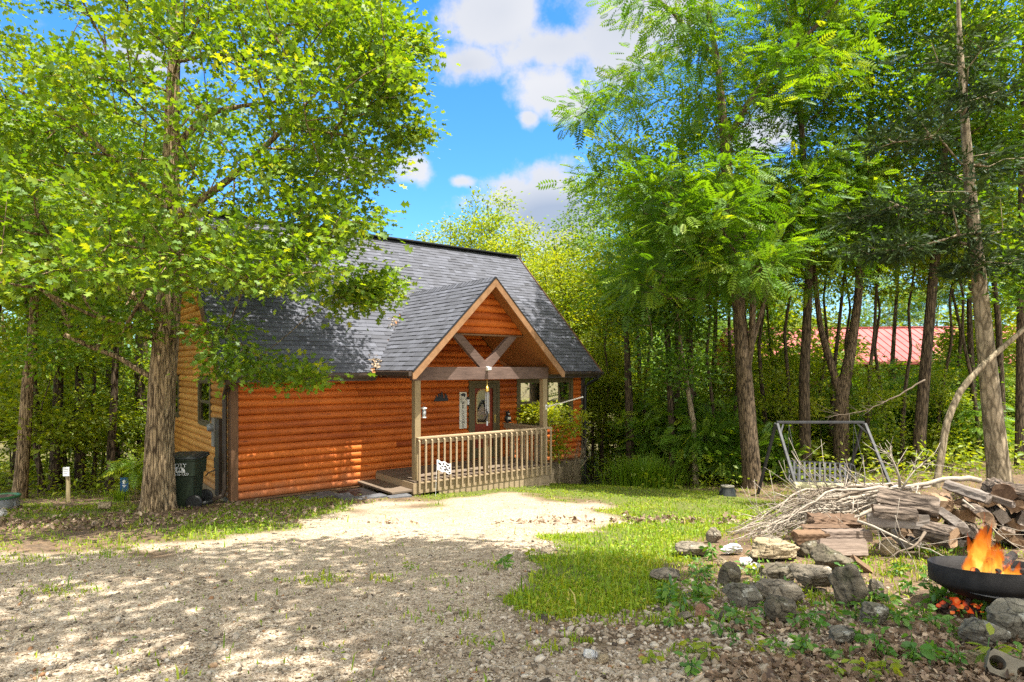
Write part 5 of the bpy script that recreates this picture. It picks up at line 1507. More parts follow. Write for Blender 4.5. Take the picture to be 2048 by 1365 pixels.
def stones(n, y0, y1, pw, size, seed, keep):
    x, y = area_pts(n, y0, y1, pw, seed=seed)
    z = ground(x, y); g, l, l2, a, b = cover(x, y, z)
    r = np.random.default_rng(seed + 1)
    ok = r.random(n) < keep(x, y, g, l, l2, a, b)
    x, y, z = x[ok], y[ok], z[ok]; m = len(x)
    s = np.clip(np.exp(r.normal(math.log(size), .42, m)), size * .4, size * 3.0)
    q = r.uniform(0, 6.28, m); tl = r.normal(0, .3, (m, 2))
    sc3 = np.stack([s * r.uniform(.8, 1.5, m), s * r.uniform(.7, 1.1, m), s * r.uniform(.40, .8, m)], 1)
    P_ = IV[None] * (1 + r.normal(0, .16, (m, 12, 1))) * sc3[:, None]
    cq, sq = np.cos(q)[:, None], np.sin(q)[:, None]
    X = P_[..., 0] * cq - P_[..., 1] * sq; Y_ = P_[..., 0] * sq + P_[..., 1] * cq; Z = P_[..., 2] + X * tl[:, :1] + Y_ * tl[:, 1:]
    V = np.stack([X + x[:, None], Y_ + y[:, None], Z + (z + s * .22)[:, None]], -1).reshape(-1, 3)
    return V, (np.arange(m)[:, None, None] * 12 + IF[None]).reshape(-1, 3), np.repeat(np.clip(r.normal(.5, .22, m), 0, 1), 12)
def merge(parts):
    Vs, Fs, Ts, off = [], [], [], 0
    for V, Fc, T in parts: Vs.append(V); Fs.append(Fc + off); Ts.append(T); off += len(V)
    return np.concatenate(Vs), np.concatenate(Fs), np.concatenate(Ts)
def kg(x, y, g, l, l2, a, b):
    rough = np.clip((x + .3) / 1.4, 0, 1)           # coarser, looser stone toward the right edge of the drive
    return g * np.where(y < 9, .38 + .5 * rough + .1 * a, .30) * (1 - .5 * np.clip(b - .2, 0, 1))
st1 = stones(150000, 2.6, 13.5, 1.55, .0068, 91, kg)
st2 = stones(56000, 2.6, 7.5, 1.2, .0115, 93, lambda x, y, g, l, l2, a, b: (g * np.clip((x + .4) / 1.2, .06, 1) + (1 - g) * (1 - l) * np.clip((y < 5.2) * np.clip((2.9 - x) / 1.2, .12, 1) * .8, 0, 1)) * .75)
V, Fc, T = merge([st1, st2])
tag(link('gravel_stones', mesh_np('gravel_stones', V, Fc, T), None, m_stone_bits()), kind='stuff')

# grass
def grass(n, y0, y1, pw, h, seed, keep, wd=.0035, tone=.5):
    x, y = area_pts(n, y0, y1, pw, seed=seed)
    z = ground(x, y); g, l, l2, a, b = cover(x, y, z); r = np.random.default_rng(seed + 1)
    ok = r.random(n) < keep(x, y, g, l, l2, a, b)
    x, y, z, a, b = x[ok], y[ok], z[ok], a[ok], b[ok]; m = len(x)
    hh = np.clip(r.normal(h, h * .38, m), h * .25, h * 2.2); q = r.uniform(0, 6.28, m); ln = r.uniform(.15, .9, m)
    w_ = wd * r.uniform(.7, 1.6, m) * (1 + y * .06)
    d = np.stack([np.cos(q), np.sin(q), 0 * q], 1); s_ = np.stack([-np.sin(q), np.cos(q), 0 * q], 1); b0 = np.stack([x, y, z - .005], 1)
    up = np.array([0, 0, 1.0])
    p1 = b0 + up * (hh * .55)[:, None] + d * (hh * ln * .18)[:, None]; p2 = b0 + up * (hh * (1 - .25 * ln))[:, None] + d * (hh * ln * .62)[:, None]
    V = np.stack([b0 - s_ * w_[:, None], b0 + s_ * w_[:, None], p1 + s_ * (w_ * .8)[:, None], p1 - s_ * (w_ * .8)[:, None], p2], 1).reshape(-1, 3)
    Fc = (np.arange(m)[:, None, None] * 5 + np.array([(0, 1, 2), (0, 2, 3), (3, 2, 4)])[None]).reshape(-1, 3)
    return V, Fc, np.repeat(np.clip(r.normal(tone, .17, m) + .14 * a, 0, 1), 5)
patch = np.array([(650, 1165, 60, 14), (1000, 1135, 70, 12), (900, 1168, 70, 14), (120, 1185, 90, 14), (880, 1235, 90, 16), (770, 1165, 40, 8), (960, 1290, 40, 10), (1350, 1310, 60, 20), (1100, 1300, 50, 14), (240, 1100, 140, 16), (60, 1120, 100, 10), (560, 1165, 30, 6), (700, 1010, 30, 10)])
def in_patch(x, y):
    z = gz(x, y); u, v = to_px(x, y, z); s = np.zeros(len(x))
    for a, b, ra, rb in patch: s = np.maximum(s, np.clip(1.2 - np.sqrt(((u - a) / ra) ** 2 + ((v - b) / rb) ** 2), 0, 1))
    return s
def gk(x, y, g, l, l2, a, b):
    base = l * np.clip(.66 + .5 * a + .25 * b, .06, 1) + l2 * np.clip(.72 + .5 * b, 0, 1) * (1 - l)
    rest = (1 - g) * (1 - l) * (1 - l2) * np.clip(.05 + .22 * (b + .2), 0, .35) * (y > 4)
    return np.clip(base + rest + in_patch(x, y) * .34 * np.clip(.5 + a, .2, 1) + (y > 14.5) * (1 - g) * .35 + g * .006, 0, 1)
V, Fc, T = merge([grass(360000, 2.8, 19, 1.0, .036, 95, gk), grass(30000, 2.8, 12, 1.2, .10, 97, lambda *a_: gk(*a_) * .35, .0045, .42)])
lw = area_pts(60000, 2.8, 19, 1.0, seed=98); lz = ground(*lw); cg = cover(*lw, lz); kk = np.random.default_rng(99).random(60000) < gk(*lw, *cg) * .55
cpt = np.stack([lw[0][kk], lw[1][kk], lz[kk] + .025], 1)
V2, F2, T2 = leaf_cloud(rs, cpt, 2, .03, .034, T_LEAF, up=.75, tone=(.42, .18), flat=.4)
V, Fc, T = merge([(V, Fc, T), (V2, F2, T2)])
tag(link('grass', mesh_np('grass', V, Fc, T), None, M['grass']), kind='stuff')

# fallen leaves
def lk(x, y, g, l, l2, a, b):
    rt = np.clip((x - 1.0) / .8, 0, 1) * (y < 9)
    base = (1 - g) * (1 - l * .8) * (.26 + .20 * rt) * np.clip(.8 + .5 * b, .2, 1) + g * np.where(x > .2, .05, .022) * np.clip(.6 + a, 0, 1) + l * .03
    return np.clip(base, 0, 1)
T_CURL = (np.array([(0, 0, .02), (.3, .26, .16), (.7, .2, .10), (1, 0, .05), (.7, -.22, .18), (.3, -.24, .10), (.5, 0, -.03)], float), np.array([(0, 6, 1), (1, 6, 2), (2, 6, 3), (3, 6, 4), (4, 6, 5), (5, 6, 0)], int))
def litter(n, y0, y1, pw, size, seed):
    x, y = area_pts(n, y0, y1, pw, seed=seed); z = ground(x, y); cv = cover(x, y, z); r = np.random.default_rng(seed)
    ok = r.random(n) < lk(x, y, *cv)
    c = np.stack([x[ok], y[ok], z[ok] + .010 + r.random(ok.sum()) * .025], 1); h = len(c) // 3
    A = leaf_cloud(r, c[:h], 1, .005, size, T_OAK, up=.55, droop=0, tone=(.45, .24))
    return merge([A, leaf_cloud(r, c[h:], 1, .005, size * .8, T_CURL, up=.5, droop=0, tone=(.5, .24))])
V, Fc, T = merge([litter(44000, 2.6, 10, 1.3, .050, 111), litter(30000, 9, 26, .6, .085, 112)])
tag(link('fallen_leaves', mesh_np('fallen_leaves', V, Fc, T), None, M['litter']), kind='stuff')

# undergrowth on the floor of the woods
r = np.random.default_rng(120)
def woods_floor(n):
    y = r.uniform(14.5, 34, n); u = np.where(r.random(n) < .36, r.uniform(-250, 330, n), r.uniform(1180, 2200, n)); x = (u - U0) / F * y
    z = ground(x, y); d = np.stack([x - HA[0], y - HA[1]], 1); s = d @ D1; t = d @ D2
    uu, vv = to_px(x, y, z)
    ok = ~((s > -.3) & (s < HW + .3) & (t > -2.2) & (t < HD + .3)) & ~((uu > 1180) & (uu < 1600) & (y < 16.2) ) & ~((uu < 330) & (y < 15.6) & (wob(x, y) < .4))
    return np.stack([x, y, z], 1)[ok]
wf = woods_floor(3000); wf[:, 2] += r.random(len(wf)) ** 1.6 * .75 + .06
V, Fc, T = leaf_cloud(r, wf, 13, .22, .125, T_LEAF, up=.68, tone=(.42, .17), flat=.4)
tag(link('undergrowth', mesh_np('undergrowth', V, Fc, T), None, M['leaf_lime']), kind='stuff')

# the far woods that close the view
r = np.random.default_rng(130)
cr = []
for k in range(230):
    y = r.uniform(56, 125); x = r.uniform(-1.15, 1.15) * y; 
    zb = -6 if y < 85 else float(-7 + 20 * ((y - 85) / 70) ** 1.2 * .8)
    if x > 0.42 * y and y < 110: h = r.uniform(5, 7.5)
    else: h = r.uniform(9, 14)
    cr.append(ellips_pts(r, 46, (x, y, zb + h * .52), (h * .30, h * .30, h * .5), .5))
cr = np.concatenate(cr)
V, Fc, T = leaf_cloud(r, cr, 12, .9, .55, T_LEAF, up=.45, tone=(.45, .18), flat=.8)
tag(link('distant_woods', mesh_np('distant_woods', V, Fc, T), None, M['leaf_woods']), kind='stuff')

# ================================================================== red roofed building beyond the woods
def m_redroof():
    n = NT('red_metal_roof'); n.col(n.ramp(n.noise(.9, 7, .7), [(.3, (.30, .075, .065)), (.7, (.44, .125, .11))])).set(.55, .4); return n.m
rbld = thing('long_building', 'long low building with red ribbed metal roof seen between tree trunks', 'building', (*px_place(1500, 34), -4.2), R(-9))
b = MB(); b.box(0, 26, 0, 9, 0, 4.55); b.build('wall', M['trim'], rbld)
b = MB()
zl, zh = 4.5, 6.55
b.add([(-.6, -.8, zl), (26.6, -.8, zl), (26.6, 4.5, zh), (-.6, 4.5, zh), (-.6, 9.8, zl), (26.6, 9.8, zl)], [(0, 1, 2, 3), (3, 2, 5, 4)])
b.add([(-.6, -.8, zl - .15), (26.6, -.8, zl - .15), (26.6, 4.5, zh - .15), (-.6, 4.5, zh - .15), (-.6, 9.8, zl - .15), (26.6, 9.8, zl - .15)], [(3, 2, 1, 0), (4, 5, 2, 3)])
b.add([(-.6, -.8, zl - .15), (26.6, -.8, zl - .15), (26.6, -.8, zl), (-.6, -.8, zl)], [(0, 1, 2, 3)])
for k in range(68):
    x = -.5 + k * .405; b.beam((x, -.8, zl + .015), (x, 4.5, zh + .015), .03, .05)
b.beam((-.6, 4.5, zh + .02), (26.6, 4.5, zh + .02), .4, .06)
b.build('roof', m_redroof(), rbld)
for k in range(5):
    b = MB(); b.box(2 + k * 5, 3.2 + k * 5, -.03, .0, 1.2, 2.6); b.build('window', M['interior'], rbld)

# ================================================================== swing
sy = 14.4; sx0 = (1553 - U0) / F * sy; sx1 = (1728 - U0) / F * sy
swz = -(845 - V0) / F * sy
sw = thing('garden_swing', 'weathered metal A frame swing with lattice back bench at the woods edge', 'swing', ((sx0 + sx1) / 2, sy, G((sx0 + sx1) / 2, sy)))
bx_, bz = sw.location.x, sw.location.z
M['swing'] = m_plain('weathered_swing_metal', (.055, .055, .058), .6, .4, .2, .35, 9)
M['swing_lit'] = m_plain('lit_swing_metal', (.10, .10, .102), .6, .4, .2, .35, 9)  # lighter copy of the swing metal, light painted into the colour
hh = swz - bz
X0, X1 = sx0 - bx_, sx1 - bx_
b = MB(); b.beam((X0, 0, hh), (X1, 0, hh), .055, .055); b.build('top_bar', M['swing'], sw, .004)
for xx, sg in ((X0, -1), (X1, 1)):
    for dy, dx in ((-.78, sg * .03), (.78, sg * .03)):
        gx2 = xx + (-.13 if (dy > 0 and sg < 0) else .20 if (sg < 0) else .22 if dy < 0 else -.05)
        zg = G(gx2 + bx_, sy + dy) - bz
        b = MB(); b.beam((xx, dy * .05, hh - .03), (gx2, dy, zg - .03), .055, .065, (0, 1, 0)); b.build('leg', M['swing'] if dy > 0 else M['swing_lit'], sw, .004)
    b = MB(); b.beam((xx - sg * .16, 0, hh - .03), (xx + (.03 if sg < 0 else .05), -.14, hh - .28), .025, .03); b.build('corner_brace', M['swing_lit'], sw)
def bench_to(u, v, Y): q = P(u, v, Y); return Vector((q[0] - bx_, q[1] - sy, q[2] - bz))
bk0, bk1 = bench_to(1578, 922, 14.6), bench_to(1700, 928, 14.6)
bb0, bb1 = bench_to(1578, 962, 14.45), bench_to(1700, 966, 14.45)
b = MB()
for f_ in (0, .33, .66, 1):
    b.beam(bk0.lerp(bb0, f_), bk1.lerp(bb1, f_), .035 if f_ in (0, 1) else .045, .02, (0, 1, 0))
for k in range(13):
    f_ = k / 12; b.beam(bk0.lerp(bk1, f_) - Vector((0, .012, 0)), bb0.lerp(bb1, f_) - Vector((0, .012, 0)), .045 if 0 < k < 12 else .03, .012, (0, 1, 0))
b.tube([bk1, bk1 + Vector((.10, 0, -.05)), bk1 + Vector((.13, 0, -.2)), bb1 + Vector((.12, 0, 0))], .016, 6)
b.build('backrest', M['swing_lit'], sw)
b = MB()
for k in range(13):
    f_ = k / 12; p = bb0.lerp(bb1, f_); b.beam(p, p + Vector((0, -.52, -.02)), .045, .012)
for k in range(5): b.beam(bb0 + Vector((0, -.05 - k * .115, .012)), bb1 + Vector((0, -.05 - k * .115, .012)), .04, .010)
b.build('seat', M['swing'], sw)
for p0 in (bb0 + Vector((-.03, 0, 0)), bb1 + Vector((.05, 0, 0))):
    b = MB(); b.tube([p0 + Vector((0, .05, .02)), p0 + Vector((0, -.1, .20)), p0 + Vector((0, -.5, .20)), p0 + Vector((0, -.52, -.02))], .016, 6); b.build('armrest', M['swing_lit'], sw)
for xx in (bb0.x - .03, bb1.x + .06):
    for dy in (-.5, .05):
        b = MB(); b.tube([(xx, 0, hh - .03), (xx, dy, bb0.z + .2)], .006, 5); b.build('chain', M['swing'], sw)

# pale log lying before the bench
def round_log(name, label, cat, p0, p1, rad, mat, group=None, seed=0, n=14, taper=.9, kind=None):
    r = np.random.default_rng(seed)
    p0 = np.array(p0, float); p1 = np.array(p1, float); t = thing(name, label, cat, tuple((p0 + p1) / 2 - np.array([0, 0, rad])), 0, group)
    o = np.array(t.location); m = 14
    pts = np.array([p0 + (p1 - p0) * k / (m - 1) + r.normal(0, rad * .05, 3) for k in range(m)]) - o
    rr = np.linspace(rad, rad * taper, m) * (1 + r.normal(0, .035, m)); rr[0] *= .93; rr[-1] *= .93
    V, Fq = tube_np(pts, rr, n)
    V += r.normal(0, rad * .03, V.shape)
    b = MB(); b.add(V, [tuple(f) for f in Fq] + [tuple(range(n - 1, -1, -1)), tuple(range(len(V) - n, len(V)))]); b.build('wood', mat, t, smooth=False)
    return t
M['palelog'] = m_wood('pale_peeled_log', (.30, .27, .13), (.58, .54, .33), (2, 10, 10), .85, .2)
a_, b_ = P(1588, 973, 13.4), P(1706, 976, 13.4)
round_log('pale_log', 'thick pale peeled log lying in front of the swing bench', 'log', a_, b_, .095, M['palelog'])
sup = MB()
# ================================================================== small things by the woods
pt = gp(1455, 992)
pot = thing('garden_pot', 'dark upturned pot standing on the lawn before the walnut', 'pot', tuple(pt - np.array([0, 0, .02])))
b = MB(); b.lathe([(.19, 0), (.20, .02), (.165, .14), (.135, .22), (.13, .225)], 20); b.build('body', M['darkgrey'], pot, smooth=False)
b = MB(); b.lathe([(.14, .226), (.15, .235), (.15, .255), (.13, .262)], 20); b.build('rim', M['concrete'], pot)
for a in (.3, 3.44):
    b = MB(); b.tube([(.165 * math.cos(a), .165 * math.sin(a), .19), (.215 * math.cos(a), .215 * math.sin(a), .14), (.20 * math.cos(a), .20 * math.sin(a), .05)], .016, 6); b.build('handle', M['darkgrey'], pot)

pg = gp(136, 1004)
M['postwood'] = m_wood('raw_post_wood', (.22, .17, .085), (.44, .36, .20), (12, 12, 2), .85)
ns = thing('notice_post', 'wooden post with small white notice board in front of woods', 'sign', tuple(pg - np.array([0, 0, .08])), R(6))
k_ = pg[1] / F
b = MB(); b.tube([(0, 0, 0), (.004, 0, .5), (-.012, 0, 62 * k_ + .08)], .042, 12); b.build('post', M['postwood'], ns)
b = MB(); b.box(-.075, .06, -.062, -.048, 52 * k_ + .08, 70 * k_ + .08); b.build('board', M['white'], ns, .003)
b = MB()
for k in range(3): b.box(-.055, .04 - .02 * (k == 2), -.0635, -.0625, (65 - k * 4) * k_ + .08, (65.9 - k * 4) * k_ + .08)
b.prism([(.01, .0), (.04, .02), (.01, .04)], lambda a, c_, d_: (a, d_, c_ + 63.3 * k_ + .08), -.0637, -.0625)
b.build('printing', M['greymetal'], ns)

bgp = gp(249, 1000)
bs = thing('blue_sign', 'small blue yard sign with white house emblem beside the oak', 'sign', tuple(bgp - np.array([0, 0, .02])), R(5))
k_ = bgp[1] / F
M['blue'] = m_plain('blue_sign_paint', (.012, .085, .23), .5, .4, var=.12)
b = MB(); b.box(-.09, .09, -.012, .0, 18 * k_, 46 * k_); b.build('board', M['blue'], bs, .004)
b = MB(); b.beam((0, .008, 0), (0, .008, 40 * k_), .02, .012); b.build('stake', M['darkgrey'], bs)
b = MB()
b.prism([(-.032, -.035), (.032, -.035), (.032, .015), (.045, .015), (0, .06), (-.045, .015), (-.032, .015)], lambda a, c_, d_: (a, d_, c_ + 37 * k_), -.0145, -.0125)
b.box(-.04, .04, -.0145, -.0125, 29.5 * k_, 31.5 * k_); b.box(-.03, .03, -.0145, -.0125, 27.5 * k_, 28.6 * k_)
b.build('emblem', M['white'], bs)

pp = gp(2, 1019)
pn = thing('planter', 'round corrugated metal planter with green rim near the woods', 'planter', tuple(pp - np.array([0, 0, .03])))
k_ = pp[1] / F
prof = []
for k in range(15): prof.append((.295 + .012 * (k % 2), .02 + k * .017))
b = MB(); b.lathe([(.29, 0)] + prof, 36); b.build('wall', M['greymetal'], pn, smooth=True)
M['greenrim'] = m_plain('green_rim', (.045, .15, .06), .5)
b = MB(); b.lathe([(.30, .26), (.325, .265), (.325, .30), (.29, .305), (.27, .27), (.0, .268)], 36); b.build('rim', M['greenrim'], pn)
b = MB(); b.box(.275, .335, -.05, .05, .10, .20); b.build('bracket', M['greymetal'], pn, .004)
b = MB(); b.lathe([(.26, .27), (.2, .29), (.0, .30)], 24); b.build('soil', M['beam'], pn)

# tall grass clump
def blade_clump(name, label, c, n, h, spread, mat, seed, cat='grass clump', wd=.010):
    r = np.random.default_rng(seed); t = thing(name, label, cat, tuple(c))
    q = r.uniform(0, 6.28, n); d = np.abs(r.normal(0, spread, n)); b0 = np.stack([np.cos(q) * d, np.sin(q) * d * .6, np.full(n, -.02)], 1); q2 = q + r.normal(0, .6, n)
    hh = h * r.uniform(.6, 1.15, n); ln = r.uniform(.25, 1.0, n); segs = 6; V = []; 
    for k in range(segs + 1):
        f = k / segs; w_ = wd * (1 - f) ** .6 + .0008
        c_ = b0 + np.stack([np.cos(q2) * ln * hh * .75 * f ** 1.8, np.sin(q2) * ln * hh * .75 * f ** 1.8, hh * (f - .42 * ln * f ** 2.6)], 1)
        s_ = np.stack([-np.sin(q2), np.cos(q2), 0 * q2], 1); V += [c_ - s_ * w_, c_ + s_ * w_]
    V = np.stack(V, 1); K = V.shape[1]; fq = np.array([(2 * k, 2 * k + 1, 2 * k + 3, 2 * k + 2) for k in range(segs)])
    Fc = (np.arange(n)[:, None, None] * K + fq[None]).reshape(-1, 4)
    link('leaves', mesh_np('leaves', V.reshape(-1, 3), Fc, np.repeat(np.clip(r.normal(.3, .15, n), 0, 1), K)), t, mat)
    return t
c = P(1290, 982, 17.0); c[2] = G(c[0], c[1])
blade_clump('tall_grass_clump', 'broad clump of long arching grass between cabin and walnut', c, 1000, 1.0, .62, M['grass'], 5)
c2 = gp(238, 1002); blade_clump('tall_grass_clump', 'small tuft of arching grass beside the blue sign', c2, 90, .40, .14, M['grass'], 6, wd=.008)

# sapling at the porch corner
pxz = hw(PR1 + 1.35, -.75, 0); pxz = (pxz[0], pxz[1], G(pxz[0], pxz[1]) - .05)
r = np.random.default_rng(140); at = np.concatenate([ellips_pts(r, 36, (-.35, 0, 1.95), (.75, .4, .24), .2), ellips_pts(r, 16, (.35, 0, 1.75), (.5, .3, .3), .2), ellips_pts(r, 16, (0, 0, 1.1), (.3, .25, .35), .2)]) + np.array(pxz)
stem = np.array([(0, 0, 0, .03), (.03, 0, .5, .026), (.0, .02, 1.0, .022), (-.1, .0, 1.5, .014)]) + np.array([*pxz, 0])
make_tree('young_tree', 'young bright leaved tree growing against the wall right of the porch', 'tree', [stem], at, dict(per=34, spread=.12, size=.10, tmpl=T_OAK, up=.7, droop=.05, tone=(.62, .15)), 141, M['bark_pale'], M['leaf_lime'], flare=1.0, tip=.004, step=.2)
r = np.random.default_rng(142); q = hw(PR1 + 1.9, -.65, 0); q = np.array((q[0], q[1], G(q[0], q[1]) - .03)); b = MB()
bt = thing('bare_bush', 'leafless twiggy bush beside the young tree at the cabin corner', 'bush', tuple(q))
for k in range(16):
    a = r.uniform(0, 6.28); l_ = r.uniform(.8, 1.75); e_ = np.array([math.cos(a) * .5 * r.random() + .25, math.sin(a) * .3, l_]); pts = [np.zeros(3) + r.normal(0, .02, 3), e_ * .35 + r.normal(0, .03, 3), e_ * .7 + r.normal(0, .05, 3), e_]
    b.tube(pts, [.010, .008, .006, .003], 4)
    for j in range(2):
        s_ = pts[2] + r.normal(0, .03, 3); b.tube([s_, s_ + np.array([r.normal(0, .12), r.normal(0, .1), .22])], [.004, .002], 3)
b.build('twigs', M['bark_pale'], bt)

# fern like sapling in front of the blue sign
c3 = gp(270, 1000); r = np.random.default_rng(143)
at = ellips_pts(r, 22, c3 + np.array([-.05, .1, .85]), (.42, .3, .28), .3)
make_tree('understory_sapling', 'small bright frond leaved sapling overhanging the blue sign', 'sapling', [np.array([(*c3, .014), (*(c3 + [-.02, .05, .4]), .011), (*(c3 + [-.05, .1, .8]), .007)])], at, dict(per=5, spread=.12, size=.30, tmpl=T_FROND, up=.75, droop=.2, tone=(.66, .14)), 144, M['bark_pale'], M['leaf_walnut'], flare=1.0, tip=.003, step=.2)

# ================================================================== rocks
M['rock'] = m_rock('grey_rock', (.095, .078, .056), (.30, .255, .19))
M['rock_dark'] = m_rock('dark_mossy_rock', (.050, .041, .028), (.20, .17, .12), mf=.68)
M['rock_tan'] = m_rock('tan_rock', (.24, .18, .10), (.46, .37, .24), lf=.75, mf=.9)
M['rock_white'] = m_rock('white_rock', (.48, .46, .42), (.72, .70, .66), lf=.6, mf=.95)
M['rock_lichen'] = m_rock('lichen_rock', (.095, .085, .062), (.24, .22, .17), lf=.58, mf=.70)
M['rock_red'] = m_rock('reddish_rock', (.20, .105, .065), (.34, .20, .13), lf=.8, mf=.95)
def ico_sub(k):
    v, f = IV.copy(), IF.copy()
    for _ in range(k):
        cache = {}; nv = list(v); nf = []
        def mid(a, b):
            key = (min(a, b), max(a, b))
            if key not in cache:
                m = (nv[a] + nv[b]); nv.append(m / np.linalg.norm(m)); cache[key] = len(nv) - 1
            return cache[key]
        for a, b, c in f:
            x, y, z = mid(a, b), mid(b, c), mid(c, a); nf += [(a, x, z), (b, y, x), (c, z, y), (x, y, z)]
        v, f = np.array(nv), np.array(nf)
    return v, f
SV, SF = ico_sub(4)
def rock(label, u, vb, wpx, hpx, mat, seed, slab=False, depth=.8, rz=None, tilt=0.0, dup_=None):
    g = gp(u, vb - 1); k = g[1] / F; w_, h_ = wpx * k, hpx * k * 1.12
    r = np.random.default_rng(seed + 500)
    w_ *= 1.1; rx_, ry_, rz_s = w_ / 2, w_ / 2 * depth, h_ * (.62 if not slab else .48)
    V = SV.copy()
    # cut the ball with random planes, then roughen: broken stone
    for _ in range(9 if not slab else 7):
        nrm = r.normal(0, 1, 3) * (1, 1, 1.0 if not slab else .45); nrm /= np.linalg.norm(nrm); c_ = r.uniform(.52, .82)
        d = V @ nrm; V = V - np.maximum(d - c_, 0)[:, None] * nrm * .93
    if slab: V[:, 2] = np.sign(V[:, 2]) * np.minimum(np.abs(V[:, 2]), .62) * 1.3
    ns_ = np.array([mnoise.fractal(Vector(p * 2.2 + seed), 0.9, 2.1, 5) for p in V]); rd_ = np.array([mnoise.ridged_multi_fractal(Vector(p * 1.7 + seed * 1.3), .9, 2.2, 5, 1.0, 2.0) for p in V]); V = V * (1 + .08 * ns_[:, None] - .085 * (np.clip(rd_, 0, 2.4)[:, None] - 1.0))
    n2_ = np.array([mnoise.noise(Vector((p[0] * 1.5, p[1] * 1.5, p[2] * 9 + seed))) for p in V]); V[:, :2] *= (1 + .06 * n2_[:, None])
    V = V * np.array([rx_, ry_, rz_s])
    a = r.uniform(-.4, .4) if rz is None else rz
    ca, sa = math.cos(a), math.sin(a); V = V @ np.array([[ca, sa, 0], [-sa, ca, 0], [0, 0, 1]])
    if tilt: ct, s_t = math.cos(tilt), math.sin(tilt); V = V @ np.array([[ct, 0, s_t], [0, 1, 0], [-s_t, 0, ct]])
    cy = ry_ * .75
    x, y = g[0] * (1 + cy / g[1]), g[1] + cy
    z = G(x, y); top = V[:, 2].max(); zc = (g[2] + h_) - top * .98
    me = mesh_np('rock', V, SF, np.full(len(V), .5), False)
    me.polygons.foreach_set('use_smooth', np.ones(len(SF), bool))
    o = link('rock', me, None, M[mat]); o.location = (x, y, max(zc, z - rz_s * .6))
    tag(o, label, 'rock', 'rocks around the fire pit')
    return o
ROCKS = [
    ('flat grey slab at the lawn edge, farthest from the fire', 1380, 1118, 66, 22, 'rock', 1), ('small upright grey stone by the twig ends of the brush pile', 1427, 1088, 28, 26, 'rock', 0),
    ('flat white slab between the grass and the tan slab', 1463, 1114, 40, 18, 'rock_white', 1), ('large smooth tan slab with curved edge, palest of the big rocks', 1543, 1129, 97, 33, 'rock_tan', 1),
    ('rounded white stone just below the tan slab', 1489, 1134, 27, 15, 'rock_white', 0), ('broken white stone below the rounded white one', 1511, 1145, 24, 15, 'rock_white', 0),
    ('small tan stone left of the white stones', 1443, 1134, 27, 15, 'rock_tan', 0), ('dark grey rounded boulder behind the leafy weed', 1458, 1178, 52, 44, 'rock_dark', 0),
    ('long brown slab lying aslant below the tan slab', 1556, 1172, 80, 32, 'rock_dark', 1), ('mossy dark stone supporting the weathered timber', 1613, 1117, 54, 34, 'rock_dark', 0),
    ('craggy dark boulder directly under the grey plank', 1665, 1150, 74, 46, 'rock_dark', 0), ('broad flat grey rock beside the mossy boulder', 1620, 1192, 92, 44, 'rock', 1),
    ('big mossy hollowed boulder, tallest by the fire pit', 1697, 1217, 90, 70, 'rock_dark', 0), ('pitted grey boulder at the front of the rock row', 1483, 1218, 66, 42, 'rock_lichen', 0),
    ('layered grey slab resting at the front of the rock row', 1560, 1214, 92, 34, 'rock', 1), ('angular dark rock with split face, lowest in the rock row', 1563, 1251, 64, 46, 'rock_dark', 0),
    ('reddish brown stone at the gravel edge', 1404, 1238, 38, 22, 'rock_red', 0), ('flat pale stone sunk in the shaded grass', 1333, 1168, 62, 17, 'rock', 1),
    ('lichen covered rock below the mossy boulder', 1747, 1254, 64, 38, 'rock_lichen', 0), ('pale grey stone right of the mossy boulder', 1751, 1206, 34, 38, 'rock', 0),
    ('brown stone half buried in leaves behind the tan slab', 1544, 1098, 46, 18, 'rock', 1), ('tan block shaped stone right of the grey plank', 1778, 1115, 34, 28, 'rock_tan', 0),
    ('grey slab alone among the dead leaves', 1684, 1295, 62, 24, 'rock_lichen', 1), ('lichen spotted boulder before the fire pit leg', 1960, 1304, 88, 50, 'rock_lichen', 0),
    ('large lichen spotted boulder cut by the picture edge', 2032, 1292, 96, 68, 'rock_lichen', 0), ('flat tan stone next to the concrete block', 1958, 1338, 54, 22, 'rock_tan', 1),
    ('broken cream stone in the gravel near the grass', 1178, 1323, 34, 17, 'rock_white', 0), ('cream stone fragment touching the broken cream stone', 1206, 1331, 24, 17, 'rock_tan', 0),
    ('small brown stone in the grass between the oak and planter', 209, 1024, 27, 15, 'rock_tan', 1), ('bright white stone by the planter', 6, 1036, 14, 15, 'rock_white', 0),
    ('grey stone beside the reddish stone', 1370, 1242, 28, 14, 'rock', 0), ('mossy stone under the brush pile next to the firewood', 1775, 1075, 40, 26, 'rock_dark', 0),
    ('low grey rock between the long brown slab and the dark boulder', 1500, 1196, 40, 20, 'rock', 1), ('small dark stone left of the pitted boulder', 1446, 1246, 30, 18, 'rock_dark', 0)]
for i, (lab, u, vb, wp, hp, mt_, sl_) in enumerate(ROCKS):
    rock(lab, u, vb, wp, hp, mt_, 7 * i + 3, bool(sl_), .75 if not sl_ else .8, tilt=(.22 if i == 8 else .0))

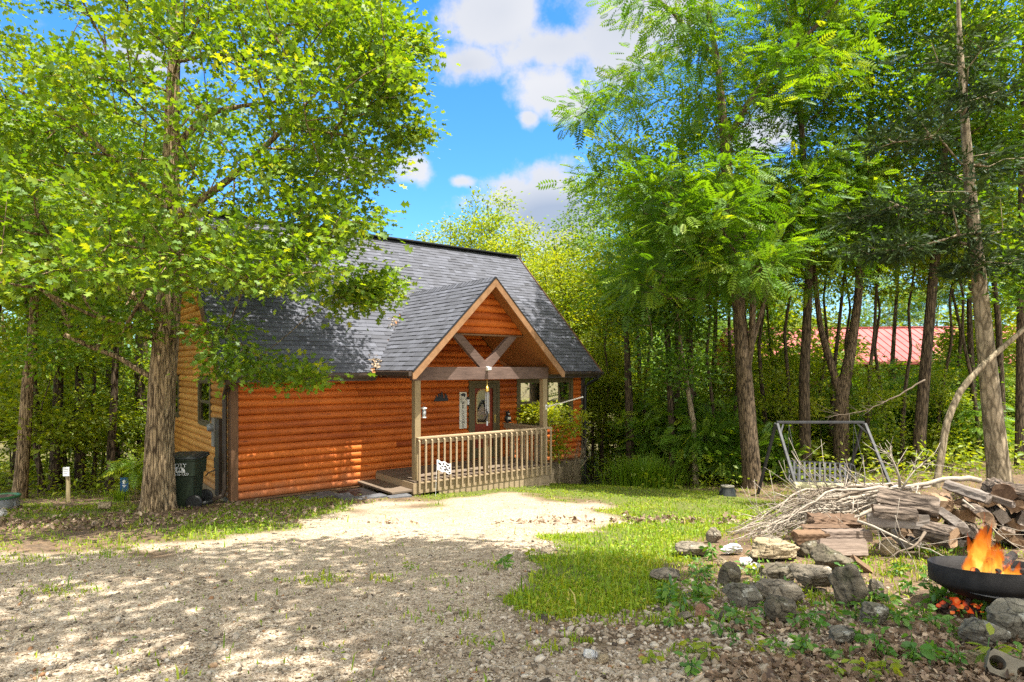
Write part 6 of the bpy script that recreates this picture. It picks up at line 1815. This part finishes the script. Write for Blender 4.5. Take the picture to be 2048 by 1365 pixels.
# ================================================================== timbers by the fire
M['timber'] = m_wood('grey_timber', (.085, .06, .045), (.31, .235, .185), (1.6, 22, 22), .85, .5)
M['timber_brown'] = m_wood('brown_timber', (.075, .042, .022), (.25, .155, .09), (1.6, 18, 18), .85, .5)
M['barkwood'] = m_wood('rotten_bark_log', (.045, .028, .018), (.21, .13, .08), (3, 14, 14), .9, .8)
def timber(label, u0, v0, u1, v1, Y, hh_, dp_, mat, seed, roll=0.0, rough=.012, name='timber'):
    a, b2 = P(u0, v0, Y), P(u1, v1, Y); c = (a + b2) / 2; L_ = np.linalg.norm(b2 - a); r = np.random.default_rng(seed)
    t = thing(name, label, 'timber', (c[0], c[1], min(a[2], b2[2]) - hh_ / 2)); 
    nx, ny, nz = 30, 8, 8
    b = MB(); secs = []
    per = [(-1 + 2 * k / 5, -1) for k in range(6)] + [(1, -1 + 2 * k / 5) for k in range(1, 6)] + [(1 - 2 * k / 5, 1) for k in range(1, 6)] + [(-1, 1 - 2 * k / 5) for k in range(1, 5)]
    m = len(per); rid = r.normal(0, rough, m); vs = []
    for k in range(nx + 1):
        f = k / nx - .5
        for j, (p, q) in enumerate(per):
            y_ = p * dp_ / 2; z_ = q * hh_ / 2; s_ = 1 + rid[j] * 4 + .25 * rough * math.sin(k * .9 + j * 2.1) * 8
            cr_, sr_ = math.cos(roll), math.sin(roll)
            yy, zz = y_ * s_, z_ * s_
            vs.append((f * L_ + (r.normal(0, rough * .8) if k in (0, nx) else 0), yy * cr_ - zz * sr_, yy * sr_ + zz * cr_ + (a[2] + (b2[2] - a[2]) * (f + .5)) - t.location.z))
    fs = [(k * m + j, k * m + (j + 1) % m, (k + 1) * m + (j + 1) % m, (k + 1) * m + j) for k in range(nx) for j in range(m)] + [tuple(range(m - 1, -1, -1)), tuple(range(nx * m, nx * m + m))]
    b.add(vs, fs); b.build('wood', mat, t)
    t.rotation_euler = (0, 0, math.atan2(b2[1] - a[1], b2[0] - a[0]))
    return t
timber('weathered grey plank propped up on the dark boulder', 1640, 1096, 1731, 1096, 5.85, .15, .07, M['timber'], 1, R(-28))
timber('brown split timber with cracked end behind the grey plank', 1590, 1075, 1650, 1074, 6.05, .10, .12, M['timber_brown'], 2, .1)
timber('square grey brown timber right above the grey plank', 1648, 1071, 1737, 1070, 6.05, .095, .12, M['timber'], 3, -.05)
timber('thin barky slab lying behind the square timber', 1612, 1059, 1694, 1058, 6.35, .06, .12, M['barkwood'], 4, .1, .03)
timber('crumbling reddish bark log topmost behind the timbers', 1626, 1045, 1712, 1047, 6.5, .12, .16, M['barkwood'], 5, .3, .035)
timber('short board leaning in the leaves below the grey plank', 1716, 1120, 1752, 1158, 5.4, .05, .09, M['timber_brown'], 6, .5)

# ================================================================== firewood
M['fw_end'] = m_wood('split_wood', (.075, .042, .024), (.30, .195, .115), (14, 2.2, 14), .85, .4, blotch=.55)
M['fw_grey'] = m_wood('weathered_split_wood', (.12, .095, .078), (.33, .285, .245), (14, 2.2, 14), .85, .4)
M['fw_bark'] = m_bark('firewood_bark', (.035, .026, .020), (.20, .155, .12), (14, 3, 14), .9)
fr_ = np.random.default_rng(150)
def split_log_mesh(r, L_, R_, kind):
    if kind == 0:  a0, a1 = R(20), R(20 + r.uniform(75, 110)); pl = [(0, 0)] + [(math.cos(t), math.sin(t)) for t in np.linspace(a0, a1, 7)]
    elif kind == 1: a0 = r.uniform(0, 1); pl = [(math.cos(t), math.sin(t)) for t in np.linspace(a0, a0 + math.pi, 9)]
    elif kind == 2: pl = [(math.cos(t), math.sin(t)) for t in np.linspace(0, 2 * math.pi, 13)[:-1]]
    else: pl = [(-.75, -.5), (.8, -.55), (.7, .45), (-.2, .62), (-.8, .4)]
    pl = np.array(pl, float); pl -= pl.mean(0); pl *= R_ * (1 + r.normal(0, .08, (len(pl), 1)))
    edge = [((kind == 0 and 1 <= j < len(pl) - 1) or (kind == 1 and j < len(pl) - 1) or kind == 2) for j in range(len(pl))]
    q = []; eb_ = []
    for j in range(len(pl)):
        a, c = pl[j], pl[(j + 1) % len(pl)]; k = max(1, int(np.linalg.norm(c - a) / (R_ * .24)))
        for i in range(k): q.append(a + (c - a) * i / k); eb_.append(edge[j])
    pl = np.array(q); fib = 1 + r.normal(0, .045, len(pl)); pl = pl * fib[:, None]
    m = len(pl); ns_ = 10; vs = []; fs = []; mi = []
    bend = r.normal(0, R_ * .12, 2)
    for k in range(ns_ + 1):
        f = k / ns_ - .5; w_ = 1 + r.normal(0, .03)
        for p in pl: vs.append((p[0] * w_ + r.normal(0, R_ * .02) + bend[0] * (1 - 4 * f * f), f * L_ + (r.normal(0, R_ * .06) if k in (0, ns_) else 0), p[1] * w_ + r.normal(0, R_ * .02) + bend[1] * (1 - 4 * f * f)))
    for k in range(ns_):
        for j in range(m):
            fs.append((k * m + j, k * m + (j + 1) % m, (k + 1) * m + (j + 1) % m, (k + 1) * m + j))
            mi.append(1 if eb_[j] else 0)
    fs += [tuple(range(m - 1, -1, -1)), tuple(range(ns_ * m, ns_ * m + m))]; mi += [0, 0]
    return vs, fs, mi
FWL = 'split firewood log within the heaped stack behind the fire'
fw_protos = []
def fw_place(x, y, z, rz, rx, ry, R_, kind, label, grp, grey=False, L_=.38):
    vs, fs, mi = split_log_mesh(fr_, L_, R_, kind)
    b = MB(); b.v = vs; b.t = [float(np.clip(fr_.normal(.5, .25), 0, 1))] * len(vs); b.f = [list(f) for f in fs]; b.m = mi
    o = b.build('firewood_log', [M['fw_grey'] if grey else M['fw_end'], M['fw_bark']], None)
    o.location = (x, y, z); o.rotation_euler = (rx, ry, rz)
    return tag(o, label, 'firewood', grp)
FWG = 'split firewood in the stack behind the fire'
yb = 6.35
tops = lambda u: np.interp(u, [1790, 1850, 1900, 1960, 2048, 2150], [1000, 978, 985, 972, 965, 960])
for row in range(5):
    u = 1800 + (0 if row % 2 else -14) + (18 if row == 0 else 0)
    while u < 2130:
        R_ = fr_.uniform(.062, .098); x = (u - U0) / F * yb; z0 = G(x, yb - .2)
        zt = -(tops(u) - V0) / F * yb - .05
        z = z0 + .06 + row * .125
        if z < zt:
            fw_place(x, yb + fr_.normal(0, .045), z + fr_.normal(0, .012), fr_.normal(-.55, .22), fr_.normal(0, .08), fr_.uniform(0, 6.28), R_, int(fr_.choice([0, 0, 0, 1, 1, 3, 3])), FWL, FWG, fr_.random() < .16)
        u += R_ * 2.0 / yb * F * fr_.uniform(.85, 1.05)
def fwp(u, v, Y): return tuple(P(u, v, Y))
fw_place(*fwp(1935, 984, 6.15), .55, .2, .4, .085, 3, 'grey squared log tilted on top of the firewood stack', FWG, True)
fw_place(*fwp(1966, 988, 6.1), .6, .2, .1, .075, 0, 'long grey wedge leaning on top of the firewood stack', FWG, True, .5)
fw_place(*fwp(1998, 982, 6.3), -.3, .1, 1.5, .105, 2, 'knotty dark round log topmost on the firewood stack', FWG, False, .3)
fw_place(*fwp(2040, 985, 6.2), 1.2, .1, .5, .10, 2, 'reddish grey round log on the stack at the picture edge', FWG, True, .4)
fw_place(*fwp(1815, 1005, 6.0), 1.0, .1, .3, .095, 2, 'thick pale barkless log lying crosswise at the stack end', FWG, True, .5)
fw_place(*fwp(1790, 1022, 5.9), 1.2, .05, .6, .075, 1, 'reddish split log below the thick barkless log', FWG, False, .36)
fw_place(*fwp(1795, 1042, 5.9), 1.2, .05, 2.6, .07, 1, 'flat barky slab lowest at the brush end of the stack', FWG, True, .5)
fw_place(*fwp(1872, 1068, 5.75), .5, .05, .5, .095, 2, 'round banded log lying loose at the foot of the stack', FWG, False, .3)
fw_place(*fwp(1905, 1040, 5.85), -.2, .1, .9, .08, 3, 'pale squared log jutting from the middle of the stack', FWG, True, .45)
fw_place(*fwp(1960, 1024, 5.9), -.3, .05, 1.5, .09, 1, 'half round log with tan face jutting above the flames', FWG, False, .45)

# ================================================================== brush pile
br = np.random.default_rng(160)
M['twig'] = m_wood('dry_branch', (.17, .135, .10), (.46, .40, .32), (6, 6, 6), .9, .3)
M['twig_dark'] = m_wood('dark_branch', (.07, .052, .036), (.20, .155, .11), (6, 6, 6), .9, .3)
def branch(label, pts, r0, seed, side=5, mat='twig', grp='cut branches in the brush pile', tw=1.0):
    r = np.random.default_rng(seed); pts = np.array(pts, float)
    q = resample(pts, .12); n = len(q); q[1:-1] += r.normal(0, .012, (n - 2, 3)); base = q[0].copy()
    b = MB(); rad = r0 * (1 - .78 * np.linspace(0, 1, n) ** .9)
    b.tube(q - base, rad, 7)
    for k in range(side):
        i = int(r.uniform(.25, .95) * (n - 1)); d = q[min(i + 1, n - 1)] - q[max(i - 1, 0)]; d /= max(np.linalg.norm(d), 1e-6)
        d = d + r.normal(0, .55, 3) + np.array([0, 0, .25]); d /= np.linalg.norm(d); l_ = r.uniform(.15, .5) * tw
        p0 = q[i] - base; p1 = p0 + d * l_ * .5 + r.normal(0, .03, 3); p2 = p1 + (d + r.normal(0, .35, 3)) * l_ * .5
        b.tube([p0, p1, p2], [max(.0035, rad[i] * .5), max(.003, rad[i] * .35), .002], 4)
        if r.random() < .6:
            e_ = p1 + (d + r.normal(0, .6, 3)) * l_ * .35; b.tube([p1, e_], [.003, .0015], 3)
    o = b.build('cut_branch', M[mat], None, smooth=True); o.location = tuple(base)
    return tag(o, label, 'branch', grp)
BL = 'dry cut branch lying within the long brush pile'
for k in range(54):
    f = br.random(); lay = br.random()
    Y0 = 6.6 + 1.3 * br.random(); u1 = br.uniform(1730, 1860); v1 = br.uniform(966, 1008) + (8 if lay < .3 else 0); u0 = br.uniform(1450, 1600); v0 = 1082 - (u0 - 1450) * .16 + br.normal(0, 10)
    a = P(u1, v1, Y0 + .3); c = P(u0, v0, Y0); c[2] = max(c[2], G(c[0], c[1]) + .03); a[2] = max(a[2], G(a[0], a[1]) + .08)
    m_ = (a + c) / 2 + np.array([0, 0, br.uniform(.02, .16)]) + br.normal(0, .06, 3)
    branch(BL, [a, m_, c], br.uniform(.010, .024), 700 + k, int(br.integers(4, 10)), 'twig' if br.random() < .85 else 'twig_dark')
branch('long pale branch lying along the top, reaching toward the cedar', [P(1960, 962, 7.2), P(1890, 957, 7.2), P(1800, 975, 7.2), P(1690, 1000, 7.1), P(1600, 1035, 6.9)], .034, 801, 8)
branch('thick grey lichened branch sloping under the brush pile', [P(1785, 1002, 6.6), P(1730, 1024, 6.6), P(1690, 1040, 6.55), P(1640, 1062, 6.5)], .030, 802, 6)
branch('forked pale branch standing up out of the brush pile', [P(1800, 975, 7.0), P(1798, 940, 7.0), P(1780, 912, 7.0), P(1760, 900, 7.0)], .017, 803, 14, tw=.8)
branch('pale twiggy branch curling toward the left above the brush', [P(1800, 985, 7.0), P(1830, 935, 7.0), P(1850, 925, 7.0), P(1870, 930, 7.0)], .012, 804, 10, tw=.8)
branch('long thin twig arching from the brush pile to the swing leg', [P(1700, 1035, 6.8), P(1660, 1005, 6.8), P(1600, 1000, 6.9), P(1530, 982, 7.0)], .010, 805, 5)
branch('thin forked branch running from the timbers toward the fire', [P(1715, 1042, 6.0), P(1790, 1075, 5.7), P(1870, 1108, 5.2), P(1905, 1118, 5.0)], .014, 806, 6)
branch('upright bent twig hanging before the firewood end', [P(1758, 1008, 6.0), P(1754, 1050, 5.95), P(1760, 1085, 5.9), P(1758, 1100, 5.8)], .010, 807, 3)
branch('dark crooked branch lying on the leaves below the brush', [P(1850, 1065, 5.5), P(1840, 1092, 5.4), P(1810, 1102, 5.3), P(1775, 1118, 5.3)], .014, 808, 4, 'twig_dark')
branch('thin pale twig lying across the firewood stack', [P(1925, 1000, 5.9), P(1970, 1040, 5.8), P(2020, 1085, 5.7), P(2050, 1105, 5.6)], .010, 809, 5)
branch('arching pale twig with curled tips above the swing log', [P(1690, 1030, 6.8), P(1640, 985, 6.9), P(1625, 960, 6.9), P(1618, 935, 6.9)], .010, 810, 6)
branch('bare fallen limb tangled in the woods behind the swing', [P(1850, 760, 15.5), P(1790, 795, 15.5), P(1720, 825, 15.5), P(1650, 835, 15.5)], .022, 811, 16, 'twig_dark', None, 1.5)

# ================================================================== fire pit
fx, fy = 3.32, 4.32; fz = -1.375
pit = thing('fire_pit', 'black steel bowl fire pit on a pedestal with a burning fire', 'fire pit', (fx, fy, G(fx, fy) - .02))
pit.rotation_euler = (R(-7), 0, 0)
M['soot'] = m_plain('sooty_steel', (.018, .016, .015), .7, .35, .3, .4, 14, .3)
pz = pit.location.z; top = fz - pz; RR = .355
b = MB(); b.lathe([(.05, top - .235), (.15, top - .222), (.25, top - .19), (.315, top - .145), (RR - .006, top - .125), (RR, top - .11), (RR, top), (RR - .012, top), (RR - .014, top - .085), (.30, top - .13), (.22, top - .165), (.12, top - .19), (.0, top - .2)], 56); bowl = b.build('bowl', M['soot'], pit, smooth=True)
b = MB(); b.lathe([(.085, 0), (.08, .02), (.06, top - .23), (.09, top - .215)], 20); b.build('pedestal', M['soot'], pit, smooth=True)
b = MB(); b.lathe([(.13, -.01), (.13, .025), (.08, .03)], 24); b.build('foot', M['soot'], pit)
# wood burning inside, ash
def m_char():
    n = NT('charred_wood'); f = n.noise(14, 5, .7)
    n.col(n.ramp(n.noise(9, 5), [(.3, (.012, .010, .009)), (.7, (.10, .085, .075))])).set(.9, .2)
    n.L.new(n.ramp(f, [(.52, (0, 0, 0)), (.66, (1.0, .16, .02)), (.85, (1.0, .5, .10))]), n.bs.inputs['Emission Color']); n.bs.inputs['Emission Strength'].default_value = .6
    return n.m
M['char'] = m_char()
M['ash'] = m_plain('ash', (.20, .185, .165), .95, .1, .0, .4, 20)
ash = tag(thing('ash_bed', 'grey ash and dead leaves lying inside the fire pit bowl', 'ash', (fx, fy, fz - .15)), kind='stuff')
b = MB(); b.lathe([(.30, .02), (.2, .035), (.0, .05)], 24); b.build('ash', M['ash'], ash, smooth=True)
fl_c = P(1972, 1150, 4.32)
rr_ = np.random.default_rng(170)
for k in range(7):
    a = rr_.uniform(0, 6.28); c = np.array([fl_c[0] + .08 + rr_.normal(0, .09), fl_c[1] + rr_.normal(0, .08), fz - .085 + .02 * k]); d = np.array([math.cos(a), math.sin(a), rr_.normal(0, .25)]) * .15
    t = round_log('burning_log', ['charred log glowing under the flames in the fire pit'][0], 'log', c - d, c + d, .030, M['char'], 'charred logs burning in the fire pit', 900 + k, 9)
def m_flame():
    n = NT('flame')
    tc = n.N.new('ShaderNodeAttribute'); tc.attribute_name = 'tone'
    w_ = n.noise(9, 5, .65, n.vec((1, 1, .35)), 1.2)
    h = tc.outputs['Fac']
    hh_ = n.math('ADD', h, n.math('MULTIPLY', n.math('SUBTRACT', w_, .5), .75))
    col = n.ramp(hh_, [(0.0, (1.0, .70, .22)), (0.3, (1.0, .50, .06)), (0.62, (1.0, .20, .015)), (1.0, (.75, .06, .005))])
    st = n.ramp(hh_, [(0.0, (1, 1, 1)), (.5, (.5, .5, .5)), (1, (.28, .28, .28))])
    em = n.N.new('ShaderNodeEmission'); n.L.new(col, em.inputs[0]); n.L.new(n.math('MULTIPLY', st, .62), em.inputs[1])
    tr = n.N.new('ShaderNodeBsdfTransparent')
    al = n.ramp(n.math('ADD', hh_, n.math('MULTIPLY', n.math('SUBTRACT', n.noise(22, 4, .6, n.vec((1, 1, .4)), .8), .5), .7)), [(0.12, (.45, .45, .45)), (.38, (.85, .85, .85)), (.62, (.5, .5, .5)), (.92, (0, 0, 0))])
    lw_ = n.N.new('ShaderNodeLayerWeight'); lw_.inputs['Blend'].default_value = .5
    al = n.math('MULTIPLY', al, n.math('POWER', n.math('SUBTRACT', 1.0, lw_.outputs['Facing'], True), 1.3))
    mx = n.N.new('ShaderNodeMixShader'); n.L.new(al, mx.inputs[0]); n.L.new(tr.outputs[0], mx.inputs[1]); n.L.new(em.outputs[0], mx.inputs[2]); n.L.new(mx.outputs[0], n.out.inputs['Surface'])
    return n.m
fire = thing('fire', 'orange and yellow flames leaping from the fire pit', 'fire', (fl_c[0], fl_c[1], fz - .1))
M['flame'] = m_flame()
def tongue(c, h, w_, lean, seed):
    r = np.random.default_rng(seed); n = 16; m = 10; V = []; T = []
    ph = r.uniform(0, 6.28); 
    for k in range(n + 1):
        f = k / n; rad = w_ * (math.sin(math.pi * min(1, f * .78 + .20)) ** 1.1) * (1 - f ** 3) + .0015
        cx = c[0] + lean[0] * f ** 1.4 + .28 * w_ * math.sin(f * 7 + ph) * f * 2; cy = c[1] + lean[1] * f ** 1.4 + .2 * w_ * math.cos(f * 6 + ph) * f * 2
        for j in range(m):
            a = 2 * math.pi * j / m + f * 2.2; q = 1 + .25 * math.sin(3 * a + f * 9 + ph); V.append((cx + rad * q * math.cos(a), cy + rad * q * .6 * math.sin(a), c[2] + h * f)); T.append(f)
    Fc = [(k * m + j, k * m + (j + 1) % m, (k + 1) * m + (j + 1) % m, (k + 1) * m + j) for k in range(n) for j in range(m)]
    return np.array(V), np.array(Fc), np.array(T)
for i, (dx, dy, h, w_, lx) in enumerate([(-.02, 0, .48, .060, -.01), (-.07, .03, .34, .052, -.02), (.03, -.03, .30, .055, .0), (.10, .0, .25, .048, .01), (.15, .03, .20, .042, .03), (-.11, -.02, .22, .042, -.03), (.0, .05, .40, .05, -.03), (.07, .05, .28, .045, .0), (.19, -.02, .13, .035, .02), (-.05, -.05, .20, .040, .0), (.12, -.05, .16, .04, .0), (.22, .02, .10, .03, .02), (.02, .02, .44, .03, .03), (-.09, 0, .27, .025, .01), (.06, -.05, .33, .026, -.02), (.13, .02, .24, .024, .0), (.18, -.04, .17, .022, .02), (-.03, -.06, .30, .024, -.01), (.09, .03, .30, .024, .02), (-.13, .02, .15, .022, -.02)]):
    V, Fc, T = tongue((dx, dy, .0), h, w_, (lx, 0), 950 + i)
    if T is not None: T = T * (h / .48) ** .0
    link('flame_tongue', mesh_np('flame_tongue', V, Fc, T, True), fire, M['flame'])
# embers fallen under the bowl
def m_ember():
    n = NT('ember'); f = n.noise(7, 4, .7)
    n.col(n.ramp(n.noise(11, 5), [(.3, (.02, .014, .012)), (.7, (.13, .09, .07))])).set(.9, .2)
    n.L.new(n.ramp(n.math('ADD', f, n.math('MULTIPLY', n.math('SUBTRACT', n.attr(), .5), .5)), [(.55, (0, 0, 0)), (.72, (1.0, .10, .01)), (.82, (1.0, .38, .06))]), n.bs.inputs['Emission Color']); n.bs.inputs['Emission Strength'].default_value = .16
    return n.m
r = np.random.default_rng(180); eb = stuff_root = None
ex = r.normal(0, 1, 260) * .13 + fx + np.where(r.random(260) < .62, -.13, .17); ey = r.normal(0, .07, 260) + fy + .06
ez = ground(ex, ey) + .012 + np.abs(r.normal(0, .03, 260))
s_ = r.uniform(.010, .028, 260); Vv = (IV[None] * (1 + r.normal(0, .2, (260, 12, 1))) * s_[:, None, None] + np.stack([ex, ey, ez], 1)[:, None]).reshape(-1, 3)
o = link('embers', mesh_np('embers', Vv, (np.arange(260)[:, None, None] * 12 + IF[None]).reshape(-1, 3), np.repeat(r.random(260), 12)), None, m_ember())
tag(o, kind='stuff')
# pale chunk of ash wood beside the pedestal
rock('pale ash stone lying under the near rim of the fire pit', 1925, 1184, 30, 15, 'rock_white', 777)

# concrete block
cb = gp(2012, 1362)
blk_ = thing('concrete_block', 'grey concrete block with two round holes in the leaves', 'block', tuple(cb - np.array([0, 0, .01])), R(-38))
b = MB(); bw, bh, bd = .155, .125, .12
hole = lambda cx_: [(cx_ + .036 * math.cos(t), .062 + .036 * math.sin(t)) for t in np.linspace(0, 2 * math.pi, 17)[:-1]]
fr_o = []
def block_front(mb, y):
    # front face as strips round two holes
    vs = []; fs = []
    for cx_, xa, xb in ((-.058, -bw / 2 - .02, 0.0), (.058, 0.0, bw / 2 + .02)):
        hl = hole(cx_); n = len(hl); sq = []
        for (px_, pz_) in hl:
            dx, dz = px_ - cx_, pz_ - .062; sx = (xb - cx_) if dx > 0 else (xa - cx_); sz = (bh - .062) if dz > 0 else -.062
            t = min(abs(sx / dx) if abs(dx) > 1e-6 else 1e9, abs(sz / dz) if abs(dz) > 1e-6 else 1e9); sq.append((cx_ + dx * t, .062 + dz * t))
        o_ = len(vs); vs += [(a, y, c_) for a, c_ in hl] + [(a, y, c_) for a, c_ in sq]; fs += [(o_ + i, o_ + (i + 1) % n, o_ + n + (i + 1) % n, o_ + n + i) for i in range(n)]
        o2 = len(vs); vs += [(a, y, c_) for a, c_ in hl] + [(a, y + bd, c_) for a, c_ in hl]; fs += [(o2 + i, o2 + (i + 1) % n, o2 + n + (i + 1) % n, o2 + n + i) for i in range(n)]
    mb.add(vs, fs)
block_front(b, -bd / 2); 
X_ = bw / 2 + .02
b.add([(-X_, -bd / 2, 0), (X_, -bd / 2, 0), (X_, bd / 2, 0), (-X_, bd / 2, 0), (-X_, -bd / 2, bh), (X_, -bd / 2, bh), (X_, bd / 2, bh), (-X_, bd / 2, bh)], [(0, 3, 2, 1), (4, 5, 6, 7), (1, 2, 6, 5), (2, 3, 7, 6), (3, 0, 4, 7)])
b.build('block', m_plain('dirty_concrete', (.20, .175, .13), .95, .1, var=.3, scale=14, bump=.4), blk_); blk_.rotation_euler = (R(-38), R(15), R(-34))

# ================================================================== weeds
WD = np.random.default_rng(190)
M['weed'] = m_leaf('weed_leaf', [(0, (.040, .125, .010)), (.5, (.085, .215, .012)), (1, (.20, .34, .016))], .4, .04)
T_BROAD = (np.array([(0, 0, 0), (.25, .20, .05), (.6, .24, .04), (1, 0, -.06), (.6, -.24, .04), (.25, -.20, .05), (.5, 0, -.02)], float), np.array([(0, 6, 1), (1, 6, 2), (2, 6, 3), (3, 6, 4), (4, 6, 5), (5, 6, 0)], int))
def weed_mesh(seed, h, nl, size):
    r = np.random.default_rng(seed); ns_ = int(r.integers(1, 4)); b = MB(); cs = []
    for k in range(ns_):
        a = r.uniform(0, 6.28); e_ = np.array([math.cos(a) * .25 * h, math.sin(a) * .25 * h, h * r.uniform(.7, 1.1)]); b.tube([(0, 0, -.02), tuple(e_ * .5 + r.normal(0, .01, 3)), tuple(e_)], [.0035, .003, .002], 4)
        for j in range(nl // ns_): cs.append(e_ * r.uniform(.35, 1.0))
    V, Fc, t = leaf_cloud(r, np.array(cs), 2, .02, size, T_BROAD, up=.62, droop=.15, tone=(.5, .18), flat=.5)
    return b, V, Fc, t
def weed_mb(seed, h, nl, size):
    b, V, Fc, t = weed_mesh(seed, h, nl, size)
    return b, mesh_np('leaves', V, Fc, t)
wkinds = []
WL = {'w0': 'low green weed with broad leaves sprouting from the leaf litter', 'w1': 'leafy weed with upright stems among the fire side rocks', 'w2': 'bright little weed at the edge of the gravel'}
WGR = 'weeds sprouting around the fire pit'
wspots = [(1495, 1190, .17, 2), (1520, 1160, .13, 2), (1560, 1186, .10, 1), (1480, 1200, .12, 0), (1925, 1215, .24, 1), (1900, 1190, .20, 1), (1945, 1195, .22, 1), (1975, 1232, .16, 0), (1995, 1228, .15, 0), (1880, 1220, .16, 1), (1870, 1260, .12, 0), (1850, 1240, .12, 0), (1755, 1300, .12, 0), (1720, 1290, .10, 0), (1760, 1320, .12, 0), (1860, 1330, .14, 0), (1835, 1325, .14, 0), (1980, 1345, .16, 2), (1770, 1352, .12, 2), (1740, 1362, .10, 2), (1640, 1270, .12, 0), (1660, 1240, .13, 0), (1620, 1250, .10, 0), (1590, 1260, .10, 0), (1480, 1250, .13, 0), (1500, 1270, .11, 0), (1460, 1235, .10, 0), (1440, 1270, .12, 0), (1395, 1200, .16, 1), (1330, 1210, .14, 1), (1410, 1160, .13, 1), (1405, 1220, .12, 0), (1360, 1225, .12, 0), (1345, 1255, .1, 0), (1545, 1300, .09, 0), (1600, 1310, .09, 0), (1690, 1330, .10, 0), (1820, 1190, .12, 0), (1850, 1165, .12, 0), (1800, 1150, .11, 0), (1780, 1215, .12, 0), (1840, 1115, .11, 2), (1860, 1200, .14, 1), (1720, 1225, .10, 0), (1530, 1235, .1, 0), (1010, 1140, .14, 1), (1060, 1120, .11, 2), (1420, 1320, .1, 2), (1300, 1330, .09, 2), (820, 1140, .08, 2), (1690, 1160, .12, 1), (1710, 1150, .11, 1), (1800, 1255, .12, 0), (1900, 1270, .1, 0), (1560, 1120, .08, 2), (1425, 1120, .16, 1), (1330, 1195, .13, 1)]
wr_ = np.random.default_rng(195)
while len(wspots) < 120:
    u, v = wr_.uniform(1380, 2048), wr_.uniform(1110, 1360)
    if v < 1200 and 1560 < u < 1760: continue
    if u < 1500 and v > 1290 and wr_.random() < .6: continue
    wspots.append((u, v, wr_.uniform(.05, .11), int(wr_.choice([0, 0, 1, 2]))))
wproto = {}
for i, (u, v, h, kd) in enumerate(wspots):
    g = gp(u, v); rz = WD.uniform(0, 6.28)
    key = (kd, i % 3)
    lab = WL['w%d' % kd]
    if key not in wproto:
        t = thing('weed', lab, 'weed', tuple(g), rz, WGR)
        b, me = weed_mb(2000 + i, .14, (10, 16, 8)[kd], (.062, .055, .075)[kd])
        b.build('stem', M['weed'], t); link('leaves', me, t, M['weed'] if kd != 2 else M['leaf_lime'])
        s = h / .14; t.scale = (s, s, s); wproto[key] = t
    else:
        s = h / .14; copy_thing(wproto[key], tuple(g), rz, (s, s, s), lab, WGR)

# dead leaves caught in the valley of the porch roof
for (s_, t_, n_, lab) in ((3.05, -.32, 70, 'clump of dry catkins and leaves in the lower roof valley'), (4.05, .72, 34, 'small clump of dry leaves halfway up the roof valley')):
    r = np.random.default_rng(int(n_)); q = hw(s_, t_, 2.98 + t_ + .03)
    t = thing('leaf_clump', lab, 'dry leaves', q, HANG)
    c = r.normal(0, 1, (n_, 3)) * np.array([.10, .13, .03]); c[:, 2] += (c[:, 1] * .9 + .03)
    V, Fc, tt = leaf_cloud(r, c, 2, .02, .075, T_LEAF, up=.5, tone=(.88, .12)); link('leaves', mesh_np('leaves', V, Fc, tt), t, M['litter'])
